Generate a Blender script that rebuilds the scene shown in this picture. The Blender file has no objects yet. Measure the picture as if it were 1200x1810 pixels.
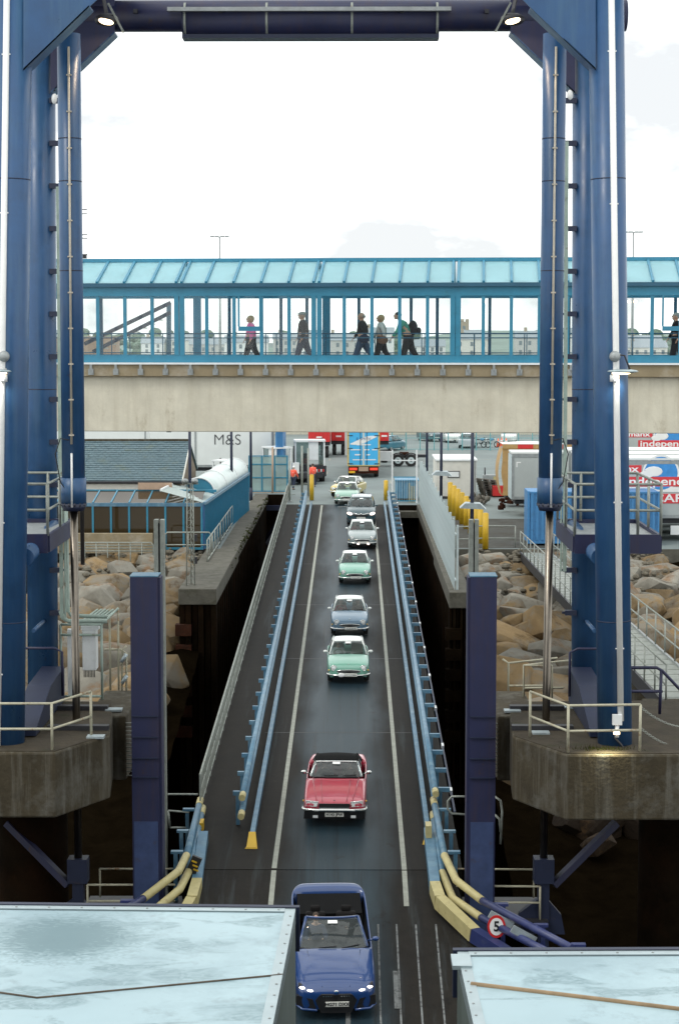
import bpy, bmesh, math, random
from mathutils import Vector, Matrix
R = math.radians
random.seed(11)
scene = bpy.context.scene
col = scene.collection

# ------------------------------------------------------------------ camera
F_PX, HORIZON, VP_X = 3300.0, 600.0, 624.0
CAM = Vector((0, 0, 10.9))
PITCH = math.atan((905 - HORIZON) / F_PX)
YAW = math.atan((VP_X - 600) / F_PX)
cam_d = bpy.data.cameras.new('camera')
cam = bpy.data.objects.new('camera', cam_d)
col.objects.link(cam)
cam.location = CAM
cam.rotation_euler = (math.pi / 2 - PITCH, 0, YAW)
cam_d.sensor_fit = 'VERTICAL'
cam_d.sensor_height = 36.0
cam_d.lens = 36.0 * F_PX / 1810.0
cam_d.clip_start = 0.1
cam_d.clip_end = 20000
scene.camera = cam
CROT = cam.rotation_euler.to_matrix()

# ------------------------------------------------------------------ world: bright overcast
SUN_EL, SUN_AZ = R(52), R(232)        # azimuth measured from +Y clockwise: behind the camera, to the left
world = bpy.data.worlds.new('World')
scene.world = world
world.use_nodes = True
wn = world.node_tree.nodes
wl = world.node_tree.links
wn.clear()
w_out = wn.new('ShaderNodeOutputWorld')
w_bg = wn.new('ShaderNodeBackground')
w_sky = wn.new('ShaderNodeTexSky')
w_sky.sky_type = 'NISHITA'
w_sky.sun_disc = False
w_sky.sun_elevation = SUN_EL
w_sky.sun_rotation = SUN_AZ
w_skys = wn.new('ShaderNodeMix'); w_skys.data_type = 'RGBA'; w_skys.blend_type = 'MULTIPLY'
w_skys.inputs['Factor'].default_value = 1
w_skys.inputs['B'].default_value = (0.1, 0.1, 0.1, 1)
w_tc = wn.new('ShaderNodeTexCoord')
w_map = wn.new('ShaderNodeMapping')
w_map.inputs['Scale'].default_value = (1, 1, 2.2)
w_map.inputs['Location'].default_value = (8.12, 0.2, 0.13)
w_no = wn.new('ShaderNodeTexNoise')
w_no.inputs['Scale'].default_value = 6.5
w_no.inputs['Detail'].default_value = 6
w_no.inputs['Roughness'].default_value = 0.55
w_rp = wn.new('ShaderNodeValToRGB')
w_rp.color_ramp.elements[0].position = 0.37
w_rp.color_ramp.elements[0].color = (0.95, 0.98, 1.0, 1)
w_rp.color_ramp.elements[1].position = 0.50
w_rp.color_ramp.elements[1].color = (1.70, 1.76, 1.74, 1)
w_mix = wn.new('ShaderNodeMix'); w_mix.data_type = 'RGBA'
w_mix.inputs['Factor'].default_value = 0.93
w_bg.inputs['Strength'].default_value = 1.0
wl.new(w_sky.outputs[0], w_skys.inputs['A'])
wl.new(w_tc.outputs['Generated'], w_map.inputs['Vector'])
wl.new(w_map.outputs[0], w_no.inputs['Vector'])
wl.new(w_no.outputs['Fac'], w_rp.inputs['Fac'])
wl.new(w_skys.outputs['Result'], w_mix.inputs['A'])
wl.new(w_rp.outputs['Color'], w_mix.inputs['B'])
wl.new(w_mix.outputs['Result'], w_bg.inputs['Color'])
wl.new(w_bg.outputs[0], w_out.inputs['Surface'])

sun_d = bpy.data.lights.new('sun', 'SUN')
sun = bpy.data.objects.new('sun', sun_d)
col.objects.link(sun)
sun_d.energy = 1.1
sun_d.angle = R(14)
sun_d.color = (1.0, 0.96, 0.9)
sdir = Vector((math.sin(SUN_AZ) * math.cos(SUN_EL), math.cos(SUN_AZ) * math.cos(SUN_EL), math.sin(SUN_EL)))
sun.rotation_euler = sdir.to_track_quat('Z', 'Y').to_euler()

vs = scene.view_settings
vs.view_transform = 'Standard'
vs.look = 'None'
vs.exposure = 0.0
vs.gamma = 1.0
vs.use_curve_mapping = False
scene.cycles.max_bounces = 8
scene.cycles.transparent_max_bounces = 24

# ------------------------------------------------------------------ helpers
def at(px, py, Y=None, Z=None, X=None):
    """point of the place that lies on plane Y / Z / X, for a position measured in the 1200x1810 photograph"""
    d = CROT @ Vector(((px - 600) / F_PX, -(py - 905) / F_PX, -1))
    if Y is not None: t = (Y - CAM.y) / d.y
    elif Z is not None: t = (Z - CAM.z) / d.z
    else: t = (X - CAM.x) / d.x
    return CAM + d * t

def V(*a): return Vector(a)

class MB:
    def __init__(s):
        s.v, s.f, s.s, s.m = [], [], [], []
    def add(s, verts, faces, smooth=False, mi=0):
        o = len(s.v)
        s.v += [Vector(p) for p in verts]
        for f in faces:
            s.f.append([i + o for i in f]); s.s.append(smooth); s.m.append(mi)
        return s
    def hexa(s, p, mi=0):
        return s.add(p, [(0,1,2,3),(4,7,6,5),(0,4,5,1),(1,5,6,2),(2,6,7,3),(3,7,4,0)], False, mi)
    def box(s, x0, x1, y0, y1, z0, z1, mi=0):
        return s.hexa([(x0,y0,z0),(x1,y0,z0),(x1,y1,z0),(x0,y1,z0),(x0,y0,z1),(x1,y0,z1),(x1,y1,z1),(x0,y1,z1)], mi)
    def obox(s, c, size, rot=None, mi=0):
        c = Vector(c); a, b, d = [q / 2 for q in size]
        p = [Vector(q) for q in [(-a,-b,-d),(a,-b,-d),(a,b,-d),(-a,b,-d),(-a,-b,d),(a,-b,d),(a,b,d),(-a,b,d)]]
        if rot: p = [rot @ q for q in p]
        return s.hexa([c + q for q in p], mi)
    def bar(s, p, q, w, h, mi=0, up=None):
        p, q = Vector(p), Vector(q); d = (q - p).normalized()
        u = Vector(up) if up else (Vector((0,0,1)) if abs(d.z) < 0.95 else Vector((0,1,0)))
        a = d.cross(u).normalized() * w / 2; b = a.cross(d).normalized() * h / 2
        return s.hexa([p-a-b, p+a-b, p+a+b, p-a+b, q-a-b, q+a-b, q+a+b, q-a+b], mi)
    def tube(s, pts, r, n=8, cap=True, mi=0, closed=False):
        pts = [Vector(p) for p in pts]; k = len(pts)
        rs = r if isinstance(r, (list, tuple)) else [r] * k
        ts = []
        for i in range(k):
            if closed: t = pts[(i+1) % k] - pts[i-1]
            else: t = pts[min(i+1, k-1)] - pts[max(i-1, 0)]
            ts.append(t.normalized())
        u = Vector((0,0,1)) if abs(ts[0].z) < 0.9 else Vector((1,0,0))
        a = ts[0].cross(u).normalized()
        V_, F_ = [], []
        for i in range(k):
            a = (a - ts[i] * a.dot(ts[i])).normalized(); b = ts[i].cross(a)
            # keep the bore at mitred bends
            for j in range(n):
                th = 2 * math.pi * j / n
                V_.append(pts[i] + (a * math.cos(th) + b * math.sin(th)) * rs[i])
        for i in range(k if closed else k - 1):
            i2 = (i + 1) % k
            for j in range(n):
                F_.append((i*n+j, i*n+(j+1) % n, i2*n+(j+1) % n, i2*n+j))
        s.add(V_, F_, True, mi)
        if cap and not closed:
            s.add(V_[:n][::-1], [tuple(range(n))], False, mi); s.add(V_[-n:], [tuple(range(n))], False, mi)
        return s
    def extr(s, poly, d, mi=0):
        poly = [Vector(p) for p in poly]; d = Vector(d); n = len(poly)
        v = poly + [p + d for p in poly]
        return s.add(v, [tuple(range(n))[::-1], tuple(range(n, 2*n))] + [(i, (i+1) % n, n+(i+1) % n, n+i) for i in range(n)], False, mi)
    def quad(s, a, b, c, d, mi=0): return s.add([a, b, c, d], [(0,1,2,3)], False, mi)
    def grid(s, fn, nu, nv, smooth=True, mi=0):
        v = [fn(i / nu, j / nv) for j in range(nv + 1) for i in range(nu + 1)]
        f = [(j*(nu+1)+i, j*(nu+1)+i+1, (j+1)*(nu+1)+i+1, (j+1)*(nu+1)+i) for j in range(nv) for i in range(nu)]
        return s.add(v, f, smooth, mi)
    def ball(s, c, r, nu=12, nv=8, mi=0, rot=None):
        c = Vector(c); r = (r, r, r) if not isinstance(r, (list, tuple)) else r
        v, f = [], []
        for j in range(nv + 1):
            ph = math.pi * j / nv - math.pi / 2
            for i in range(nu):
                th = 2 * math.pi * i / nu
                p = Vector((r[0]*math.cos(ph)*math.cos(th), r[1]*math.cos(ph)*math.sin(th), r[2]*math.sin(ph)))
                v.append(c + (rot @ p if rot else p))
        for j in range(nv):
            for i in range(nu):
                f.append((j*nu+i, j*nu+(i+1) % nu, (j+1)*nu+(i+1) % nu, (j+1)*nu+i))
        return s.add(v, f, True, mi)
    def mesh(s, name, off=Vector((0,0,0))):
        me = bpy.data.meshes.new(name)
        me.from_pydata([p - off for p in s.v], [], s.f)
        me.polygons.foreach_set('use_smooth', s.s)
        me.polygons.foreach_set('material_index', s.m)
        bm = bmesh.new(); bm.from_mesh(me)
        bmesh.ops.remove_doubles(bm, verts=bm.verts, dist=1e-5)
        bmesh.ops.recalc_face_normals(bm, faces=bm.faces)
        bm.to_mesh(me); bm.free(); me.update()
        return me
    def build(s, name, mat, parent=None, local=False, label=None):
        mats = mat if isinstance(mat, (list, tuple)) else [mat]
        if parent is None:
            xs = [p.x for p in s.v]; ys = [p.y for p in s.v]; zs = [p.z for p in s.v]
            off = Vector(((min(xs)+max(xs))/2, (min(ys)+max(ys))/2, min(zs)))
        else:
            off = Vector((0,0,0)); q = parent
            if not local:
                while q: off = off + q.location; q = q.parent
        me = s.mesh(name, off)
        for m_ in mats: me.materials.append(MAT[m_] if isinstance(m_, str) else m_)
        o = bpy.data.objects.new(name, me); col.objects.link(o)
        if parent is None: o.location = off
        else: o.parent = parent
        if label: o['label'] = label
        return o

def tag(o, label=None, cat=None, group=None, kind=None):
    if label: o['label'] = label
    if cat: o['category'] = cat
    if group: o['group'] = group
    if kind: o['kind'] = kind
    return o
def thing(name, label, cat, loc=(0,0,0), group=None):
    o = bpy.data.objects.new(name, None); col.objects.link(o)
    o.location = loc; o.empty_display_size = 0.3
    return tag(o, label, cat, group)
def struct(mb, name, mat): return tag(mb.build(name, mat), kind='structure')
def copy_tree(o, parent=None):
    c = o.copy(); col.objects.link(c); c.parent = parent
    for ch in list(o.children): copy_tree(ch, c)
    return c
def bevel(o, w=0.02, seg=2):
    m = o.modifiers.new('bevel', 'BEVEL'); m.width = w; m.segments = seg; m.limit_method = 'ANGLE'
    return o
def text_mesh(body, size, mat, name, parent, origin, xdir, ydir, align='CENTER', ext=0.004, sx=1.0, font_off=0.0):
    cu = bpy.data.curves.new(name, 'FONT'); cu.body = body; cu.size = size; cu.extrude = ext
    cu.align_x = align; cu.align_y = 'CENTER'; cu.offset = font_off
    t = bpy.data.objects.new('t', cu)
    me = bpy.data.meshes.new_from_object(t)
    bpy.data.objects.remove(t)
    x = Vector(xdir).normalized(); y = Vector(ydir).normalized(); z = x.cross(y)
    Mx = Matrix((x, y, z)).transposed()
    off = Vector((0,0,0)); q = parent
    for v in me.vertices:
        p = v.co.copy(); p.x *= sx
        v.co = Vector(origin) + Mx @ p
    me.materials.clear(); me.materials.append(MAT[mat])
    o = bpy.data.objects.new(name, me); col.objects.link(o); o.parent = parent
    return o

# ------------------------------------------------------------------ materials
MAT = {}
def M(name, c, rough=0.5, metal=0.0, var=0.18, scale=3.0, bump=0.0, bscale=None, c2=None, c2scale=1.2, c2thr=(0.5, 0.62), stretch=(1,1,1),
      streak=None, streak_amt=0.6, spec=0.5, coat=0.0, rnd=0.0, emit=None, alpha=None, rvar=0.0, c3=None, c3scale=5.0, c3thr=(0.64, 0.70)):
    m = bpy.data.materials.new(name); m.use_nodes = True; MAT[name] = m
    nt = m.node_tree; N = nt.nodes; L = nt.links
    b = N['Principled BSDF']
    b.inputs['Roughness'].default_value = rough; b.inputs['Metallic'].default_value = metal
    b.inputs['Specular IOR Level'].default_value = spec
    if coat: b.inputs['Coat Weight'].default_value = coat; b.inputs['Coat Roughness'].default_value = 0.06
    tc = N.new('ShaderNodeTexCoord'); mp = N.new('ShaderNodeMapping'); mp.inputs['Scale'].default_value = stretch
    L.new(tc.outputs['Object'], mp.inputs['Vector'])
    src = mp.outputs[0]
    if rnd:
        oi = N.new('ShaderNodeObjectInfo'); ad = N.new('ShaderNodeVectorMath'); ad.operation = 'ADD'
        mu = N.new('ShaderNodeMath'); mu.operation = 'MULTIPLY'; mu.inputs[1].default_value = 40
        L.new(oi.outputs['Random'], mu.inputs[0]); L.new(mp.outputs[0], ad.inputs[0]); L.new(mu.outputs[0], ad.inputs[1]); src = ad.outputs[0]
    no = N.new('ShaderNodeTexNoise'); no.inputs['Scale'].default_value = scale; no.inputs['Detail'].default_value = 6; no.inputs['Roughness'].default_value = 0.65
    L.new(src, no.inputs['Vector'])
    rp = N.new('ShaderNodeValToRGB'); e = rp.color_ramp.elements
    e[0].position = 0.28; e[1].position = 0.72
    e[0].color = tuple(max(0, x * (1 - var)) for x in c) + (1,)
    e[1].color = tuple(min(1, x * (1 + var)) for x in c) + (1,)
    L.new(no.outputs['Fac'], rp.inputs['Fac'])
    cur = rp.outputs['Color']
    def mixin(fac, colr, cur):
        mx = N.new('ShaderNodeMix'); mx.data_type = 'RGBA'
        L.new(fac, mx.inputs['Factor']); L.new(cur, mx.inputs['A'])
        if isinstance(colr, tuple): mx.inputs['B'].default_value = colr + (1,)
        else: L.new(colr, mx.inputs['B'])
        return mx.outputs['Result']
    if c2:
        n2 = N.new('ShaderNodeTexNoise'); n2.inputs['Scale'].default_value = c2scale; n2.inputs['Detail'].default_value = 8; n2.inputs['Roughness'].default_value = 0.7
        L.new(src, n2.inputs['Vector'])
        mr = N.new('ShaderNodeMapRange'); mr.inputs['From Min'].default_value = c2thr[0]; mr.inputs['From Max'].default_value = c2thr[1]
        L.new(n2.outputs['Fac'], mr.inputs['Value']); cur = mixin(mr.outputs[0], c2, cur)
    if c3:
        n5 = N.new('ShaderNodeTexNoise'); n5.inputs['Scale'].default_value = c3scale; n5.inputs['Detail'].default_value = 10; n5.inputs['Roughness'].default_value = 0.75
        m5 = N.new('ShaderNodeMapping'); m5.inputs['Scale'].default_value = (1, 1, 0.55); m5.inputs['Location'].default_value = (3.1, 1.7, 0.4); L.new(tc.outputs['Object'], m5.inputs['Vector']); L.new(m5.outputs[0], n5.inputs['Vector'])
        mr = N.new('ShaderNodeMapRange'); mr.inputs['From Min'].default_value = c3thr[0]; mr.inputs['From Max'].default_value = c3thr[1]
        L.new(n5.outputs['Fac'], mr.inputs['Value']); cur = mixin(mr.outputs[0], c3, cur)
    if streak:
        m3 = N.new('ShaderNodeMapping'); m3.inputs['Scale'].default_value = (2.2, 2.2, 0.16); L.new(tc.outputs['Object'], m3.inputs['Vector'])
        n3 = N.new('ShaderNodeTexNoise'); n3.inputs['Scale'].default_value = 1.6; n3.inputs['Detail'].default_value = 8; n3.inputs['Roughness'].default_value = 0.7
        L.new(m3.outputs[0], n3.inputs['Vector'])
        mr = N.new('ShaderNodeMapRange'); mr.inputs['From Min'].default_value = 0.48; mr.inputs['From Max'].default_value = 0.72; mr.inputs['To Max'].default_value = streak_amt
        L.new(n3.outputs['Fac'], mr.inputs['Value']); cur = mixin(mr.outputs[0], streak, cur)
    if rnd:
        hs = N.new('ShaderNodeHueSaturation'); mr = N.new('ShaderNodeMapRange')
        mr.inputs['To Min'].default_value = 1 - rnd; mr.inputs['To Max'].default_value = 1 + rnd
        L.new(oi.outputs['Random'], mr.inputs['Value']); L.new(mr.outputs[0], hs.inputs['Value']); L.new(cur, hs.inputs['Color']); cur = hs.outputs['Color']
    L.new(cur, b.inputs['Base Color'])
    if rvar:
        mr = N.new('ShaderNodeMapRange'); mr.inputs['To Min'].default_value = max(0.02, rough - rvar); mr.inputs['To Max'].default_value = min(1, rough + rvar)
        mr.inputs['From Min'].default_value = 0.3; mr.inputs['From Max'].default_value = 0.7
        L.new(no.outputs['Fac'], mr.inputs['Value']); L.new(mr.outputs[0], b.inputs['Roughness'])
    if bump:
        bn = N.new('ShaderNodeTexNoise'); bn.inputs['Scale'].default_value = bscale or scale * 4; bn.inputs['Detail'].default_value = 8
        L.new(src, bn.inputs['Vector'])
        bp = N.new('ShaderNodeBump'); bp.inputs['Strength'].default_value = bump; bp.inputs['Distance'].default_value = 0.05
        L.new(bn.outputs['Fac'], bp.inputs['Height']); L.new(bp.outputs[0], b.inputs['Normal'])
    if emit:
        b.inputs['Emission Color'].default_value = emit[:3] + (1,); b.inputs['Emission Strength'].default_value = emit[3]
    return m
def glass(name, tint, clear=0.8, rough=0.03, refl=1.0):
    m = bpy.data.materials.new(name); m.use_nodes = True; MAT[name] = m
    N = m.node_tree.nodes; L = m.node_tree.links; N.clear()
    o = N.new('ShaderNodeOutputMaterial'); tr = N.new('ShaderNodeBsdfTransparent'); tr.inputs[0].default_value = tint + (1,)
    gl = N.new('ShaderNodeBsdfGlossy'); gl.inputs['Roughness'].default_value = rough
    df = N.new('ShaderNodeBsdfDiffuse'); df.inputs[0].default_value = tuple(x * 0.6 for x in tint) + (1,)
    lw = N.new('ShaderNodeLayerWeight'); lw.inputs['Blend'].default_value = 0.5; pw = N.new('ShaderNodeMath'); pw.operation = 'POWER'; pw.inputs[1].default_value = 4.0; L.new(lw.outputs['Facing'], pw.inputs[0])
    fr = N.new('ShaderNodeMath'); fr.operation = 'MULTIPLY_ADD'; fr.inputs[1].default_value = 0.9 * refl; fr.inputs[2].default_value = 0.03 * refl; L.new(pw.outputs[0], fr.inputs[0])
    m0 = N.new('ShaderNodeMixShader'); m0.inputs[0].default_value = clear
    m1 = N.new('ShaderNodeMixShader')
    L.new(df.outputs[0], m0.inputs[1]); L.new(tr.outputs[0], m0.inputs[2])
    L.new(fr.outputs[0], m1.inputs[0]); L.new(m0.outputs[0], m1.inputs[1]); L.new(gl.outputs[0], m1.inputs[2]); L.new(m1.outputs[0], o.inputs['Surface'])
    return m

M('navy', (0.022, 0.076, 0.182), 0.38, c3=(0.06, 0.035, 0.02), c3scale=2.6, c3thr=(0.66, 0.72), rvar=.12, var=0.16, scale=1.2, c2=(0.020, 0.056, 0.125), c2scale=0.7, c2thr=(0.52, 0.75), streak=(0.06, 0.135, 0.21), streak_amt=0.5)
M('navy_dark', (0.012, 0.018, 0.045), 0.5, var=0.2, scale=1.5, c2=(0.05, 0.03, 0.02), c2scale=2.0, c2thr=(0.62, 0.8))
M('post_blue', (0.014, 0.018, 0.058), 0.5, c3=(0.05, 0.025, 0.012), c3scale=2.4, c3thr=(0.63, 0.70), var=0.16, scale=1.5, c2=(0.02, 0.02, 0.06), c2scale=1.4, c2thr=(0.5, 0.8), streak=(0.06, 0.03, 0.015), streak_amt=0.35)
M('post_pale', (0.035, 0.055, 0.13), 0.45, var=0.25, scale=2.5, c2=(0.05, 0.03, 0.02), c2scale=2.2, c2thr=(0.58, 0.75))
M('teal', (0.03, 0.20, 0.31), 0.4, var=0.12, scale=2, c2=(0.03, 0.16, 0.22), c2scale=3, c2thr=(0.55, 0.75))
M('teal_dark', (0.02, 0.09, 0.15), 0.5, var=0.12, scale=2)
M('roof_panel', (0.52, 0.76, 0.80), 0.35, var=0.06, scale=0.8, c2=(0.44, 0.66, 0.69), c2scale=0.9, c2thr=(0.45, 0.7))
M('pipe_blue', (0.07, 0.17, 0.26), 0.4, var=0.22, scale=3, c2=(0.17, 0.275, 0.335), c2scale=2, c2thr=(0.48, 0.72))
M('pipe_navy', (0.025, 0.035, 0.12), 0.4, var=0.18, scale=3, c2=(0.05, 0.06, 0.13), c2scale=4, c2thr=(0.55, 0.7))
M('galv', (0.27, 0.29, 0.26), 0.5, 0.3, var=0.25, scale=5, c2=(0.16, 0.08, 0.03), c2scale=3.2, c2thr=(0.62, 0.72))
M('rail_cream', (0.40, 0.38, 0.28), 0.55, var=0.2, scale=5, c2=(0.22, 0.10, 0.03), c2scale=4, c2thr=(0.57, 0.68))
M('rail_green', (0.30, 0.38, 0.33), 0.5, var=0.2, scale=4, c2=(0.15, 0.10, 0.05), c2scale=3, c2thr=(0.6, 0.72))
M('white_paint', (0.72, 0.74, 0.74), 0.45, var=0.06, scale=3, c2=(0.55, 0.56, 0.54), c2scale=2, c2thr=(0.55, 0.75))
M('pipe_white', (0.78, 0.78, 0.76), 0.4, var=0.05, scale=3)
M('conduit', (0.52, 0.47, 0.38), 0.45, 0.2, var=0.15, scale=5)
M('chrome', (0.72, 0.72, 0.70), 0.16, 1.0, var=0.05)
M('rod', (0.20, 0.175, 0.145), 0.30, 1.0, var=0.15, scale=3)
M('yellow', (0.55, 0.34, 0.015), 0.5, var=0.12, scale=4, c2=(0.35, 0.22, 0.03), c2scale=6, c2thr=(0.62, 0.75))
M('cream_yellow', (0.46, 0.40, 0.19), 0.5, var=0.12, scale=4, c2=(0.25, 0.18, 0.08), c2scale=5, c2thr=(0.58, 0.72))
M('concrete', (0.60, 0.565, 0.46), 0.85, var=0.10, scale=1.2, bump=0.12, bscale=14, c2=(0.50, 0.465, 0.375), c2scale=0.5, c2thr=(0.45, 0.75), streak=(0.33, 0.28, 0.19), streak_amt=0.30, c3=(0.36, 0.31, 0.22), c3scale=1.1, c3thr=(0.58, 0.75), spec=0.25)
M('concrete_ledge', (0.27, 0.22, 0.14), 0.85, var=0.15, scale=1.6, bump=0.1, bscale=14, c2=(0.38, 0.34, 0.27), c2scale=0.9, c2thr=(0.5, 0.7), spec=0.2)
M('concrete_old', (0.046, 0.037, 0.022), 0.8, var=0.3, scale=1.4, bump=0.3, bscale=10, c2=(0.09, 0.085, 0.07), c2scale=1.0, c2thr=(0.52, 0.7), streak=(0.19, 0.185, 0.16), streak_amt=0.5, spec=0.25)
M('concrete_top', (0.045, 0.036, 0.024), 0.85, var=0.3, scale=2.0, bump=0.3, bscale=12, c2=(0.025, 0.028, 0.010), c2scale=1.3, c2thr=(0.55, 0.7), spec=0.25)
M('coping', (0.10, 0.095, 0.078), 0.85, var=0.25, scale=2.0, bump=0.3, bscale=12, c2=(0.05, 0.05, 0.032), c2scale=1.6, c2thr=(0.5, 0.7), spec=0.25)
M('quay', (0.19, 0.225, 0.22), 0.8, var=0.08, scale=0.5, bump=0.05, bscale=30, c2=(0.15, 0.175, 0.175), c2scale=0.12, c2thr=(0.45, 0.7), spec=0.3)
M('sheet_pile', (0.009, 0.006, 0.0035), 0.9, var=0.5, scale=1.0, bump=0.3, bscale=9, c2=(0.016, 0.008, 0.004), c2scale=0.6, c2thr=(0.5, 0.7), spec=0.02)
M('rust', (0.042, 0.013, 0.006), 0.85, var=0.4, scale=1.8, bump=0.4, bscale=9, c2=(0.03, 0.014, 0.008), c2scale=1.1, c2thr=(0.45, 0.65), spec=0.15)
M('mud', (0.004, 0.0028, 0.0014), 0.95, var=0.4, scale=0.6, bump=0.3, bscale=3, spec=0.0)
M('moss', (0.030, 0.034, 0.008), 0.95, var=0.4, scale=4, bump=0.4, bscale=20, spec=0.1)
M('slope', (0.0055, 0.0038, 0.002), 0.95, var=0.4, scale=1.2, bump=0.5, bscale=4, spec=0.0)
M('gravel', (0.15, 0.135, 0.105), 0.95, var=0.35, scale=8, rnd=0.1, spec=0.15)
M('rock', (0.190, 0.132, 0.068), 0.85, var=0.35, scale=0.9, bump=0.55, bscale=5, c2=(0.17, 0.15, 0.118), c2scale=0.8, c2thr=(0.48, 0.6), rnd=0.28, spec=0.2, c3=(0.075, 0.045, 0.02), c3scale=1.3, c3thr=(0.54, 0.66))
M('rock_grey', (0.20, 0.188, 0.158), 0.85, var=0.35, scale=0.9, bump=0.55, bscale=5, c2=(0.18, 0.115, 0.066), c2scale=0.8, c2thr=(0.52, 0.64), rnd=0.22, spec=0.2, c3=(0.075, 0.045, 0.02), c3scale=1.3, c3thr=(0.54, 0.66))
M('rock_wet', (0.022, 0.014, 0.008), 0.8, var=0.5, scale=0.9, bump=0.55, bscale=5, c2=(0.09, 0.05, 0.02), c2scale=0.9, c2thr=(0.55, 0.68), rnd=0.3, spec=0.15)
M('line_white', (0.27, 0.28, 0.24), 0.7, var=0.2, scale=4, c2=(0.06, 0.06, 0.05), c2scale=5, c2thr=(0.60, 0.75))
M('line_worn', (0.15, 0.16, 0.16), 0.7, var=0.3, scale=4, c2=(0.04, 0.04, 0.04), c2scale=6, c2thr=(0.48, 0.62))
M('black', (0.012, 0.012, 0.013), 0.5, var=0.2)
M('rubber', (0.018, 0.018, 0.018), 0.85, var=0.3, scale=8)
M('dark_metal', (0.03, 0.03, 0.035), 0.5, 0.3, var=0.3)
M('steel_grey', (0.30, 0.32, 0.32), 0.5, 0.3, var=0.2, scale=4)
M('steel_plate', (0.38, 0.44, 0.46), 0.4, 0.4, var=0.2, scale=4)
glass('glass_clear', (0.975, 0.99, 0.985), 0.985, refl=.7)
glass('glass_smoke', (0.14, 0.10, 0.05), 0.5, refl=.6)
glass('glass_car', (0.55, 0.64, 0.64), 0.90, refl=1.6)

# roof sheets of the walkway let daylight through
m = MAT['roof_panel']; N = m.node_tree.nodes; L = m.node_tree.links
tl_ = N.new('ShaderNodeBsdfTranslucent'); tl_.inputs[0].default_value = (0.74, 0.94, 0.98, 1); mx_ = N.new('ShaderNodeMixShader'); mx_.inputs[0].default_value = 0.62
L.new(N['Principled BSDF'].outputs[0], mx_.inputs[1]); L.new(tl_.outputs[0], mx_.inputs[2]); L.new(mx_.outputs[0], N['Material Output'].inputs['Surface'])
# road: dark anti-skid asphalt, polished smoother and paler along the wheel tracks
m = M('ramp_asphalt', (0.0115, 0.0095, 0.0072), 0.8, var=0.3, scale=2.2, bump=0.10, bscale=40, spec=0.18)
nt = m.node_tree; N = nt.nodes; L = nt.links; b = N['Principled BSDF']
geo = N.new('ShaderNodeNewGeometry'); sp = N.new('ShaderNodeSeparateXYZ'); L.new(geo.outputs['Position'], sp.inputs[0])
ns = N.new('ShaderNodeTexNoise'); ns.inputs['Scale'].default_value = 0.5; ns.inputs['Detail'].default_value = 5
mp = N.new('ShaderNodeMapping'); mp.inputs['Scale'].default_value = (1.6, 0.35, 1); L.new(geo.outputs['Position'], mp.inputs['Vector']); L.new(mp.outputs[0], ns.inputs['Vector'])
ma = N.new('ShaderNodeMath'); ma.operation = 'ADD'; ma.inputs[1].default_value = 0.42; L.new(sp.outputs['X'], ma.inputs[0])
mb_ = N.new('ShaderNodeMath'); mb_.operation = 'ABSOLUTE'; L.new(ma.outputs[0], mb_.inputs[0])
mw = N.new('ShaderNodeMath'); mw.operation = 'MULTIPLY_ADD'; mw.inputs[1].default_value = 1.5; mw.inputs[2].default_value = -0.75; L.new(ns.outputs['Fac'], mw.inputs[0])
mx_ = N.new('ShaderNodeMath'); mx_.operation = 'ADD'; L.new(mb_.outputs[0], mx_.inputs[0]); L.new(mw.outputs[0], mx_.inputs[1])
mr = N.new('ShaderNodeMapRange'); mr.inputs['From Min'].default_value = 1.65; mr.inputs['From Max'].default_value = 0.75; L.new(mx_.outputs[0], mr.inputs['Value'])
rr = N.new('ShaderNodeMapRange'); rr.inputs['To Min'].default_value = 0.72; rr.inputs['To Max'].default_value = 0.46; L.new(mr.outputs[0], rr.inputs['Value']); L.new(rr.outputs[0], b.inputs['Roughness'])
old = b.inputs['Base Color'].links[0].from_socket
mc = N.new('ShaderNodeMix'); mc.data_type = 'RGBA'; mc.inputs['B'].default_value = (0.015, 0.031, 0.042, 1); L.new(mr.outputs[0], mc.inputs['Factor']); L.new(old, mc.inputs['A']); L.new(mc.outputs['Result'], b.inputs['Base Color'])

# darker tyre streaks along the lane, oil spots and repaired patches
def extra(scale, stretch, lo, hi, colr, amt):
    global_in = b.inputs['Base Color'].links[0].from_socket
    mpx = N.new('ShaderNodeMapping'); mpx.inputs['Scale'].default_value = stretch; L.new(geo.outputs['Position'], mpx.inputs['Vector'])
    nx_ = N.new('ShaderNodeTexNoise'); nx_.inputs['Scale'].default_value = scale; nx_.inputs['Detail'].default_value = 9; nx_.inputs['Roughness'].default_value = 0.7; L.new(mpx.outputs[0], nx_.inputs['Vector'])
    mrx = N.new('ShaderNodeMapRange'); mrx.inputs['From Min'].default_value = lo; mrx.inputs['From Max'].default_value = hi; mrx.inputs['To Max'].default_value = amt; L.new(nx_.outputs['Fac'], mrx.inputs['Value'])
    mcx = N.new('ShaderNodeMix'); mcx.data_type = 'RGBA'; mcx.inputs['B'].default_value = colr + (1,); L.new(mrx.outputs[0], mcx.inputs['Factor']); L.new(global_in, mcx.inputs['A']); L.new(mcx.outputs['Result'], b.inputs['Base Color'])
extra(1.0, (5.0, 0.07, 1), 0.50, 0.68, (0.006, 0.006, 0.006), 0.75)
extra(1.0, (3.2, 0.10, 1), 0.56, 0.72, (0.045, 0.055, 0.058), 0.6)
extra(1.6, (1.0, 0.6, 1), 0.62, 0.68, (0.005, 0.0045, 0.004), 0.8)
extra(7.0, (1, 0.6, 1), 0.60, 0.75, (0.035, 0.034, 0.030), 0.55)
extra(30.0, (1, 1, 1), 0.55, 0.75, (0.03, 0.03, 0.028), 0.6)
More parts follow.
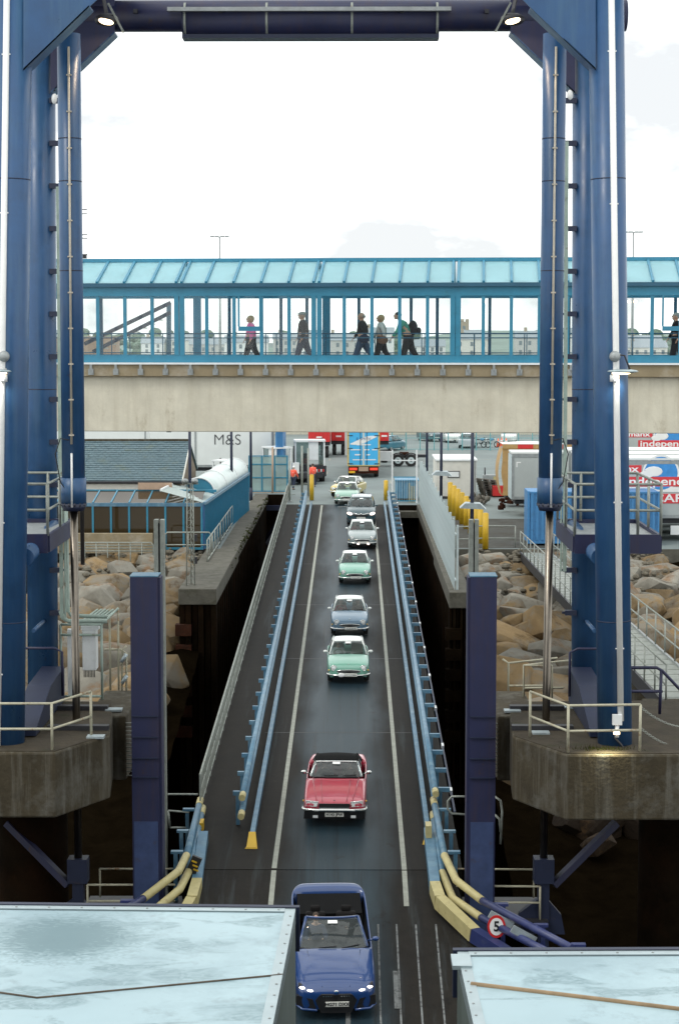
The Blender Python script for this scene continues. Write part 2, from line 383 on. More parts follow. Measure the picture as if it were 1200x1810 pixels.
# ================================================================== the setting
RAMP_SLOPE = 0.0385
HINGE_SHORE, HINGE_SEA, FLAP_END = 123.0, 47.6, 34.0
def ramp_z(y):
    if y >= HINGE_SHORE: return 0.04
    if y >= HINGE_SEA: return (y - 122.0) * RAMP_SLOPE
    return (HINGE_SEA - 122.0) * RAMP_SLOPE - (HINGE_SEA - y) * 0.165
RX0, RX1 = -4.45, 2.85
PIT_L, PIT_R = -6.3, 4.5

# quay ground with the notch of the linkspan berth left open
g = MB()
def slab(x0, x1, y0, y1, z=0.0): g.quad((x0,y0,z), (x1,y0,z), (x1,y1,z), (x0,y1,z))
slab(-3000, -7.6, 97, 131.5); slab(-7.6, PIT_L - 0.6, 97, 131.5)
slab(PIT_L, RX1, 131.5, 400); slab(-3000, PIT_L, 131.5, 400); slab(RX1, 3000, 123, 400)
slab(RX0, RX1, 123.0, 131.5)
slab(PIT_R + 0.6, 3000, 97, 123)
slab(-3000, 3000, 400, 6000, -0.5)
struct(g, 'quay_ground', 'quay')
# unseen ferry mass behind and below the camera, added to shade the scene
fh = MB(); fh.box(-12, 12, -40, -1.5, -9, 24); struct(fh, 'ferry_shade_block', 'navy_dark')
fh = MB(); fh.box(-12.2, -11.6, -1.4, 32, -9, 1.1); fh.box(11.6, 12.2, -1.4, 32, -9, 1.1); fh.box(-11.58, 11.58, -1.4, 33.5, -9, -5.6); struct(fh, 'ferry_shade_hull', 'navy_dark')
struct(MB().box(-80, 80, 8, 131.6, -9.6, -9.2), 'harbour_bed', 'mud')

# rock armour slope under the boulders
def slope_z(y): return -0.75 - (96 - y) * 0.128
sl = MB()
def sl_fn(x0, x1, y0, y1):
    def f(u, v):
        x = x0 + (x1 - x0) * u; y = y0 + (y1 - y0) * v
        return Vector((x, y, slope_z(y) + 0.25 * math.sin(x * 1.7 + y) * math.sin(y * 1.3 - x)))
    return f
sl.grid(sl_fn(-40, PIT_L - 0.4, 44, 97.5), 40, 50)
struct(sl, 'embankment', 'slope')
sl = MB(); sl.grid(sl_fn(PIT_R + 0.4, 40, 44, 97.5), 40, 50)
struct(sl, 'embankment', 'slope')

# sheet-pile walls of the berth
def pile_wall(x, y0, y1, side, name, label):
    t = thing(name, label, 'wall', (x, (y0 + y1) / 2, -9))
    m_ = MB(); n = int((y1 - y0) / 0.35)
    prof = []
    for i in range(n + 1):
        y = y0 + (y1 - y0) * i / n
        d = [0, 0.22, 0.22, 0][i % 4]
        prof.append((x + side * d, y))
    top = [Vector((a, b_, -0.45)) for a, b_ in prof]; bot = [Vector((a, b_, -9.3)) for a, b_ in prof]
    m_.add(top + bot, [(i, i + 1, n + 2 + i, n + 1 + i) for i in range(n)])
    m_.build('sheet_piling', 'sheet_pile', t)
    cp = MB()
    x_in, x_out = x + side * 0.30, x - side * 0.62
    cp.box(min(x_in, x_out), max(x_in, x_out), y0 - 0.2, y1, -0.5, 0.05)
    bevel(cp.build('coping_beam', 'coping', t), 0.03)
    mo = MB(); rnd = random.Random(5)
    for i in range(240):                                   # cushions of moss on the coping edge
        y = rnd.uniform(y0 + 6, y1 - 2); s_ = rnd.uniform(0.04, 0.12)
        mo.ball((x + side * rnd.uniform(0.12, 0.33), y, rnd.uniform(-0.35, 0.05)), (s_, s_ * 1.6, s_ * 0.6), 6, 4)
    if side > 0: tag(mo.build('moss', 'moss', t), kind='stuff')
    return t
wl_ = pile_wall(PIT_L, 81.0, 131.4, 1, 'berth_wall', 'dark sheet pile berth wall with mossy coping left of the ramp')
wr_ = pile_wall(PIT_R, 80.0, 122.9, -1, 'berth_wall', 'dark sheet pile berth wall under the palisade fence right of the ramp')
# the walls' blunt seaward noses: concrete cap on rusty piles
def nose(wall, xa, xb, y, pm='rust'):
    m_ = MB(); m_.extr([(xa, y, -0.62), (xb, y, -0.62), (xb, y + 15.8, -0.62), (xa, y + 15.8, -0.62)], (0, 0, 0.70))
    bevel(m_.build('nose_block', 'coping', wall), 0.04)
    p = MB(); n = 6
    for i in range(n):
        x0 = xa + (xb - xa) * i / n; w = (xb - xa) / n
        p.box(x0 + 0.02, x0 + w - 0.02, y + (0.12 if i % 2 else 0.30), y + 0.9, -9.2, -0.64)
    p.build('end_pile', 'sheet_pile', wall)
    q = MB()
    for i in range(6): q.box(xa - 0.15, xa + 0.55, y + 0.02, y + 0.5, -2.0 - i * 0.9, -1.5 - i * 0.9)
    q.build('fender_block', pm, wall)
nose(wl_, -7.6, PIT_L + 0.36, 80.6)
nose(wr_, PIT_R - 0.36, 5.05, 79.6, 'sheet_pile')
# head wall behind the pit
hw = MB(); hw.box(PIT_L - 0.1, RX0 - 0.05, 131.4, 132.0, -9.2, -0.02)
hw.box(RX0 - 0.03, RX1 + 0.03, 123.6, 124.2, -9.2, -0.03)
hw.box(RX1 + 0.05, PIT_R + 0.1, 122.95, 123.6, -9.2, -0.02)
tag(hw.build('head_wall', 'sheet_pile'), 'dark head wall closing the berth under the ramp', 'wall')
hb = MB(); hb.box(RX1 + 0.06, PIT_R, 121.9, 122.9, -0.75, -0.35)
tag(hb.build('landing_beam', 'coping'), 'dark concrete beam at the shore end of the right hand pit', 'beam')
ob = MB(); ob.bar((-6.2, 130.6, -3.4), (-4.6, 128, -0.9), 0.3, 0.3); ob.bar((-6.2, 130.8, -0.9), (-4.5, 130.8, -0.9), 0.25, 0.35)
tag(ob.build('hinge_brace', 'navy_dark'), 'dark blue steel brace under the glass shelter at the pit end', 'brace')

# boulders
rock_meshes = []
for k in range(9):
    bm = bmesh.new(); rr_ = random.Random(100 + k)
    for _ in range(22):
        q = Vector((rr_.gauss(0, 1), rr_.gauss(0, 1), rr_.gauss(0, 1))).normalized() * rr_.uniform(0.86, 1.1)
        bm.verts.new((max(-.95, min(.95, q.x)) * 1.15, max(-.9, min(.9, q.y)), max(-.72, min(.72, q.z)) * .9))
    bmesh.ops.convex_hull(bm, input=bm.verts[:])
    bmesh.ops.delete(bm, geom=[v for v in bm.verts if not v.link_faces], context='VERTS')
    bmesh.ops.dissolve_limit(bm, angle_limit=R(14), verts=bm.verts[:], edges=bm.edges[:])
    bmesh.ops.bevel(bm, geom=bm.edges[:], offset=rr_.uniform(.05, .11), segments=2, affect='EDGES', profile=.6, clamp_overlap=True)
    bmesh.ops.triangulate(bm, faces=bm.faces[:])
    me = bpy.data.meshes.new('boulder'); bm.to_mesh(me); bm.free()
    for p in me.polygons: p.use_smooth = True
    me.set_sharp_from_angle(angle=R(30))
    me.materials.append(MAT['rock']); rock_meshes.append(me)
rock_grey = []
for me in rock_meshes:
    m2 = me.copy(); m2.materials[0] = MAT['rock_grey']; rock_grey.append(m2)
rock_wet = []
for me in rock_meshes:
    m2 = me.copy(); m2.materials[0] = MAT['rock_wet']; rock_wet.append(m2)
def boulders(x0, x1, seed, label, group, y_lo=63.0, wet_to=66.0):
    rr_ = random.Random(seed); y = 95.4; row = 0
    while y > y_lo:
        t = (96 - y) / 30.0
        step = 1.15 + 1.15 * min(1, t)
        x = x0 + rr_.uniform(0, step)
        while x < x1:
            r_ = step * rr_.uniform(0.56, 0.84)
            far = t < 0.30
            pool = rock_wet if y < wet_to else (rock_grey if rr_.random() < (0.62 if far else 0.22) else rock_meshes)
            o = bpy.data.objects.new('boulder', rr_.choice(pool)); col.objects.link(o)
            yy = y + rr_.uniform(-0.4, 0.4) * step
            o.location = (x, yy, slope_z(yy) + r_ * rr_.uniform(0.10, 0.38))
            o.rotation_euler = (rr_.uniform(-0.5, 0.5), rr_.uniform(-0.5, 0.5), rr_.uniform(0, 6.3))
            o.scale = (r_ * rr_.uniform(0.95, 1.3), r_ * rr_.uniform(0.85, 1.15), r_ * rr_.uniform(0.75, 1.1))
            tag(o, label % ('grey' if pool is rock_grey else 'tan' if pool is rock_meshes else 'dark', 'near the top of' if far else 'low on'), 'boulder', group)
            x += step * rr_.uniform(0.95, 1.3)
        y -= step * 0.88; row += 1
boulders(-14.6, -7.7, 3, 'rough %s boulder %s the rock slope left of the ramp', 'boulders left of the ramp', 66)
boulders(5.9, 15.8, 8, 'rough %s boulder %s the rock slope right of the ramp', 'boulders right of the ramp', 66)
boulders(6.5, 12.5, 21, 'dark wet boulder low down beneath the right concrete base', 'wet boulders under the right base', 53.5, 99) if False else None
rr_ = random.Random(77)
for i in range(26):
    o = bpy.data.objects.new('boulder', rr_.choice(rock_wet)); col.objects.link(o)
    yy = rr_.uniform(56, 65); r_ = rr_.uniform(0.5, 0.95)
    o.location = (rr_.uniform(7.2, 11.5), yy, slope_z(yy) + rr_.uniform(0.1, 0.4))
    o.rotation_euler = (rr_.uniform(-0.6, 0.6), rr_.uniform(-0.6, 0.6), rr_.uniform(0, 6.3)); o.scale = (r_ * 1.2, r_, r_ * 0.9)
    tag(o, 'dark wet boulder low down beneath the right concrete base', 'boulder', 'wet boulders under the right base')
# small stones at the head of the rock slopes
gv = MB(); rr_ = random.Random(9)
for i in range(900):
    lft = rr_.random() < 0.35
    x = rr_.uniform(-14, -7.7) if lft else rr_.uniform(5.9, 16)
    y = rr_.uniform(91 if lft else 88, 96.8); s_ = rr_.uniform(0.06, 0.22)
    gv.ball((x, y, slope_z(y) + rr_.uniform(0.25, 0.75)), (s_ * rr_.uniform(.8, 1.5), s_, s_ * 0.7), 5, 4)
gvo = gv.build('gravel', 'gravel'); tag(gvo, 'small grey stones along the top of the rock slopes', 'gravel', kind='stuff')
for p in gvo.data.polygons: p.use_smooth = False

# ------------------------------------------------------------------ linkspan ramp
ramp = thing('linkspan_ramp', 'long dark asphalt ramp sloping from the quay down to the ferry', 'ramp', (-0.8, 60, -4))
ramp['kind'] = 'structure'; del ramp['category']
ys = [HINGE_SHORE - 0.05, 105, 85, 65, HINGE_SEA + 0.02]
d = MB()
for a, b_ in zip(ys[:-1], ys[1:]):
    d.hexa([(RX0, b_, ramp_z(b_) - 0.9), (RX1, b_, ramp_z(b_) - 0.9), (RX1, a, ramp_z(a) - 0.9), (RX0, a, ramp_z(a) - 0.9),
            (RX0, b_, ramp_z(b_)), (RX1, b_, ramp_z(b_)), (RX1, a, ramp_z(a)), (RX0, a, ramp_z(a))])
d.build('ramp_deck', 'ramp_asphalt', ramp)
e = MB()
FX = [(HINGE_SEA, RX0 + 0.55, RX1 - 0.25), (45.2, RX0 + 0.45, RX1 - 0.05), (43.3, -4.6, 3.2), (41.0, -6.2, 4.6), (FLAP_END, -6.4, 4.8)]
for (ya, xa0, xa1), (yb, xb0, xb1) in zip(FX[:-1], FX[1:]):
    e.hexa([(xb0, yb, ramp_z(yb) - 0.25), (xb1, yb, ramp_z(yb) - 0.25), (xa1, ya, ramp_z(ya) - 0.25), (xa0, ya, ramp_z(ya) - 0.25),
            (xb0, yb, ramp_z(yb) - 0.01), (xb1, yb, ramp_z(yb) - 0.01), (xa1, ya, ramp_z(ya) - 0.01), (xa0, ya, ramp_z(ya) - 0.01)])
e.build('ramp_flap', 'ramp_asphalt', ramp)
def strip(x, w, y0, y1, mat, name, n=1):
    m_ = MB()
    m_.add([(x - w/2, y0, ramp_z(y0) + 0.005), (x + w/2, y0, ramp_z(y0) + 0.005), (x + w/2, y1, ramp_z(y1) + 0.005), (x - w/2, y1, ramp_z(y1) + 0.005)], [(0,1,2,3)])
    return m_.build(name, mat, ramp)
strip(-2.05, 0.13, HINGE_SEA + 0.1, 122.5, 'line_white', 'lane_line')
strip(1.34, 0.13, HINGE_SEA + 0.0, 115.0, 'line_white', 'lane_line')
strip(-2.05, 0.13, 42.5, HINGE_SEA - .05, 'line_white', 'lane_line'); strip(1.34, 0.13, 45.55, HINGE_SEA - .05, 'line_white', 'lane_line')
for x in (0.62, 1.07, 1.54, 2.03): strip(x, 0.045, 36, 44.6, 'line_worn', 'grip_strip')
strip(-0.1, 0.11, 36, 41.3, 'line_worn', 'grip_strip'); strip(1.0, 0.13, 40.6, 42.3, 'line_worn', 'grip_strip')
m_ = MB(); m_.add([(-1.0, 121.5, ramp_z(121.5) + .004), (0.2, 121.5, ramp_z(121.5) + .004), (0.2, 121.9, ramp_z(121.9) + .004), (-1.0, 121.9, ramp_z(121.9) + .004)], [(0,1,2,3)])
m_.build('road_marking', 'line_worn', ramp)
m_ = MB(); y_ = 72.6; m_.add([(-0.85, y_, ramp_z(y_) + .005), (-0.25, y_, ramp_z(y_) + .005), (-0.25, y_ + .5, ramp_z(y_ + .5) + .005), (-0.85, y_ + .5, ramp_z(y_ + .5) + .005)], [(0,1,2,3)])
m_.build('road_marking', 'line_worn', ramp)
# expansion joints across the deck
for y_ in (122.2, 110.0, 98.0, 86.0, 74.0, 62.0):
    m_ = MB(); m_.add([(RX0 + 1.5, y_, ramp_z(y_) + .003), (RX1 - .6, y_, ramp_z(y_) + .003), (RX1 - .6, y_ + .06, ramp_z(y_ + .06) + .003), (RX0 + 1.5, y_ + .06, ramp_z(y_ + .06) + .003)], [(0,1,2,3)])
    m_.build('expansion_joint', 'black', ramp)

# crash barriers: two stacked pipes on brackets and a kerb rail
def barrier(xk, xp, out, y_near, label, y_far=122.4, reach=0.28, tip='cream_yellow'):
    t = thing('crash_barrier', label, 'barrier', (xp, 86, ramp_z(86)))
    def pl(x, h, y0, y1, n=10): return [(x, y0 + (y1 - y0) * i / n, ramp_z(y0 + (y1 - y0) * i / n) + h) for i in range(n + 1)]
    for h, yn in ((0.92, y_near), (0.55, y_near - 0.55)):
        MB().tube(pl(xp, h, yn + 0.42, y_far), 0.085, 10).build('pipe_rail', 'pipe_blue', t)
        MB().tube(pl(xp, h, yn, yn + 0.419, 1), 0.094, 10).build('rail_tip', tip, t)
    kn = y_near - 1.05
    kr = MB()
    for i in range(8):
        ya = kn + (y_far - kn) * i / 8; yb = kn + (y_far - kn) * (i + 1) / 8
        kr.bar((xk, ya, ramp_z(ya) + 0.16), (xk, yb, ramp_z(yb) + 0.16), 0.13, 0.22)
    kr.build('kerb_rail', 'pipe_blue', t)
    w = MB(); y0 = kn
    w.hexa([(xk - 0.17, y0 - 0.62, ramp_z(y0) - 0.02), (xk + 0.17, y0 - 0.62, ramp_z(y0) - 0.02), (xk + 0.10, y0 - .005, ramp_z(y0)), (xk - 0.10, y0 - .005, ramp_z(y0)),
            (xk - 0.13, y0 - 0.60, ramp_z(y0) + 0.02), (xk + 0.13, y0 - 0.60, ramp_z(y0) + 0.02), (xk + 0.09, y0 - .005, ramp_z(y0) + 0.29), (xk - 0.09, y0 - .005, ramp_z(y0) + 0.29)])
    w.build('kerb_tip', 'yellow', t)
    y = y_near + 0.5
    while y < y_far:
        p = MB(); z = ramp_z(y)
        p.box(min(xp + out * 0.09, xp + out * reach), max(xp + out * 0.09, xp + out * reach), y - 0.06, y + 0.06, z + 0.86, z + 0.98)
        p.box(min(xp + out * 0.095, xp + out * 0.2), max(xp + out * 0.095, xp + out * 0.2), y - 0.05, y + 0.05, z + 0.02, z + 0.855)
        p.build('bracket', 'pipe_blue', t)
        y += 2.05
    return t
barrier(-2.74, -3.08, -1, 51.0, 'pale blue double pipe crash barrier with yellow tips left of the lane')
br = barrier(2.06, 2.32, 1, 51.4, 'pale blue double pipe crash barrier with ladder-like brackets right of the lane', reach=0.42)
eb = MB()
for i in range(10):
    ya = 50 + 7.2 * i; yb = ya + 7.2
    eb.bar((2.78, ya, ramp_z(ya) + 0.80), (2.78, yb, ramp_z(yb) + 0.80), 0.05, 0.10)
eb.build('edge_rail', 'navy_dark', br)
for i in range(14):
    ya = 52 + 5.0 * i; MB().bar((2.785, ya, ramp_z(ya) + 0.80), (2.785, ya + 0.35, ramp_z(ya + .35) + 0.80), 0.07, 0.12).build('rail_clip', 'white_paint', br)
    
# footway railing along the ramp's left edge: rails, posts and a close mesh of balusters
t = thing('ramp_railing', 'long grey mesh railing along the left edge of the ramp footway', 'railing', (RX0, 90, ramp_z(90)))
RZ0, RZ1 = 52.8, 130.5
def rz(y): return ramp_z(min(y, 123)) 
for h, r_ in ((1.08, 0.035), (0.62, 0.022), (0.14, 0.03)):
    MB().tube([(RX0 + 0.06, RZ0 + (RZ1 - RZ0) * i / 12, rz(RZ0 + (RZ1 - RZ0) * i / 12) + h) for i in range(13)], r_, 6).build('rail', 'galv', t)
y = RZ0
while y <= RZ1:
    MB().bar((RX0 + 0.06, y, rz(y)), (RX0 + 0.06, y, rz(y) + 1.08), 0.05, 0.05).build('post', 'galv', t); y += 1.9
bl = MB(); y = RZ0
while y < RZ1:
    bl.bar((RX0 + 0.06, y, rz(y) + 0.15), (RX0 + 0.06, y + 0.18, rz(y) + 1.05), 0.012, 0.012)
    bl.bar((RX0 + 0.06, y + 0.18, rz(y) + 0.15), (RX0 + 0.06, y, rz(y) + 1.05), 0.012, 0.012); y += 0.2
tag(bl.build('wire_mesh', 'galv', t), kind='stuff')
MB().box(RX0 - 0.08, RX0 + 0.12, RZ0, RZ0 + 0.01, -3, -2.9)

# bent guide pipes where the ramp flares out to the flap
def flare(px_top, px_low, kerb, label, sx):
    pts = [at(x, y, Y=Y) for x, y, Y in px_top]; low = [at(x, y, Y=Y) for x, y, Y in px_low]
    t = thing('guide_barrier', label, 'barrier', (pts[2].x, pts[2].y, pts[2].z - 1))
    for P in (pts, low):
        MB().tube(P[0:2], 0.092, 10).build('pipe_rail', 'pipe_blue', t)
        MB().tube([P[0] + (P[0] - P[1]) * 0.14, P[0]], 0.10, 10).build('rail_tip', 'cream_yellow', t)
        a = P[1]; 
        MB().tube([a, P[1] + (P[2] - P[1]) * 0.02, P[2], P[3]], 0.102, 10).build('bend', 'cream_yellow', t)
        MB().tube([P[3], P[4]], 0.093, 10).build('pipe_rail', 'pipe_navy', t)
    k = [at(x, y, Z=Z) for x, y, Z in kerb]
    for i in range(len(k) - 1):
        MB().bar(k[i] + V(0,0,.14), k[i+1] + V(0,0,.14), 0.26, 0.34).build('kerb', ['pipe_blue', 'cream_yellow', 'cream_yellow', 'pipe_navy'][i], t)
    for i, (a, b_) in enumerate(((pts[0], pts[1]), (pts[3], pts[4]))):
        for f in (0.1, 0.55, 0.95):
            p = a.lerp(b_, f); q = MB(); 
            q.bar(p + V(sx * 0.1, 0, 0.02), p + V(sx * 0.42, 0, 0.02), 0.16, 0.06); q.bar(p + V(sx * 0.3, 0, 0), p + V(sx * 0.3, 0, -1.3), 0.1, 0.14, up=(0,1,0))
            q.build('bracket', 'pipe_blue' if i == 0 else 'pipe_navy', t)
    return t
gr = flare([(768, 1424, 51.3), (785, 1512, 47.0), (806, 1556, 45.6), (852, 1592, 44.3), (1010, 1676, 41.2)],
      [(767, 1450, 51.0), (781, 1542, 46.9), (800, 1588, 45.4), (850, 1622, 44.1), (985, 1692, 41.0)],
      [(757, 1482, -2.75), (768, 1578, -3.0), (777, 1604, -3.1), (838, 1662, -3.45), (960, 1740, -3.9)],
      'bent blue and cream guide pipes on the right of the ramp mouth', 1)
gl = flare([(352, 1424, 52.6), (330, 1512, 47.2), (316, 1540, 45.9), (254, 1588, 44.4), (150, 1650, 41.6)],
      [(356, 1440, 52.0), (334, 1540, 46.9), (318, 1572, 45.6), (270, 1612, 44.0), (150, 1690, 41.0)],
      [(360, 1488, -2.75), (349, 1572, -3.1), (340, 1604, -3.2), (320, 1640, -3.5), (240, 1720, -3.9)],
      'bent blue and cream guide pipes on the left of the ramp mouth', -1)
for (x, y, Y) in ((357, 1468, 51.0),):
    p = at(x, y, Y=Y); MB().obox(p, (0.10, 0.5, 0.55)).build('marker_plate', 'yellow', gl)
p = at(343, 1530, Y=46.9); MB().obox(p, (0.26, 0.12, 0.5), Matrix.Rotation(0.4, 3, 'Y')).build('warning_box', 'black', gl)
for k in range(3): MB().obox(p + V(0.02 + 0.02 * k, -0.07, 0.12 - 0.11 * k), (0.14, 0.02, 0.04), Matrix.Rotation(0.4, 3, 'Y')).build('warning_stripe', 'yellow', gl)
p = at(757, 1472, Y=49.6); MB().obox(p, (0.16, 0.5, 0.5)).build('marker_plate', 'cream_yellow', gr)
for i, (a, b_) in enumerate((((636, 0), (0, 0)),)): pass
for (x, y, Y) in ((885, 1626, 43.0), (925, 1652, 42.2)):
    p = at(x, y, Y=Y + 0.25); MB().obox(p, (0.62, 0.05, 0.18), Matrix.Rotation(0.5, 3, 'Y')).build('side_plate', 'steel_plate', gr)

# speed limit roundel
M('sign_red', (0.55, 0.02, 0.02), 0.4); M('sign_white', (0.78, 0.78, 0.76), 0.4, var=0.03); M('sign_black', (0.01, 0.01, 0.01), 0.5)
c = at(877, 1638, Y=43.2)
t = thing('speed_sign', 'round red rimmed speed limit sign reading 5 on the right guide pipes', 'sign', c - V(0, 0, 0.3))
def disc(c, r, th, n=28): 
    m_ = MB(); m_.tube([c, c + V(0, th, 0)], r, n); return m_
dm = disc(c, 0.215, 0.02); 
for q in dm.v: q.z = c.z + (q.z - c.z) * 1.28
dm.build('red_rim', 'sign_red', t)
dm = disc(c - V(0, 0.006, 0), 0.163, 0.01)
for q in dm.v: q.z = c.z + (q.z - c.z) * 1.30
dm.build('sign_face', 'sign_white', t)
tx = text_mesh('5', 0.34, 'sign_black', 'numeral', t, c - V(0, 0.012, 0) - t.location, (1, 0, 0), (0, 0, 1), sx=0.85, font_off=0.008)
MB().bar(c + V(0, 0.03, -0.25), c + V(0, 0.03, 0.28), 0.05, 0.03).build('bracket', 'steel_grey', t)

# ------------------------------------------------------------------ ferry trailers below the camera
tag(MB().box(-9, 9, -4, 17.0, 1.2, 1.8).build('ferry_deck', 'navy_dark'), kind='structure')
m = M('trailer_roof', (0.36, 0.49, 0.53), 0.30, var=0.08, scale=0.7, c3=(0.22, 0.30, 0.33), c3scale=3.5, c3thr=(0.55, 0.75), c2=(0.27, 0.38, 0.42), c2scale=0.9, c2thr=(0.46, 0.64), streak=None)
# damp stains on the roof sheets, in the shape of a drying puddle
nt = m.node_tree; N = nt.nodes; L = nt.links; b = N['Principled BSDF']
tc = N.new('ShaderNodeTexCoord'); mp = N.new('ShaderNodeMapping'); mp.inputs['Scale'].default_value = (0.8, 1.5, 1); mp.inputs['Location'].default_value = (2.2, 3.9, 0); L.new(tc.outputs['Object'], mp.inputs['Vector'])
n1 = N.new('ShaderNodeTexNoise'); n1.inputs['Scale'].default_value = 1.3; n1.inputs['Detail'].default_value = 7; n1.inputs['Distortion'].default_value = 1.4; L.new(mp.outputs[0], n1.inputs['Vector'])
mr = N.new('ShaderNodeMapRange'); mr.inputs['From Min'].default_value = 0.54; mr.inputs['From Max'].default_value = 0.60; L.new(n1.outputs['Fac'], mr.inputs['Value'])
n4 = N.new('ShaderNodeTexNoise'); n4.inputs['Scale'].default_value = 9; n4.inputs['Detail'].default_value = 6; n4.inputs['Distortion'].default_value = 2.5; L.new(mp.outputs[0], n4.inputs['Vector'])
mm = N.new('ShaderNodeMapRange'); mm.inputs['From Min'].default_value = 0.3; mm.inputs['From Max'].default_value = 0.62; mm.inputs['To Min'].default_value = 0.1; mm.inputs['To Max'].default_value = 0.62; L.new(n4.outputs['Fac'], mm.inputs['Value'])
# one larger dark puddle near the far edge of the left roof (world metres)
ge = N.new('ShaderNodeNewGeometry'); pc = at(115, 1655, Z=6.42)
vm = N.new('ShaderNodeVectorMath'); vm.operation = 'SUBTRACT'; vm.inputs[1].default_value = pc; L.new(ge.outputs['Position'], vm.inputs[0])
vs2 = N.new('ShaderNodeVectorMath'); vs2.operation = 'MULTIPLY'; vs2.inputs[1].default_value = (1.6, 1.75, 0); L.new(vm.outputs[0], vs2.inputs[0])
vl = N.new('ShaderNodeVectorMath'); vl.operation = 'LENGTH'; L.new(vs2.outputs[0], vl.inputs[0])
na = N.new('ShaderNodeMath'); na.operation = 'MULTIPLY_ADD'; na.inputs[1].default_value = 1.3; na.inputs[2].default_value = -.65; L.new(n4.outputs['Fac'], na.inputs[0])
nb = N.new('ShaderNodeMath'); nb.operation = 'ADD'; L.new(vl.outputs['Value'], nb.inputs[0]); L.new(na.outputs[0], nb.inputs[1])
pr = N.new('ShaderNodeMapRange'); pr.inputs['From Min'].default_value = 1.15; pr.inputs['From Max'].default_value = .55; pr.inputs['To Max'].default_value = .85; L.new(nb.outputs[0], pr.inputs['Value'])
mu0 = N.new('ShaderNodeMath'); mu0.operation = 'MULTIPLY'; L.new(mr.outputs[0], mu0.inputs[0]); L.new(mm.outputs[0], mu0.inputs[1])
mu = N.new('ShaderNodeMath'); mu.operation = 'MAXIMUM'; L.new(mu0.outputs[0], mu.inputs[0]); L.new(pr.outputs[0], mu.inputs[1])
old = b.inputs['Base Color'].links[0].from_socket
mc = N.new('ShaderNodeMix'); mc.data_type = 'RGBA'; mc.inputs['B'].default_value = (0.10, 0.18, 0.20, 1); L.new(mu.outputs[0], mc.inputs['Factor']); L.new(old, mc.inputs['A']); L.new(mc.outputs['Result'], b.inputs['Base Color'])
M('trailer_side', (0.10, 0.125, 0.115), 0.45, var=0.2, scale=2, streak=(0.07, 0.09, 0.07), streak_amt=0.7)
M('alu', (0.42, 0.50, 0.52), 0.35, 0.5, var=0.1, scale=4)
M('seal_dark', (0.09, 0.07, 0.05), 0.8, var=0.4, scale=9)
M('seal_tan', (0.30, 0.21, 0.12), 0.8, var=0.2, scale=9)
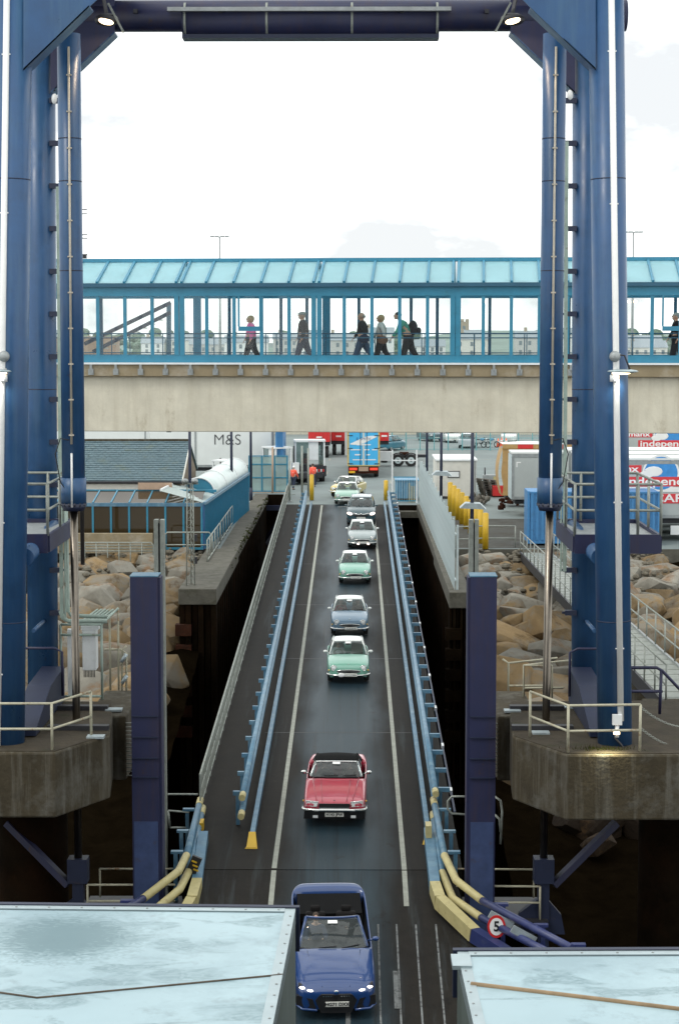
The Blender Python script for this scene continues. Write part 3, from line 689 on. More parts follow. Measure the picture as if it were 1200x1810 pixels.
def ferry_trailer(c0, c1, width, side, label, seam, seam_mat):
    # c0: far inner corner, c1: a nearer point of the inner edge
    u = (c1 - c0); u.z = 0; u.normalize()
    w = Vector((-u.y, u.x, 0)); w = w if w.x * side > 0 else -w
    H = 4.2; ln = 11.5; zt = c0.z
    t = thing('lorry_trailer', label, 'trailer', (c0.x + w.x * width / 2 + u.x * 5, c0.y + u.y * 5, 1.8))
    P = lambda a, b_, z: Vector((c0.x, c0.y, 0)) + w * a + u * b_ + V(0, 0, z)
    MB().hexa([P(0.02, 0.02, 1.8 + 1.0), P(width - .02, 0.02, 2.8), P(width - .02, ln, 2.8), P(0.02, ln, 2.8), P(0.02, 0.02, zt - .03), P(width - .02, 0.02, zt - .03), P(width - .02, ln, zt - .03), P(0.02, ln, zt - .03)]).build('box_body', 'trailer_side', t)
    MB().hexa([P(0.10, 0.10, zt - .028), P(width - .10, 0.10, zt - .028), P(width - .10, ln - .1, zt - .028), P(0.10, ln - .1, zt - .028), P(0.10, 0.10, zt - .006), P(width - .10, 0.10, zt - .006), P(width - .10, ln - .1, zt - .006), P(0.10, ln - .1, zt - .006)]).build('roof_sheet', 'trailer_roof', t)
    MB().hexa([P(0.02, 0, zt - .12), P(.10, 0, zt - .12), P(.10, ln, zt - .12), P(0.02, ln, zt - .12), P(0.02, 0, zt), P(.10, 0, zt), P(.10, ln, zt), P(0.02, ln, zt)]).build('side_rail', 'alu', t)
    MB().hexa([P(.101, 0, zt - .12), P(width, 0, zt - .12), P(width, .085, zt - .12), P(.101, .085, zt - .12), P(.101, 0, zt + .003), P(width, 0, zt + .003), P(width, .085, zt + .003), P(.101, .085, zt + .003)]).build('end_rail', 'alu', t)
    MB().hexa([P(-.01, -.06, zt - .35), P(width, -.06, zt - .35), P(width, -.002, zt - .35), P(-.01, -.002, zt - .35), P(-.01, -.06, zt + .01), P(width, -.06, zt + .01), P(width, -.002, zt + .01), P(-.01, -.002, zt + .01)]).build('end_frame', 'navy_dark', t)
    for i in range(10): MB().ball(P(0.15 + i * 0.26, 0.045, zt + .004), (0.011, 0.011, 0.006), 6, 4).build('rivet', 'steel_grey', t)
    for i in range(12): MB().ball(P(0.05, 0.2 + i * 0.22, zt + .001), (0.011, 0.011, 0.006), 6, 4).build('rivet', 'steel_grey', t)
    for bb in (3.1, 5.2, 7.6): MB().hexa([P(.102, bb, zt - .0058), P(width - .1, bb, zt - .0058), P(width - .1, bb + .035, zt - .0058), P(.102, bb + .035, zt - .0058), P(.102, bb, zt + .002), P(width - .1, bb, zt + .002), P(width - .1, bb + .035, zt + .002), P(.102, bb + .035, zt + .002)]).build('roof_lap', 'trailer_roof', t)
    pts = [at(x, y, Z=zt - .004) for x, y in seam]
    MB().tube(pts, 0.009 if seam_mat == 'seal_dark' else 0.020, 6).build('seam_strip', seam_mat, t)
    for k, yy in enumerate((2.5, 8.6, 9.9)):
        for a in (0.2, width - 0.2):
            q = P(a, yy, 2.3); MB().tube([q - w * 0.14, q + w * 0.14], 0.5, 16).build('wheel', 'rubber', t)
    MB().hexa([P(0.3, 0.3, 2.2), P(width - .3, .3, 2.2), P(width - .3, ln - .3, 2.2), P(.3, ln - .3, 2.2), P(0.3, 0.3, 2.79), P(width - .3, .3, 2.79), P(width - .3, ln - .3, 2.79), P(.3, ln - .3, 2.79)]).build('chassis', 'dark_metal', t)
    return t
ZT = 6.42
tl = ferry_trailer(at(527, 1606, Z=ZT), at(488, 1810, Z=ZT), 2.6, -1, 'pale roofed lorry trailer with damp stains, left of the blue convertible', [(500, 1723), (300, 1742), (66, 1764), (-20, 1752)], 'seal_dark')
tr = ferry_trailer(at(803, 1682, Z=ZT), at(831, 1810, Z=ZT), 2.6, 1, 'pale roofed lorry trailer with a tan seam strip, at the lower right', [(832, 1740), (1000, 1760), (1260, 1792)], 'seal_tan')
p = at(815, 1700, Z=ZT)
MB().obox(p + V(0, 0, .0), (0.14, 0.26, 0.03)).build('corner_cap', 'alu', tr)
# face of the quay above the rocks
tag(MB().box(-60, -6.45, 96.9, 97.35, -4, -0.012).build('quay_edge', 'coping'), kind='structure')
tag(MB().box(4.75, 60, 96.9, 97.35, -4, -0.012).build('quay_edge', 'coping'), kind='structure')

# ================================================================== lifting towers
YF, YR, YC = 43.6, 49.0, 46.2
M('lamp_glow', (0.9, 0.8, 0.6), 0.4, emit=(1.0, 0.72, 0.42, 7.0))
M('lamp_white', (0.9, 0.9, 0.85), 0.4, emit=(1.0, 0.9, 0.75, 3.0))
def railing(parent, pts, h, mat, r_=0.03, rails=(1.0, 0.52), name=True):
    """posts and rails as parts of a thing"""
    pts = [Vector(p) for p in pts]
    for p in pts: MB().tube([p, p + V(0, 0, h)], r_, 7).build('post', mat, parent)
    for f in rails: MB().tube([p + V(0, 0, h * f) for p in pts], r_, 7).build('rail', mat, parent)

def leg_line(px0, py0, px1, py1, Y): return at(px0, py0, Y=Y), at(px1, py1, Y=Y)
def ring(p, q, f, r_):
    a = p.lerp(q, f); d = (q - p).normalized()
    return MB().tube([a - d * 0.012, a + d * 0.012], r_, 24)
tower = {}
ZB = at(1003, 1332, Y=42.5).z
for side, S in (('left', -1), ('right', 1)):
    t = thing('lifting_tower', 'navy blue twin-legged steel lifting tower on the %s of the ramp' % side, 'tower', (S * 6.7, 46, ZB))
    tower[side] = t
    if S < 0:
        f1, f0 = leg_line(27, -40, 14, 1322, YF); r1, r0 = leg_line(70, -40, 77, 1262, YR)
        c1, c0 = leg_line(122, 60, 131, 888, YC); rod0 = at(139, 1530, Y=YC); pipe = (leg_line(19, -40, 2, 1318, YF))
        tray = leg_line(103, 330, 110, 1092, 47.6)
    else:
        f1, f0 = leg_line(1070, -40, 1086, 1320, YF); r1, r0 = leg_line(1039, -40, 1036, 1262, YR)
        c1, c0 = leg_line(980, 60, 971, 888, YC); rod0 = at(960, 1530, Y=YC); pipe = (leg_line(1075, -40, 1092, 1268, YF))
        tray = leg_line(1001, 250, 997, 1010, 47.6)
    MB().tube([f0, f1], 0.405, 32).build('front_leg', 'navy', t)
    MB().tube([r0, r1], 0.40, 32).build('rear_leg', 'navy', t)
    MB().tube([f0 - V(0, 0, .05), f0 + V(0, 0, 0.06)], 0.56, 24).build('base_flange', 'navy_dark', t)
    for f in (0.17, 0.745): ring(f0, f1, f, 0.409).build('weld_ring', 'navy_dark', t)
    for f in (0.45,): ring(r0, r1, f, 0.404).build('weld_ring', 'navy_dark', t)
    # hydraulic cylinder, collar, flange, bright rod
    MB().tube([c1, c0], 0.285, 28).build('hydraulic_cylinder', 'navy', t)
    dn = (c0 - c1).normalized()
    q = c0 - dn * 0.62
    MB().tube([q, c0 + dn * 0.02], 0.315, 28).build('cylinder_collar', 'navy', t)
    MB().tube([c0 + dn * 0.021, c0 + dn * 0.20], [0.33, 0.26], 28).build('cylinder_flange', 'navy_dark', t)
    for k in range(14):
        a = 2 * math.pi * k / 14; p = c0 + V(0.30 * math.cos(a), 0.30 * math.sin(a), 0.0)
        MB().tube([p, p + dn * 0.08], 0.025, 6).build('bolt', 'dark_metal', t)
    for f in (0.22, 0.31, 0.5): ring(c1, c0, f, 0.289).build('weld_ring', 'navy_dark', t)
    MB().tube([c0 + dn * 0.2, rod0], 0.098, 20).build('piston_rod', 'rod', t)
    MB().obox(rod0 - V(0, 0, 0.1), (0.5, 0.45, 0.62)).build('yoke', 'navy_dark', t)
    MB().bar(rod0 - V(0, 0, 0.42), rod0 - V(0, 0, 3.2), 0.28, 0.28).build('hanger', 'navy_dark', t)
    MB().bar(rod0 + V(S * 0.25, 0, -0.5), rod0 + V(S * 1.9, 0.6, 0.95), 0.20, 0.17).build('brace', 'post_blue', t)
    q = MB(); cx = rod0 + V(0, -0.1, -1.15)
    q.extr([cx + V(-0.75, 0, -0.6), cx + V(0.55, 0, -0.6), cx + V(0.45, 0, -0.1), cx + V(0, 0, 0.42), cx + V(-0.6, 0, -0.05)], (0, 0.18, 0)); q.build('lift_bracket', 'navy_dark', t)
    # conduit with clips up the cylinder
    off = V(-S * 0.02, -0.305, 0); a, b_ = c1 + off + V(0.02, 0, -0.35), c0 + off + V(0.02 * S, 0, -0.1)
    MB().tube([a, a.lerp(b_, 0.86)], 0.028, 8).build('conduit', 'conduit', t)
    a2 = a.lerp(b_, 0.88); MB().tube([a2, b_], 0.026, 8).build('conduit', 'pipe_white', t)
    for k in range(11):
        p = a.lerp(b_, 0.06 + k * 0.078); MB().obox(p, (0.12, 0.06, 0.035)).build('conduit_clip', 'conduit', t)
    # hose loop
    p = a.lerp(b_, 0.86); MB().tube([p + V(S * .06, 0, .1), p + V(S * 0.28, 0.05, .14), p + V(S * 0.42, .1, -.25), p + V(S * 0.3, .1, -0.95), p + V(S * .06, .02, -1.25)], 0.014, 6).build('hose', 'black', t)
    # big white drain pipe down the front leg
    po = V(0, -0.40, 0)
    MB().tube([pipe[0] + po, pipe[1] + po], 0.074, 14).build('drain_pipe', 'pipe_white', t)
    for k in range(5):
        p = (pipe[0] + po).lerp(pipe[1] + po, 0.1 + 0.2 * k); MB().obox(p + V(0, 0.02, 0), (0.2, 0.07, 0.03)).build('pipe_clip', 'pipe_white', t)
    # cable tray between the legs and its brackets on the rear leg
    MB().bar(tray[0], tray[1], 0.09, 0.07, up=(0, 1, 0)).build('cable_tray', 'rail_green', t)
    MB().bar(tray[0] + V(-S * .09, .02, 0), tray[1] + V(-S * .09, .02, 0), 0.04, 0.06, up=(0, 1, 0)).build('guide_strip', 'rail_green', t)
    for k in range(13):
        py = 178 + 75.4 * k
        p = at(99 if S < 0 else 1008, py, Y=YR - 0.25)
        q = MB(); q.obox(p, (0.30, 0.16, 0.13)); q.obox(p + V(-S * 0.18, 0, 0.0), (0.10, 0.06, 0.06)); q.build('bracket', 'navy_dark', t)
    # top gussets: plate + sloping flange; rear plate colour darkened for backlit shade
    def gus(poly, Y, th, Y2, gm='navy'):
        P = [at(x, y, Y=Y) for x, y in poly]
        MB().extr(P, (0, th, 0)).build('gusset_plate', gm, t)
        MB().extr([P[0], P[1], P[1] + V(0, 0, 0.04), P[0] + V(0, 0, 0.04)], (0, Y2, 0)).build('gusset_flange', gm if gm == 'navy' else 'navy', t)
    if S < 0:
        gus([(158, 12), (42, 124), (42, -40), (215, -40)], YF - 0.36, 0.05, 0.7)
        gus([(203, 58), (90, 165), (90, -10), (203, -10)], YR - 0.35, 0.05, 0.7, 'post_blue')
    else:
        gus([(938, 14), (1052, 123), (1052, -40), (885, -40)], YF - 0.36, 0.05, 0.7)
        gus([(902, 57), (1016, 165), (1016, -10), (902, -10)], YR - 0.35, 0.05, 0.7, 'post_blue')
    # head box that ties front and rear legs together
    zt = at(600, 6, Y=YR).z
    xs_ = (4.9, 6.45) if S > 0 else (-8.6, -6.3)
    MB().box(xs_[0], xs_[1], YF - 0.3, YR + 0.4, zt + 0.05, zt + 1.2).build('head_box', 'navy_dark', t)
    # mid-height service platform between the legs
    zp = at(75, 968, Y=44.8).z
    if S > 0: px0, px1 = at(1000, 950, Y=46.5).x, at(1168, 950, Y=44.6).x
    else: px0, px1 = at(-70, 950, Y=44.6).x, at(106, 950, Y=46.5).x
    MB().box(px0, px1, 44.75, 48.5, zp + 0.20, zp + 0.24).build('platform_plate', 'steel_grey', t)
    for (xa, xb, ya, yb) in ((px0, px1, 44.66, 44.745), (px0, px1, 48.505, 48.59)):
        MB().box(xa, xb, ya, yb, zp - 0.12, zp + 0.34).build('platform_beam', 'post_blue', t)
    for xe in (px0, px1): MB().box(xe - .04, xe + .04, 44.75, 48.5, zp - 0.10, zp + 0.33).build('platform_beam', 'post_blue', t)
    yb_ = [44.7, 46.6, 48.5]
    corners = [(px0, 44.7, zp + .3), (px0 + 0.55, 44.7, zp + .3), (px1 - 0.55, 44.7, zp + .3), (px1, 44.7, zp + .3), (px1, 46.6, zp + .3), (px1, 48.5, zp + .3), (px1 - .6, 48.5, zp + .3), (px0 + 0.6, 48.5, zp + .3), (px0, 48.5, zp + .3), (px0, 46.6, zp + .3)]
    for p in corners: MB().tube([V(*p), V(*p) + V(0, 0, 1.25)], 0.036, 8).build('post', 'galv', t)
    for hh in (1.25, 0.62):
        MB().tube([V(*p) + V(0, 0, hh) for p in corners], 0.034, 8, closed=True).build('rail', 'galv', t)
    # horizontal and diagonal bracing tubes between the legs
    fm = f0.lerp(f1, 0.20); rm = r0.lerp(r1, 0.235)
    p = at(45 if S < 0 else 1060, 985, Y=YF + .2); q = at(100 if S < 0 else 1008, 930, Y=YR - .2)
    MB().tube([p, q], 0.21, 18).build('cross_brace', 'navy', t)
    p = at(60 if S < 0 else 1050, 1115, Y=YF + .3); q = at(78 if S < 0 else 1036, 1098, Y=YR - .3); MB().tube([p, q], 0.05, 8).build('tie_rod', 'navy', t)
    # inclined machinery housing between the legs at the foot
    hx = at(66, 1260, Y=46).x if S < 0 else at(1046, 1260, Y=46).x
    q = MB(); w2 = 0.42
    prof = [(44.1, ZB + 0.05), (48.6, ZB + 0.05), (48.6, ZB + 0.95), (46.4, ZB + 0.85), (44.1, ZB + 0.2)]
    q.extr([V(hx - w2 * .7, y, z) for y, z in prof], (1.4 * w2, 0, 0)); q.build('machinery_housing', 'navy_dark', t)
    q = MB(); q.tube([V(hx + S * -0.35, 47.9, ZB + 0.3), V(hx - S * 0.35, 47.9, ZB + 1.45), V(hx - S * 0.15, 47.9, ZB + 1.55), V(hx + S * 1.1, 47.9, ZB + 1.55)], 0.035, 8)
    q.build('guard_rail', 'post_blue', t)

# outdoor lamps on arms on the front legs
def leg_lamp(px, py, sgn, label):
    p = at(px, py, Y=YF - 0.52)
    t = thing('arm_lamp', label, 'lamp', p)
    MB().ball(p, (0.13, 0.12, 0.13), 12, 8).build('junction_box', 'steel_grey', t)
    MB().tube([p + V(0, -.02, .05), p + V(sgn * .22, -0.02, 0.02), p + V(sgn * 0.34, -0.05, -0.3)], 0.022, 6).build('arm', 'dark_metal', t)
    MB().ball(p + V(sgn * 0.18, -0.06, -0.34), (0.36, 0.14, 0.05), 14, 6).build('lamp_head', 'alu', t)
    MB().ball(p + V(sgn * 0.14, -0.06, -0.385), (0.22, 0.10, 0.03), 12, 5).build('lens', 'lamp_glow', t)
    MB().tube([p + V(-.02, 0, -0.42), p + V(-.02, 0, -0.58)], 0.09, 10).build('collar', 'white_paint', t)
    ld = bpy.data.lights.new('arm_lamp_light', 'SPOT'); lo = bpy.data.objects.new('arm_lamp_light', ld); col.objects.link(lo); lo.parent = t
    lo.location = (sgn * 0.10, -0.10, -0.46); lo.rotation_euler = (R(24), 0, 0); ld.energy = 60; ld.spot_size = R(120); ld.spot_blend = 1; ld.color = (1.0, 0.97, 0.85); ld.shadow_soft_size = 0.12
leg_lamp(1086, 630, 1, 'small outdoor lamp on a bent arm on the right tower leg')
leg_lamp(8, 630, -1, 'small outdoor lamp on a bent arm on the left tower leg')
# low lamp at the foot of the right tower's drain pipe
p = at(1090, 1272, Y=YF - 0.5)
t = thing('foot_lamp', 'small white lamp box at the foot of the right drain pipe', 'lamp', p - V(0, 0, .6))
MB().obox(p, (0.22, 0.12, 0.24)).build('lamp_box', 'white_paint', t)
MB().tube([p - V(0, 0, .12), p - V(0, 0, .42)], 0.05, 8).build('pipe_stub', 'white_paint', t)
MB().tube([p - V(.05, 0, .42), p + V(.12, .02, -.62), p + V(.2, -.05, -.85)], 0.03, 6).build('flexible_hose', 'dark_metal', t)
MB().obox(p - V(.02, .09, .30), (0.14, 0.06, 0.05)).build('lens', 'lamp_glow', t)
ld = bpy.data.lights.new('foot_lamp_light', 'SPOT'); lo = bpy.data.objects.new('foot_lamp_light', ld); col.objects.link(lo); lo.parent = t
lo.location = (-0.3, -0.75, 0.5); lo.rotation_euler = (R(-8), R(0), 0); ld.energy = 240; ld.spot_size = R(125); ld.spot_blend = 1; ld.color = (1, .92, .6); ld.shadow_soft_size = 0.05

# head beams between the towers; rear beam and casing coloured darker for underside shade
t = thing('head_beam', 'shade-painted blue round beam with strapped casing spanning between the tower tops', 'beam', (0, YR, at(600, 60, Y=YR).z))
zb = at(600, 56, Y=YR).z
zc = zb + 0.40
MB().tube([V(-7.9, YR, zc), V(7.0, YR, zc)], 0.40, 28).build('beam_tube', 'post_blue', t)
xa, xb = at(324, 60, Y=YR).x, at(775, 60, Y=YR).x
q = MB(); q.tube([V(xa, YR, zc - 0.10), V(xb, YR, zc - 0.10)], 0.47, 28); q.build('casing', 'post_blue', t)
MB().box(xa, xb, YR - 0.3, YR + 0.3, zc - 0.60, zc - 0.5).build('casing_keel', 'navy_dark', t)
for x in (326, 471, 622, 773):
    X_ = at(x, 40, Y=YR - .5).x
    MB().tube([V(X_ - 0.03, YR, zc - 0.10), V(X_ + 0.03, YR, zc - 0.10)], 0.478, 28).build('strap', 'galv', t)
MB().box(at(300, 14, Y=YR).x, at(795, 14, Y=YR).x, YR - 0.62, YR - 0.45, at(600, 19, Y=YR - .6).z, at(600, 12, Y=YR - .6).z).build('walkway_plank', 'steel_grey', t)
for x in (240, 390, 550, 710, 860): MB().obox(at(x, 20, Y=YR - .45), (0.1, 0.12, 0.1)).build('hanger', 'dark_metal', t)
t = thing('head_beam', 'navy front crossbeam above the camera joining both towers', 'beam', (0, YF, 19.3))
MB().tube([V(-7.9, YF, 19.75), V(7.1, YF, 19.75)], 0.42, 24).build('beam_tube', 'navy', t)
del t['category']; t['kind'] = 'structure'

# floodlights under the head beam
def flood(px, py, sgn, label):
    p = at(px, py, Y=46.6); t = thing('floodlight', label, 'floodlight', p)
    rot = Matrix.Rotation(R(14 * sgn), 3, 'Y') @ Matrix.Rotation(R(-28), 3, 'X')
    q = MB(); q.ball(p + V(0, 0.12, 0.03), (0.30, 0.16, 0.16), 14, 8); q.build('housing', 'dark_metal', t)
    q = MB(); q.ball(p + V(0, -0.02, -0.03), (0.19, 0.05, 0.085), 14, 8, rot=rot); q.build('lens', 'lamp_glow', t)
    MB().bar(p + V(sgn * 0.02, 0.1, .1), p + V(-sgn * 0.1, 0.3, 0.6), 0.08, 0.05).build('bracket', 'dark_metal', t)
    MB().bar(p + V(sgn * 0.05, 0.05, .42), p + V(sgn * 0.42, 0.05, -0.28), 0.07, 0.05).build('shade_arm', 'galv', t)
    ld = bpy.data.lights.new('floodlight_light', 'SPOT'); lo = bpy.data.objects.new('floodlight_light', ld); col.objects.link(lo); lo.parent = t
    lo.location = (0, -0.2, -0.15); lo.rotation_euler = (R(30), 0, 0); ld.energy = 60; ld.spot_size = R(130); ld.color = (1, .75, .5)
flood(188, 36, 1, 'lit orange floodlight under the top left gusset')
flood(906, 35, -1, 'lit orange floodlight under the top right gusset')
for k, (px, py, lab) in enumerate(((97, 175, 'white hanging lamp high between the left tower legs'), (1007, 168, 'white hanging lamp high between the right tower legs'))):
    p = at(px, py, Y=YR - .3); t = thing('hanging_lamp', lab, 'lamp', p)
    MB().ball(p, (0.08, 0.08, 0.14), 12, 8).build('shade', 'white_paint', t)
    MB().tube([p + V(0, 0, .2), p + V(.03, 0, .5)], 0.02, 6).build('stem', 'dark_metal', t)

# ------------------------------------------------------------------ concrete bases
for S, side in ((-1, 'left'), (1, 'right')):
    t = thing('concrete_base', 'streaked old concrete base block under the %s tower' % side, 'base', (S * 7, 46, ZB - 1.6))
    if S > 0: poly = [(906, 1302), (1000, 1334), (1360, 1334), (1330, 1236), (900, 1240), (900, 1262)]
    else: poly = [(194, 1300), (98, 1330), (-260, 1330), (-230, 1236), (200, 1240), (200, 1262)]
    P = [at(x, y, Z=ZB) for x, y in poly]
    h = 1.55
    o = MB().extr([p - V(0, 0, h) for p in P], (0, 0, h)).build('block', 'concrete_old', t); bevel(o, 0.05)
    cx = sum((p.x for p in P)) / 6; cy = sum((p.y for p in P)) / 6
    MB().extr([V(cx + (p.x - cx) * 0.985, cy + (p.y - cy) * 0.97, ZB + 0.003) for p in P], (0, 0, 0.012)).build('top_screed', 'concrete_top', t)
    xa, xb = (at(878, 1262, Z=ZB).x, at(906, 1262, Z=ZB).x + 0.6) if S > 0 else (at(196, 1262, Z=ZB).x - 0.6, at(224, 1262, Z=ZB).x)
    o = MB().box(xa, xb, 46.9, 50.4, ZB - 1.7, ZB - 0.03).build('rear_block', 'concrete_old', t); bevel(o, 0.05)
    xo = xa if S > 0 else xb
    for k in range(14):
        z = ZB - 0.2 - k * 0.105
        q = MB(); q.tube([V(xo, 46.86, z), V(xo - S * 0.20, 46.86, z), V(xo - S * 0.20, 46.86, z - 0.05)], 0.014, 6); q.build('rung', 'galv', t)
    xs_ = sorted((xo - S * 0.22, xo - S * 0.26)); MB().box(xs_[0], xs_[1], 46.8, 46.9, ZB - 1.7, ZB).build('rung_stile', 'galv', t)
    # supporting pile shaft
    MB().tube([V(S * 8.3, 47.5, ZB - 1.56), V(S * 8.3, 47.5, -9.2)], 0.9, 24).build('pile_shaft', 'sheet_pile', t)
    MB().box(*(sorted((S * 5.4, S * 7.0))), 45.2, 48.6, -9.2, ZB - 1.56).build('pier', 'sheet_pile', t) if False else None
    # plates let into the top
    pls = ((955, 1295, 'plate'), (1000, 1250, 'plate'), (905, 1256, 'plate')) if S > 0 else ((170, 1302, 'plate'), (202, 1254, 'plate'))
    for x, y, _ in pls:
        p = at(x, y, Z=ZB + .03); MB().obox(p, (0.42, 0.30, 0.05)).build('hatch_plate', 'steel_plate', t)
    # slot cover beside the rod
    p = at(958 if S > 0 else 139, 1285, Z=ZB + .08); MB().box(p.x - 0.75, p.x + 0.75, p.y - .12, p.y + .12, ZB + .015, ZB + 0.13).build('slot_cover', 'dark_metal', t)
    p = at(948 if S > 0 else 144, 1250, Z=ZB + .08); MB().box(p.x - 0.7, p.x + 0.7, p.y - .12, p.y + .12, ZB + .015, ZB + 0.13).build('slot_cover', 'dark_metal', t)
    # front railing
    rt = thing('base_railing', 'rusty cream tube railing around the front of the %s concrete base' % side, 'railing', (P[1].x, P[1].y, ZB))
    rl = [(936, 1302), (1003, 1330), (1130, 1328)] if S > 0 else [(162, 1302), (93, 1326), (-40, 1326)]
    RP = [at(x, y, Z=ZB + .01) for x, y in rl]
    for p in RP: MB().tube([p, p + V(0, 0, 1.1)], 0.033, 8).build('post', 'rail_cream', rt)
    for hh in (1.1, 0.5): MB().tube([p + V(0, 0, hh) for p in RP], 0.031, 8).build('rail', 'rail_cream', rt)
# chain on the right base
a = at(1132, 1250, Y=43.3); b_ = at(1215, 1285, Y=43.6)
t = thing('chain', 'pale chains hung from the right base railing', 'chain', a - V(0, 0, 1.2))
for dz, nm in ((0, 'upper'), (-0.5, 'lower')):
    for k in range(26):
        f = k / 25; p = a.lerp(b_, f) + V(0, 0, dz - 0.25 * 4 * f * (1 - f) * 0.5)
        q = MB(); rot = Matrix.Rotation(R(90) * (k % 2), 3, 'X')
        pts = [p + rot @ V(0.033 * math.cos(u) * 1.1, 0.018 * math.sin(u), 0) for u in [2 * math.pi * j / 8 for j in range(8)]]
        q.tube(pts, 0.007, 5, closed=True); q.build('link', 'galv', t)
# weeds at the foot of the right leg
wd = MB(); rr_ = random.Random(4)
for k in range(160):
    p = at(1060, 1326, Z=ZB) + V(rr_.gauss(0, 0.32), rr_.gauss(0, 0.08), 0.01)
    d_ = V(rr_.uniform(-.05, .05), rr_.uniform(-.05, .05), rr_.uniform(.04, .14))
    wd.add([p, p + V(0.015, 0, 0), p + d_], [(0, 1, 2)])
tag(wd.build('weeds', 'moss'), 'small tuft of weeds at the foot of the right tower leg', 'weeds', kind='stuff')

# ------------------------------------------------------------------ guide posts in the water
for S, side in ((-1, 'left'), (1, 'right')):
    Yp = 45.6
    a, b_ = (at(230, 1020, Y=Yp), at(279, 1020, Y=Yp)) if S < 0 else (at(831, 1020, Y=Yp), at(878, 1020, Y=Yp))
    t = thing('guide_post', 'broad dark blue steel guide post standing beside the %s edge of the ramp' % side, 'post', ((a.x + b_.x) / 2, Yp, -9.2))
    zt = a.z; w = b_.x - a.x
    MB().box(a.x, b_.x, Yp, Yp + 0.05, -9.2, zt).build('front_flange', 'post_blue', t)
    MB().box(a.x, b_.x, Yp + 0.65, Yp + 0.7, -9.2, zt).build('rear_flange', 'post_blue', t)
    MB().box((a.x + b_.x) / 2 - .03, (a.x + b_.x) / 2 + .03, Yp + 0.05, Yp + 0.65, -9.2, zt - 0.002).build('web', 'post_blue', t)
    if S < 0: MB().box(b_.x - .04, b_.x + 0.06, Yp + .052, Yp + .648, -9.2, zt - .02).build('side_plate', 'post_blue', t)
    else: MB().box(a.x - .06, a.x + 0.04, Yp + .052, Yp + .648, -9.2, zt - .02).build('side_plate', 'post_blue', t)
    MB().box(a.x - .01, b_.x + .01, Yp - .01, Yp + .71, zt + .001, zt + .03).build('cap_plate', 'pipe_blue', t)
    for py in (1266, 1303, 1340, 1374):
        z = at(254, py, Y=Yp).z; MB().box(a.x + .02, b_.x - .02, Yp - .05, Yp - .002, z - .012, z + .012).build('stiffener', 'navy_dark', t)
    z1 = at(254, 1452, Y=Yp).z
    MB().box(a.x + .04, b_.x - .04, Yp - .03, Yp - .004, z1 - 4, z1).build('rubbing_plate', 'post_pale', t)
    # grey fender guide just behind
    Yg = 51.5
    a = at(272 if S < 0 else 829, 919, Y=Yg); b_ = at(290 if S < 0 else 846, 919, Y=Yg)
    t = thing('fender_guide', 'slim grey steel fender guide rising behind the %s blue post' % side, 'post', (a.x, Yg, -9.2))
    MB().box(a.x, a.x + 0.12, Yg, Yg + 0.3, -9.2, a.z).build('channel', 'galv', t)
    MB().box(b_.x - .11, b_.x, Yg, Yg + 0.3, -9.2, a.z).build('channel', 'galv', t)
    MB().box(a.x + 0.12, b_.x - .11, Yg + 0.1, Yg + 0.2, -9.2, a.z - .1).build('web', 'dark_metal', t)
# low white railings on the lifting frame near the ramp mouth
for S, side in ((-1, 'left'), (1, 'right')):
    if S > 0: A, B = [(806, 1536), (943, 1537)], [(806, 1566), (954, 1567), (954, 1612)]
    else: A, B = [(177, 1536), (312, 1536)], [(155, 1564), (310, 1564)]
    t = thing('low_railing', 'thin cream railing at water level on the %s of the ramp mouth' % side, 'railing', at(A[0][0], 1600, Y=46.5))
    q1, q2 = at(*A[0], Y=47.6), at(*A[1], Y=47.6); MB().tube([q1, q2], 0.026, 7).build('rail', 'rail_cream', t)
    for p in ((q1 if S < 0 else q2),): MB().tube([p, p - V(0, 0, 0.75)], 0.026, 7).build('post', 'rail_cream', t)
    q1, q2 = at(*B[0], Y=46.0), at(*B[1], Y=46.0); 
    MB().tube([q1, q2], 0.028, 7).build('rail', 'rail_cream', t); MB().tube([q1 - V(0, 0, .42), q2 - V(0, 0, .42)], 0.028, 7).build('rail', 'rail_cream', t)
    for p in ((q1 if S < 0 else q2),): MB().tube([p, p - V(0, 0, 0.85)], 0.028, 7).build('post', 'rail_cream', t)
    MB().box(min(q1.x, q2.x) - .2, max(q1.x, q2.x) + .2, 45.8, 47.9, q1.z - 0.98, q1.z - 0.86).build('grating', 'dark_metal', t)
# hoops behind the right guide post, and stub rails at the end of the footway railing
t = thing('hoop_rail', 'bent grey tube hoop rail behind the right blue post', 'railing', at(800, 1450, Y=48.5))
P = [at(x, y, Y=48.5) for x, y in ((830, 1408), (798, 1408), (791, 1416), (791, 1430), (798, 1438), (830, 1440))]
MB().tube(P, 0.03, 8).build('hoop', 'galv', t)
P = [at(x, y, Y=48.5) for x, y in ((874, 1408), (884, 1415), (887, 1435), (884, 1492))]; MB().tube(P, 0.03, 8).build('hoop', 'galv', t)
P = [at(x, y, Y=48.5) for x, y in ((874, 1440), (882, 1448), (884, 1470))]; MB().tube(P, 0.03, 8).build('hoop', 'galv', t)
t = thing('stub_rail', 'short grey stub rails joining the footway railing to the left post', 'railing', at(320, 1460, Y=52))
for P in (((297, 1404), (350, 1404)), ((298, 1433), (335, 1436)), ((301, 1463), (330, 1463)), ((298, 1433), (301, 1463))):
    MB().tube([at(x, y, Y=52) for x, y in P], 0.028, 7).build('rail', 'galv', t)
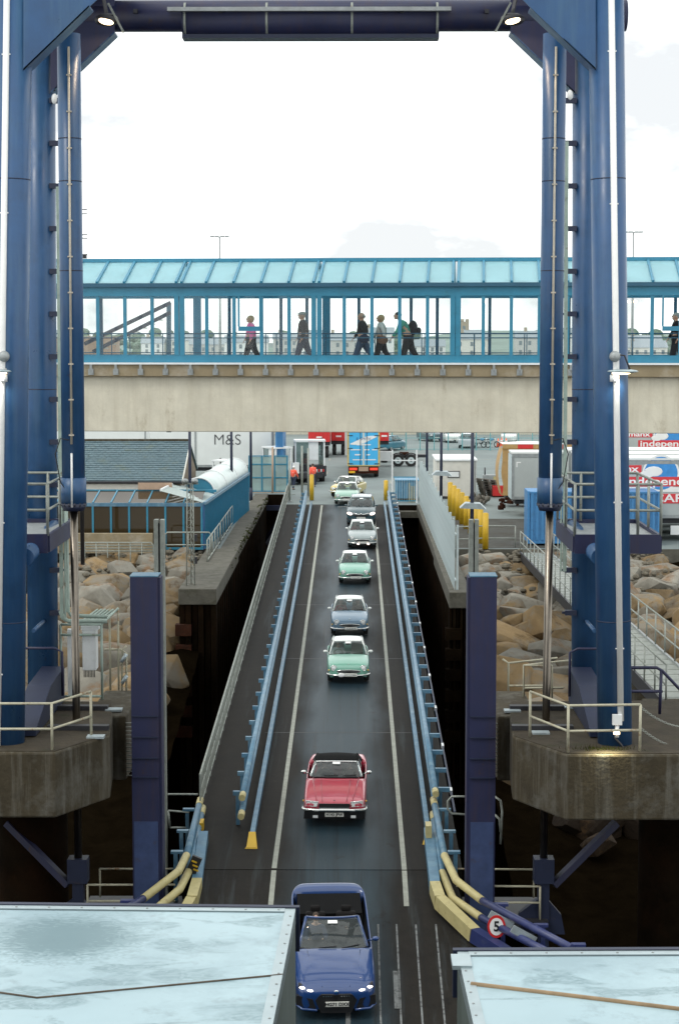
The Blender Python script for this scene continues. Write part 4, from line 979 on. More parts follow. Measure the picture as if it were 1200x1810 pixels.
# ================================================================== covered passenger walkway
WB = at(560, 700, Y=68.2)                       # a point on the beam's front face
WA = math.atan((850 - VP_X) / F_PX)             # the walkway runs slightly askew of the berth
u_ = V(math.cos(WA), -math.sin(WA), 0); n_w = V(math.sin(WA), math.cos(WA), 0)
O_ = V(WB.x, WB.y, 0)
def W(a, b_, z): return O_ + u_ * a + n_w * b_ + V(0, 0, z)
def zY(py): return at(560, py, Y=68.2).z
Z_bot, Z_led, Z_ledt, Z_sill, Z_head, Z_eave, Z_ridge = zY(764), zY(666), zY(642), zY(631), zY(522), zY(513), None
DEPTH = 4.2
Z_ridge = at(560, 461, Y=68.2 + DEPTH / 2).z
A0, A1 = -18.0, 23.0
wk = thing('passenger_walkway', 'glazed blue passenger walkway on a concrete beam crossing above the ramp', 'footbridge', W(0, 2, Z_bot))
def wbox(a0, a1, b0, b1, z0, z1): return MB().hexa([W(a0,b0,z0), W(a1,b0,z0), W(a1,b1,z0), W(a0,b1,z0), W(a0,b0,z1), W(a1,b0,z1), W(a1,b1,z1), W(a0,b1,z1)])
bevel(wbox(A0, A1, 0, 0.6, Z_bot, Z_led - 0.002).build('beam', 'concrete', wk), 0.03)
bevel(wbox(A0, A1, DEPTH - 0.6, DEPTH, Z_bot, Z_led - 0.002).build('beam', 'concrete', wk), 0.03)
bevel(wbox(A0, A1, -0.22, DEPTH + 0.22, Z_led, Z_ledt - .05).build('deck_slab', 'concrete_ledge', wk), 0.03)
wbox(A0, A1, -0.30, DEPTH + .1, Z_ledt - 0.048, Z_ledt + 0.02).build('deck_plate', 'white_paint', wk)
# sill, head and eave members
for b0 in (-0.12, DEPTH - 0.02):
    wbox(A0, A1, b0, b0 + 0.14, Z_ledt + .021, Z_sill + 0.06).build('sill_rail', 'teal', wk)
    wbox(A0, A1, b0, b0 + 0.14, Z_head - 0.02, Z_eave + 0.12).build('head_rail', 'teal', wk)
wbox(A0, A1, -0.24, -0.10, Z_eave + 0.122, Z_eave + 0.26).build('gutter', 'teal_dark', wk)
wbox(A0, A1, DEPTH + .1, DEPTH + .24, Z_eave + 0.122, Z_eave + 0.26).build('gutter', 'teal_dark', wk)
wbox(A0, A1, 0.02, DEPTH - .02, Z_head - 0.06, Z_head - 0.02).build('ceiling_edge', 'teal_dark', wk) if False else None
# bays
a_post = at(317, 700, Y=68.2).x - O_.x
BAY = 5.02
post_a = [a_post + BAY * k for k in range(-2, 6)]
def wpost(a, b_, w, mat, name, d_=0.12, z0=None, z1=None): return wbox(a - w/2, a + w/2, b_, b_ + d_, z0 or (Z_sill + .06), z1 or (Z_head - .02)).build(name, mat, wk)
wins = []
for k, a in enumerate(post_a):
    wpost(a - 0.10, -0.13, 0.17, 'teal', 'post', 0.14); wpost(a + 0.10, -0.13, 0.17, 'teal', 'post', 0.14)
    wpost(a, DEPTH - 0.02, 0.30, 'teal', 'post')
    if k + 1 < len(post_a):
        for j in range(1, 5):
            aa = a + BAY * j / 5
            wpost(aa, -0.10, 0.12, 'teal', 'mullion', 0.10)
            if j in (1, 3, 4): wpost(aa + 0.25, DEPTH, 0.12, 'teal_dark', 'mullion', 0.08)
        for j in range(5):
            x0 = a + BAY * j / 5 + (0.19 if j == 0 else 0.06); x1 = a + BAY * (j + 1) / 5 - (0.19 if j == 4 else 0.06)
            if W(x0, 0, 0).x > 9.4 or W(x1, 0, 0).x < -9.9: continue
            MB().hexa([W(x0,-0.055,Z_sill+.06), W(x1,-0.055,Z_sill+.06), W(x1,-0.045,Z_sill+.06), W(x0,-0.045,Z_sill+.06), W(x0,-0.055,Z_head-.02), W(x1,-0.055,Z_head-.02), W(x1,-0.045,Z_head-.02), W(x0,-0.045,Z_head-.02)]).build('pane', 'glass_clear', wk)
            wins.append((x0, x1))
        MB().hexa([W(a+.2,DEPTH+.03,Z_sill+.06), W(a+BAY-.2,DEPTH+.03,Z_sill+.06), W(a+BAY-.2,DEPTH+.04,Z_sill+.06), W(a+.2,DEPTH+.04,Z_sill+.06), W(a+.2,DEPTH+.03,Z_head-.02), W(a+BAY-.2,DEPTH+.03,Z_head-.02), W(a+BAY-.2,DEPTH+.04,Z_head-.02), W(a+.2,DEPTH+.04,Z_head-.02)]).build('rear_glazing', 'glass_clear', wk)
# opening lights: transom + low kickplate in two windows
for ax in (at(441, 600, Y=68.2).x, at(1190, 600, Y=67.4).x):
    a = ax - O_.x
    wbox(a - 0.40, a + 0.40, -0.13, -0.02, at(441, 585, Y=68.2).z, at(441, 577, Y=68.2).z).build('transom', 'teal', wk)
    wbox(a - 0.42, a - 0.36, -0.125, -0.02, at(441, 577, Y=68.2).z, Z_head - .02).build('sash', 'teal', wk)
    wbox(a + 0.36, a + 0.42, -0.125, -0.02, at(441, 577, Y=68.2).z, Z_head - .02).build('sash', 'teal', wk)
# inside handrails
for b_ in (0.30, DEPTH - 0.3):
    for hh in (1.08, 0.92): MB().tube([W(A0, b_, Z_ledt + hh), W(A1, b_, Z_ledt + hh)], 0.022, 6).build('handrail', 'teal_dark', wk)
    if b_ > 1: MB().tube([W(A0, b_, Z_ledt + .35), W(A1, b_, Z_ledt + .35)], 0.022, 6).build('handrail', 'teal_dark', wk)
    for k in range(22):
        a = A0 + 0.9 + k * 1.9
        MB().tube([W(a, b_, Z_ledt), W(a, b_, Z_ledt + 1.08)], 0.02, 6).build('baluster', 'teal_dark', wk)
# roof: translucent panels between bars, both slopes
def roof_slope(bE, bR, name_front):
    for k, a in enumerate(post_a[:-1]):
        for j in range(5):
            x0 = a + BAY * j / 5 + 0.03; x1 = a + BAY * (j + 1) / 5 - 0.03
            th = V(0, 0, -0.03)
            P = [W(x0, bE, Z_eave + 0.27), W(x1, bE, Z_eave + 0.27), W(x1, bR, Z_ridge - 0.02), W(x0, bR, Z_ridge - 0.02)]
            MB().hexa([p + th for p in P] + P).build('roof_panel', 'roof_panel', wk)
    for k, a in enumerate(post_a):
        lst = [a - 0.10, a + 0.10] + ([a + BAY * j / 5 for j in range(1, 5)] if k + 1 < len(post_a) else [])
        for aa in lst:
            MB().bar(W(aa, bE - (0.06 if bE < 1 else -.06), Z_eave + 0.28), W(aa, bR, Z_ridge + 0.0), 0.085, 0.10).build('glazing_bar', 'teal', wk)
roof_slope(-0.14, DEPTH / 2 - 0.02, True)
roof_slope(DEPTH + 0.14, DEPTH / 2 + 0.02, False)
MB().bar(W(A0, DEPTH / 2, Z_ridge + 0.03), W(A1, DEPTH / 2, Z_ridge + 0.03), 0.22, 0.14).build('ridge_cap', 'teal', wk)
# brackets under the deck edge
for k in range(44):
    a = A0 + 0.55 + k * 0.918
    p = W(a, -0.27, 0)
    if abs(p.x) > 10.5: continue
    q = MB(); zt = Z_ledt - .05
    q.obox(W(a, -0.262, zt - 0.10), (0.09, 0.07, 0.2)); q.obox(W(a, -0.25, zt - 0.27), (0.20, 0.05, 0.22)); q.obox(W(a + .06, -0.29, zt - 0.25), (0.06, 0.05, 0.14))
    q.build('bracket', 'steel_grey', wk)
# ceiling lamps inside
for px in (482, 687, 858, 1122, 1187, 1111):
    p = at(px, 533, Y=70.5); q = MB().ball(p, (0.06, 0.06, 0.05), 8, 6).build('ceiling_lamp', 'lamp_glow', wk)
# stairs seen through the left bay: two sloping stringers
t = thing('stair_flight', 'blue sloping stair rails seen through the left end of the walkway', 'stairs', at(230, 660, Y=76))
for (x0, y0, x1, y1) in ((150, 608, 302, 535), (165, 622, 302, 552)):
    MB().bar(at(x0, y0, Y=76), at(x1, y1, Y=76), 0.2, 0.15).build('stringer', 'navy_dark', t)
MB().bar(at(299, 535, Y=76), at(299, 764, Y=76), 0.18, 0.18).build('post', 'teal_dark', t)
for k in range(10):
    p = at(165 + 14 * k, 622 - 7.2 * k, Y=76.0); MB().box(p.x - .14, p.x + .14, 76.1, 77.3, p.z - .04, p.z).build('tread', 'galv', t)
M('panel_tan', (0.40, 0.28, 0.20), 0.7, var=0.1)
tag(MB().box(at(60, 640, Y=80).x, at(205, 640, Y=80).x, 80, 81.5, at(150, 740, Y=80).z, at(150, 595, Y=80).z).build('stair_core', 'panel_tan'), 'tan clad stair core behind the left end of the walkway', 'building')
# thin dark poles carrying the lights behind the walkway
def pole(px, base_py, label, fit=None):
    b_ = at(px, base_py, Z=0.0); t = thing('lamp_column', label, 'lamp post', b_)
    top = 8.3
    MB().tube([b_, b_ + V(0, 0, top)], [0.10, 0.07], 10).build('column', 'navy_dark', t)
    MB().tube([b_, b_ + V(0, 0, 0.9)], 0.12, 10).build('base_sleeve', 'navy_dark', t)
    MB().tube([b_ + V(0, 0, top), b_ + V(0, -0.6, top + .15)], 0.04, 8).build('arm', 'navy_dark', t)
    MB().ball(b_ + V(0, -0.75, top + .15), (0.14, 0.3, 0.07), 10, 6).build('lantern', 'steel_grey', t)
    if fit:
        z = at(px, fit, Y=b_.y).z; q = MB()
        q.extr([V(b_.x - 0.55, b_.y - .2, z - .12), V(b_.x + 0.62, b_.y - .2, z - .18), V(b_.x + 0.35, b_.y - .2, z + .08), V(b_.x - .3, b_.y - .2, z + .1)], (0, 0.3, 0.05)); q.build('bracket_shelf', 'steel_plate', t)
    return t
pole(833, 1032, 'near dark lighting column at the seaward end of the palisade fence', 893)
pole(779, 930, 'dark lighting column with small cross arms halfway along the palisade fence', 836)
pole(754, 882, 'dark lighting column at the shore end of the palisade fence')
pole(337, 955, 'dark lighting column in front of the slate roofed building')
pole(410, 922, 'dark lighting column beside the barrel vaulted canopy')
pole(444, 885, 'dark lighting column in front of the glass shelter')

# ------------------------------------------------------------------ left quay buildings
def U(px, py, z): return at(px, py, Z=z)
# slate-roofed stone building
M('slate', (0.075, 0.125, 0.145), 0.6, var=0.3, scale=5, c2=(0.10, 0.13, 0.10), c2scale=1.0, c2thr=(0.52, 0.7))
M('stone_wall', (0.17, 0.13, 0.09), 0.85, var=0.3, scale=3, bump=0.5, bscale=6)
M('render_white', (0.62, 0.60, 0.54), 0.7, var=0.08)
ye, yr = 100.8, 106.0
ze, zr_ = at(300, 852, Y=ye).z, at(300, 781, Y=yr).z
xr_ = -9.35
t = thing('slate_house', 'low stone building with blue grey slate roof behind the left shelter', 'building', (-16, 104, 0))
MB().box(-26, xr_, ye + 0.25, 2 * yr - ye - 0.25, 0, ze).build('wall', 'stone_wall', t)
MB().extr([V(xr_ - .3, ye + .25, ze), V(xr_ - .3, 2 * yr - ye - .25, ze), V(xr_ - .3, yr, zr_ - .08)], (0.3, 0, 0)).build('gable', 'stone_wall', t)
rf = MB().hexa([V(-26, ye, ze - .02), V(xr_ + .1, ye, ze - .02), V(xr_ + .1, yr, zr_ - .04), V(-26, yr, zr_ - .04), V(-26, ye, ze + .06), V(xr_ + .1, ye, ze + .06), V(xr_ + .1, yr, zr_ + .04), V(-26, yr, zr_ + .04)])
rf.hexa([V(-26, yr + .002, zr_ - .04), V(xr_ + .1, yr + .002, zr_ - .04), V(xr_ + .1, 2 * yr - ye, ze - .02), V(-26, 2 * yr - ye, ze - .02), V(-26, yr + .002, zr_ + .04), V(xr_ + .1, yr + .002, zr_ + .04), V(xr_ + .1, 2 * yr - ye, ze + .06), V(-26, 2 * yr - ye, ze + .06)])
rfo = rf.build('roof', 'slate', t)
sl_ = MB(); rr_ = random.Random(2); rows = 19
dv = V(0, yr - ye, zr_ - ze); nrm = V(0, -(zr_ - ze), yr - ye).normalized()
for i in range(rows):
    x = -18.5 - (0.15 if i % 2 else 0)
    while x < xr_ + 0.08:
        w = 0.30; x2 = min(x + w - .012, xr_ + .1)
        p = V(0, ye, ze + .06) + dv * (i / rows); q = V(0, ye, ze + .06) + dv * ((i + 1.1) / rows)
        l1 = nrm * (0.028 + rr_.uniform(0, .018)); l2 = nrm * 0.006
        sl_.add([V(x, 0, 0) + p + l1, V(x2, 0, 0) + p + l1, V(x2, 0, 0) + q + l2, V(x, 0, 0) + q + l2, V(x, 0, 0) + p + nrm * .001, V(x2, 0, 0) + p + nrm * .001], [(0, 1, 2, 3), (4, 5, 1, 0)])
        x += w
tag(sl_.build('slates', 'slate', rfo), kind='stuff')
MB().tube([V(-26, yr, zr_ + .06), V(xr_ + .1, yr, zr_ + .06)], 0.11, 8).build('ridge_tile', 'concrete_old', t)
MB().tube([V(-26, ye - .08, ze - .02), V(xr_ + .1, ye - .08, ze - .02)], 0.07, 8).build('gutter', 'dark_metal', t)
MB().box(-26, -10.1, ye + 0.0, ye + 0.24, ze - 0.42, ze - 0.08).build('fascia', 'render_white', t)
MB().bar(V(xr_ + .12, ye, ze + .02), V(xr_ + .12, yr, zr_), 0.05, 0.16).build('bargeboard', 'render_white', t)
# glazed shelter along the quay edge (front run)
ys_, zs_ = 96.6, 2.52
xc = at(357, 975, Z=0.0).x
t = thing('glazed_shelter', 'blue framed smoked glass shelter above the left rock slope', 'shelter', (-11, 97, 0))
xl = -19.0
zE = at(300, 892, Y=ys_).z
MB().box(xl, xc, ys_ - .06, ys_ + .06, zE - 0.09, zE + 0.09).build('eave_beam', 'pipe_blue', t)
MB().box(xl, xc, ys_ - .04, ys_ + .04, 0.0, 0.12).build('sill', 'teal', t)
xs_ = []
k = 0
while True:
    px = 357 - 32 * k; X_ = at(px, 930, Y=ys_).x
    if X_ < xl: break
    MB().box(X_ - .05, X_ + .05, ys_ - .05, ys_ + .05, 0.12, zE - .09).build('post', 'teal', t); xs_.append(X_); k += 1
zB2 = at(300, 868, Y=99.4).z
for a, b_ in zip(xs_[1:], xs_[:-1]):
    MB().box(a + .05, b_ - .05, ys_ - .012, ys_ + .012, 0.12, zE - .09).build('pane', 'glass_smoke', t)
    MB().extr([V(a + .04, ys_ + .06, zE + .07), V(b_ - .04, ys_ + .06, zE + .07), V(b_ - .04, 99.4, zB2), V(a + .04, 99.4, zB2)], (0, 0, .015)).build('roof_pane', 'glass_smoke', t)
    MB().bar(V(a, ys_ + .06, zE + .09), V(a, 99.4, zB2 + .02), 0.07, 0.08).build('rafter', 'teal', t)
MB().box(xl, xc + .5, 99.4, 99.5, zB2 - .06, zB2 + .08).build('wall_plate', 'teal', t)
MB().box(xl, -10.3, 99.55, 99.9, 0, zB2).build('rear_wall', 'stone_wall', t)
MB().box(at(245, 868, Y=99.45).x, at(305, 868, Y=99.45).x, 99.3, 99.39, zB2 + .09, zB2 + .45).build('notice_panel', 'panel_tan', t)
# side run with blue ribbed cladding and a white barrel vault
M('clad_blue', (0.045, 0.13, 0.30), 0.45, var=0.15, scale=2)
M('vault', (0.58, 0.66, 0.64), 0.35, var=0.08, scale=1)
xc2 = at(438, 836, Y=118.5).x; y2 = 118.5
def SX(y): return xc + (xc2 - xc) * (y - ys_) / (y2 - ys_)
t2 = thing('vaulted_canopy', 'covered way with blue ribbed cladding and white barrel vault roof', 'canopy', (SX(108), 108, 0))
MB().hexa([V(SX(ys_) - .05, ys_ + .07, 0), V(SX(ys_) + .05, ys_ + .07, 0), V(SX(y2) + .05, y2, 0), V(SX(y2) - .05, y2, 0), V(SX(ys_) - .05, ys_ + .07, zE), V(SX(ys_) + .05, ys_ + .07, zE), V(SX(y2) + .05, y2, zE), V(SX(y2) - .05, y2, zE)]).build('cladding', 'clad_blue', t2)
k = 0; y = ys_ + 0.35
while y < y2:
    MB().bar(V(SX(y) + .075, y, 0.02), V(SX(y) + .075, y, zE - .02), 0.045, 0.06, up=(0, 1, 0)).build('rib', 'teal', t2); y += 0.42
MB().bar(V(SX(ys_) + .06, ys_ + .08, zE + .05), V(SX(y2) + .06, y2, zE + .05), 0.16, 0.14).build('eave_beam', 'pipe_blue', t2)
yv = 101.6; rv_ = 0.88
def vault(u, v):
    y = yv + (y2 - yv) * v; th = math.pi * (1 - u)
    return V(SX(y) - rv_ + rv_ * math.cos(th), y, zE + 0.13 + rv_ * 1.0 * math.sin(th))
o = MB().grid(vault, 16, 6).build('vault_roof', 'vault', t2); sm = o.modifiers.new('solid', 'SOLIDIFY'); sm.thickness = 0.03
for v in (0, 0.33, 0.66, 1.0):
    MB().tube([vault(i / 16, v) + V(0, 0, .02) for i in range(17)], 0.045, 6).build('arch_rib', 'white_paint', t2)
n_ = 14
MB().add([vault(i / n_, 0) + V(0, .05, 0) for i in range(n_ + 1)], [tuple(range(n_ + 1))]).build('tympanum', 'teal', t2)
# louvred lean-to roof between the corner and the vault
for k in range(11):
    f = k / 10
    a = V(SX(ys_) - 2.6 + 2.55 * 0, ys_ + .2 + f * 4.6, zE + .12 + 0.9 * 0 + .02); b_ = V(SX(ys_ + .2 + f * 4.6), ys_ + .2 + f * 4.6, zE + .12)
    a = V(b_.x - 2.2, b_.y, zE + .72)
    MB().bar(a, b_, 0.16, 0.05).build('louvre', 'vault', t2)
MB().bar(V(SX(ys_) - 2.2, ys_ + .2, zE + .74), V(SX(yv) - 2.2, yv - .3, zE + .74), 0.1, 0.12).build('louvre_beam', 'white_paint', t2)
# shelter kerb, low railings in front
t = thing('quay_railing', 'grey rounded tube railing in front of the left glazed shelter', 'railing', (-10, 96, 0))
def tube_panel(parent, x0, x1, y, z0, z1, mat, n=3, r_=0.03, mids=()):
    c = 0.12
    MB().tube([V(x0, y, z0), V(x0, y, z1 - c), V(x0 + c, y, z1), V(x1 - c, y, z1), V(x1, y, z1 - c), V(x1, y, z0)], r_, 7).build('hoop', mat, parent)
    for k in range(1, n): X_ = x0 + (x1 - x0) * k / n; MB().tube([V(X_, y, z0), V(X_, y, z1)], r_ * .9, 6).build('post', mat, parent)
    for z in mids: MB().tube([V(x0, y, z), V(x1, y, z)], r_ * .9, 6).build('rail', mat, parent)
p0, p1 = at(292, 945, Y=94.8), at(374, 945, Y=94.8)
tube_panel(t, p0.x, p1.x, 94.8, -0.15, at(300, 941, Y=94.8).z, 'galv', 2, 0.04, (at(300, 963, Y=94.8).z,))
p0, p1 = at(130, 945, Y=94.6), at(271, 945, Y=94.6)
tube_panel(t, p0.x, p1.x, 94.6, -1.0, at(200, 959, Y=94.6).z, 'galv', 7, 0.035, (at(200, 964, Y=94.6).z, at(200, 969, Y=94.6).z, at(200, 974, Y=94.6).z))
tag(MB().box(-19, at(270, 945, Y=95.4).x, 95.3, 95.7, -0.05, at(200, 943, Y=95.4).z).build('parapet', 'concrete_ledge'), 'low mossy concrete parapet in front of the left shelter', 'wall')
t = thing('quay_railing', 'grey tube railing along the mossy coping left of the pit', 'railing', (-6.9, 104, 0))
for (ya, yb) in ((86.5, 95.5), (96.5, 111.0), (111.8, 122.0)) if False else ((90.5, 99.0), (99.6, 109.5), (110.1, 122)):
    x_ = -7.1
    n = 5
    for hh in (1.15, 0.15): MB().tube([V(x_, ya, hh), V(x_, yb, hh)], 0.035, 7).build('rail', 'galv', t)
    for k in range(n + 1):
        y = ya + (yb - ya) * k / n; MB().tube([V(x_, y, 0), V(x_, y, 1.15)], 0.032, 7).build('post', 'galv', t)
# glass wind shelter at the pit head
t = thing('glass_shelter', 'small blue framed glass wind shelter at the head of the left pit', 'shelter', (-6, 132, 0))
xa, xb, yq = at(441, 870, Y=133).x, at(508, 870, Y=133).x, 133.0
zt = at(475, 806, Y=yq).z; z0 = at(475, 870, Y=yq).z
glass('glass_pale', (0.72, 0.88, 0.86), 0.45)
for k in range(4):
    X_ = xa + (xb - xa) * k / 3; MB().box(X_ - .05, X_ + .05, yq - .05, yq + .05, 0, zt).build('post', 'teal', t)
    if k < 3:
        X2 = xa + (xb - xa) * (k + 1) / 3
        for (za, zb_) in ((0.15, 1.05), (1.1, zt - .62), (zt - .56, zt - .06)):
            MB().box(X_ + .05, X2 - .05, yq - .01, yq + .01, za, zb_).build('pane', 'glass_pale', t)
for z in (0.1, 1.075, zt - .59, zt): MB().box(xa - .05, xb + .05, yq - .045, yq + .045, z - .04, z + .04).build('rail', 'teal', t)
MB().box(xa - .05, xb + .05, yq - .1, yq - .055, -.25, .05).build('plinth', 'panel_tan', t)
MB().tube([at(482, 872, Y=132.5), at(482, 790, Y=132.5)], 0.07, 8).build('pole', 'panel_tan', t)
# lattice camera mast
b_ = at(338, 1034, Z=0.09); t = thing('lattice_mast', 'slim grey lattice mast with cameras on the left wall nose', 'mast', b_)
hh = at(338, 855, Y=b_.y).z
for sx, sy in ((-.18, -.18), (.18, -.18), (0, .18)): MB().tube([b_ + V(sx, sy, 0), V(b_.x + sx * .7, b_.y + sy * .7, hh)], 0.028, 6).build('chord', 'galv', t)
lt = MB(); n = 14
for k in range(n):
    za = .09 + (hh - .09) * k / n; zb_ = .09 + (hh - .09) * (k + 1) / n; s_ = 1 - .3 * k / n
    lt.bar(V(b_.x - .18 * s_, b_.y - .18 * s_, za), V(b_.x + .18 * s_, b_.y - .18 * s_, zb_), .016, .016)
    lt.bar(V(b_.x - .18 * s_, b_.y - .18 * s_, zb_), V(b_.x + .18 * s_, b_.y - .18 * s_, zb_), .016, .016)
    lt.bar(V(b_.x + .18 * s_, b_.y - .18 * s_, za), V(b_.x, b_.y + .18 * s_, zb_), .016, .016)
lt.build('lacing', 'galv', t)
for dx in (-.22, .2): MB().ball(V(b_.x + dx, b_.y - .1, hh + .12), (.16, .2, .12), 10, 6).build('camera', 'steel_grey', t)
MB().bar(V(b_.x - .35, b_.y, hh), V(b_.x + .35, b_.y, hh), .06, .06).build('crossbar', 'galv', t)
for k, hz in enumerate((1.2, 2.2)): MB().obox(V(b_.x + .22, b_.y - .1, hz), (.14, .12, .3)).build('control_box', 'dark_metal', t)
# high masts far behind
for (px, top, lab) in ((390, 418, 'distant floodlight mast rising above the left of the walkway'), (1115, 410, 'distant floodlight mast rising right of the right tower')):
    b_ = at(px, 700, Y=330); b_.z = 0; t = thing('high_mast', lab, 'lamp mast', b_); zt = at(px, top, Y=330).z
    MB().tube([b_, V(b_.x, b_.y, zt)], [0.3, 0.13], 8).build('mast', 'steel_grey', t)
    for dx in (-1.3, -.5, .5, 1.3): MB().obox(V(b_.x + dx, b_.y, zt), (.7, .5, .22)).build('lamp_head', 'steel_grey', t)
    MB().bar(V(b_.x - 1.5, b_.y, zt - .1), V(b_.x + 1.5, b_.y, zt - .1), .1, .1).build('crossarm', 'steel_grey', t)
# bracket aerials sticking out beyond the left tower
t = thing('mast_ladder', 'thin dark ladder mast peeping out behind the left tower', 'mast', V(at(140, 460, Y=90).x, 90, 0))
x_ = at(140, 460, Y=90).x
MB().tube([V(x_, 90, 0), V(x_, 90, at(140, 362, Y=90).z)], .1, 8).build('pole', 'dark_metal', t)
for py in (370, 378, 415, 421, 450): MB().bar(V(x_, 90, at(140, py, Y=90).z), V(x_ + .42, 90, at(140, py, Y=90).z), .05, .05).build('arm', 'dark_metal', t)
MB().obox(at(147, 453, Y=90), (.35, .3, .2)).build('camera', 'dark_metal', t)
# ================================================================== people (helper)
M('skin', (0.55, 0.32, 0.22), 0.55, var=0.08); M('hair_grey', (0.33, 0.31, 0.28), 0.8); M('hair_blond', (0.45, 0.30, 0.15), 0.8); M('hair_dark', (0.05, 0.035, 0.025), 0.8)
M('cloth_pink', (0.95, 0.17, 0.40), 0.8, var=0.12, scale=8); M('cloth_black', (0.012, 0.012, 0.014), 0.85, var=0.3, scale=8); M('cloth_navy', (0.02, 0.03, 0.06), 0.85, var=0.2, scale=8)
M('cloth_green', (0.06, 0.30, 0.22), 0.8, var=0.15, scale=8); M('cloth_white', (0.55, 0.55, 0.52), 0.85, var=0.12, scale=8); M('cloth_jeans', (0.03, 0.06, 0.11), 0.85, var=0.2, scale=8)
M('cloth_brown', (0.14, 0.07, 0.04), 0.8, var=0.2); M('cloth_hivis', (0.95, 0.12, 0.07), 0.7, var=0.08); M('cloth_red', (0.28, 0.03, 0.04), 0.8, var=0.15); M('reflective', (0.75, 0.75, 0.7), 0.4)
def skin_mesh(joints, edges, root, sub=1):
    """joints: {name: (Vector, radius)}; returns verts, faces of the grown surface"""
    names = list(joints); idx = {n: i for i, n in enumerate(names)}
    me = bpy.data.meshes.new('sk'); me.from_pydata([joints[n][0] for n in names], [(idx[a], idx[b_]) for a, b_ in edges], [])
    o = bpy.data.objects.new('sk', me); col.objects.link(o)
    o.modifiers.new('skin', 'SKIN'); sd = o.modifiers.new('sub', 'SUBSURF'); sd.levels = sub; sd.render_levels = sub
    for n in names:
        r_ = joints[n][1]; r_ = r_ if isinstance(r_, tuple) else (r_, r_)
        me.skin_vertices[0].data[idx[n]].radius = r_; me.skin_vertices[0].data[idx[n]].use_root = (n == root)
    bpy.context.view_layer.update()
    dg = bpy.context.evaluated_depsgraph_get(); ev = o.evaluated_get(dg); m2 = ev.to_mesh()
    vs_ = [v.co.copy() for v in m2.vertices]; fs = [tuple(p.vertices) for p in m2.polygons]; ev.to_mesh_clear()
    bpy.data.objects.remove(o); bpy.data.meshes.remove(me)
    return vs_, fs
def person(label, loc, rotz, h=1.72, top='cloth_black', legs='cloth_black', hair='hair_grey', hairkind='short', swing=0.35, arm=0.3, lean=0.0, seated=False, vest=False, pack=None, bag=None, long_top=False, group=None, shoes='black', rx=0, wide=1.0):
    """figure faces local -Y; root at the feet (standing) or at the seat (seated)"""
    k = h / 1.72
    t = thing('person', label, 'person', loc, group); t.rotation_euler = (rx, 0, rotz); t.scale = (k * wide, k * wide, k)
    J = {}
    ln = lambda z: -lean * (z - 0.95)             # forward lean of the trunk
    if seated:
        zp = 0.12
        J['pel'] = (V(0, 0, zp), (.15, .12)); J['waist'] = (V(0, .03, zp + .2), (.135, .10)); J['chest'] = (V(0, .05, zp + .42), (.16, .115)); J['neck'] = (V(0, .04, zp + .58), .055); J['head0'] = (V(0, .02, zp + .66), .06)
        sh = zp + .50; hz = zp + .76; hy = 0.0; sy = .05
        for s_, n in ((-1, 'l'), (1, 'r')):
            J['sh' + n] = (V(s_ * .17, .05, sh), .06); J['el' + n] = (V(s_ * .25, -.12, sh - .22), .045); J['wr' + n] = (V(s_ * .16, -.36, sh - .14), .033); J['ha' + n] = (V(s_ * .14, -.44, sh - .11), (.022, .035))
            J['hip' + n] = (V(s_ * .09, -.02, zp - .02), .085); J['kn' + n] = (V(s_ * .13, -.42, zp + .02), .065); J['an' + n] = (V(s_ * .13, -.60, zp - .32), .045); J['to' + n] = (V(s_ * .13, -.74, zp - .36), (.04, .03))
    else:
        J['pel'] = (V(0, 0, .95), (.165, .145)); J['waist'] = (V(0, ln(1.12), 1.12), (.16, .145)); J['chest'] = (V(0, ln(1.32), 1.32), (.18, .15)); J['neck'] = (V(0, ln(1.48) - .01, 1.48), .055); J['head0'] = (V(0, ln(1.55) - .02, 1.55), .06)
        sh = 1.41; hz = 1.635; hy = ln(1.635) - .03; sy = ln(1.41)
        for s_, n in ((-1, 'l'), (1, 'r')):
            a = swing * s_; b_ = -arm * s_
            J['sh' + n] = (V(s_ * .185, sy, sh), .075); e_ = V(s_ * .235, sy - math.sin(b_) * .28, sh - math.cos(b_) * .28); J['el' + n] = (e_, .056)
            w_ = e_ + V(0, -math.sin(b_ + .35) * .25, -math.cos(b_ + .35) * .25); J['wr' + n] = (w_, .032); J['ha' + n] = (w_ + V(0, -.03, -.07), (.022, .038))
            J['hip' + n] = (V(s_ * .095, 0, .90), .105); kn = V(s_ * .10, -math.sin(a) * .44, .90 - math.cos(a) * .42); J['kn' + n] = (kn, .075)
            back = .0 if a > 0 else .35
            an = kn + V(0, -math.sin(a - back) * .40, -math.cos(a - back) * .40); J['an' + n] = (an, .042); J['to' + n] = (an + V(0, -.14, -.03), (.042, .028))
    # rest the lowest ankle on the floor
    if not seated:
        dz = min(J['anl'][0].z, J['anr'][0].z) - .085
        J = {n: (p - V(0, 0, dz), r_) for n, (p, r_) in J.items()}; hz -= dz
    E = [('pel', 'waist'), ('waist', 'chest'), ('chest', 'neck'), ('neck', 'head0')]
    for n in 'lr': E += [('chest', 'sh' + n), ('sh' + n, 'el' + n), ('el' + n, 'wr' + n), ('wr' + n, 'ha' + n), ('pel', 'hip' + n), ('hip' + n, 'kn' + n), ('kn' + n, 'an' + n), ('an' + n, 'to' + n)]
    mb = MB(); mb.add(*skin_mesh(J, E, 'pel'), True)
    hc = V(0, hy, hz); mb.ball(hc, (.075, .095, .115), 14, 10); mb.ball(hc + V(0, -.098, -.01), (.013, .022, .024), 6, 5)   # skull, nose
    mb.ball(hc + V(0, -.05, -.075), (.052, .048, .045), 8, 6)                                                                 # jaw
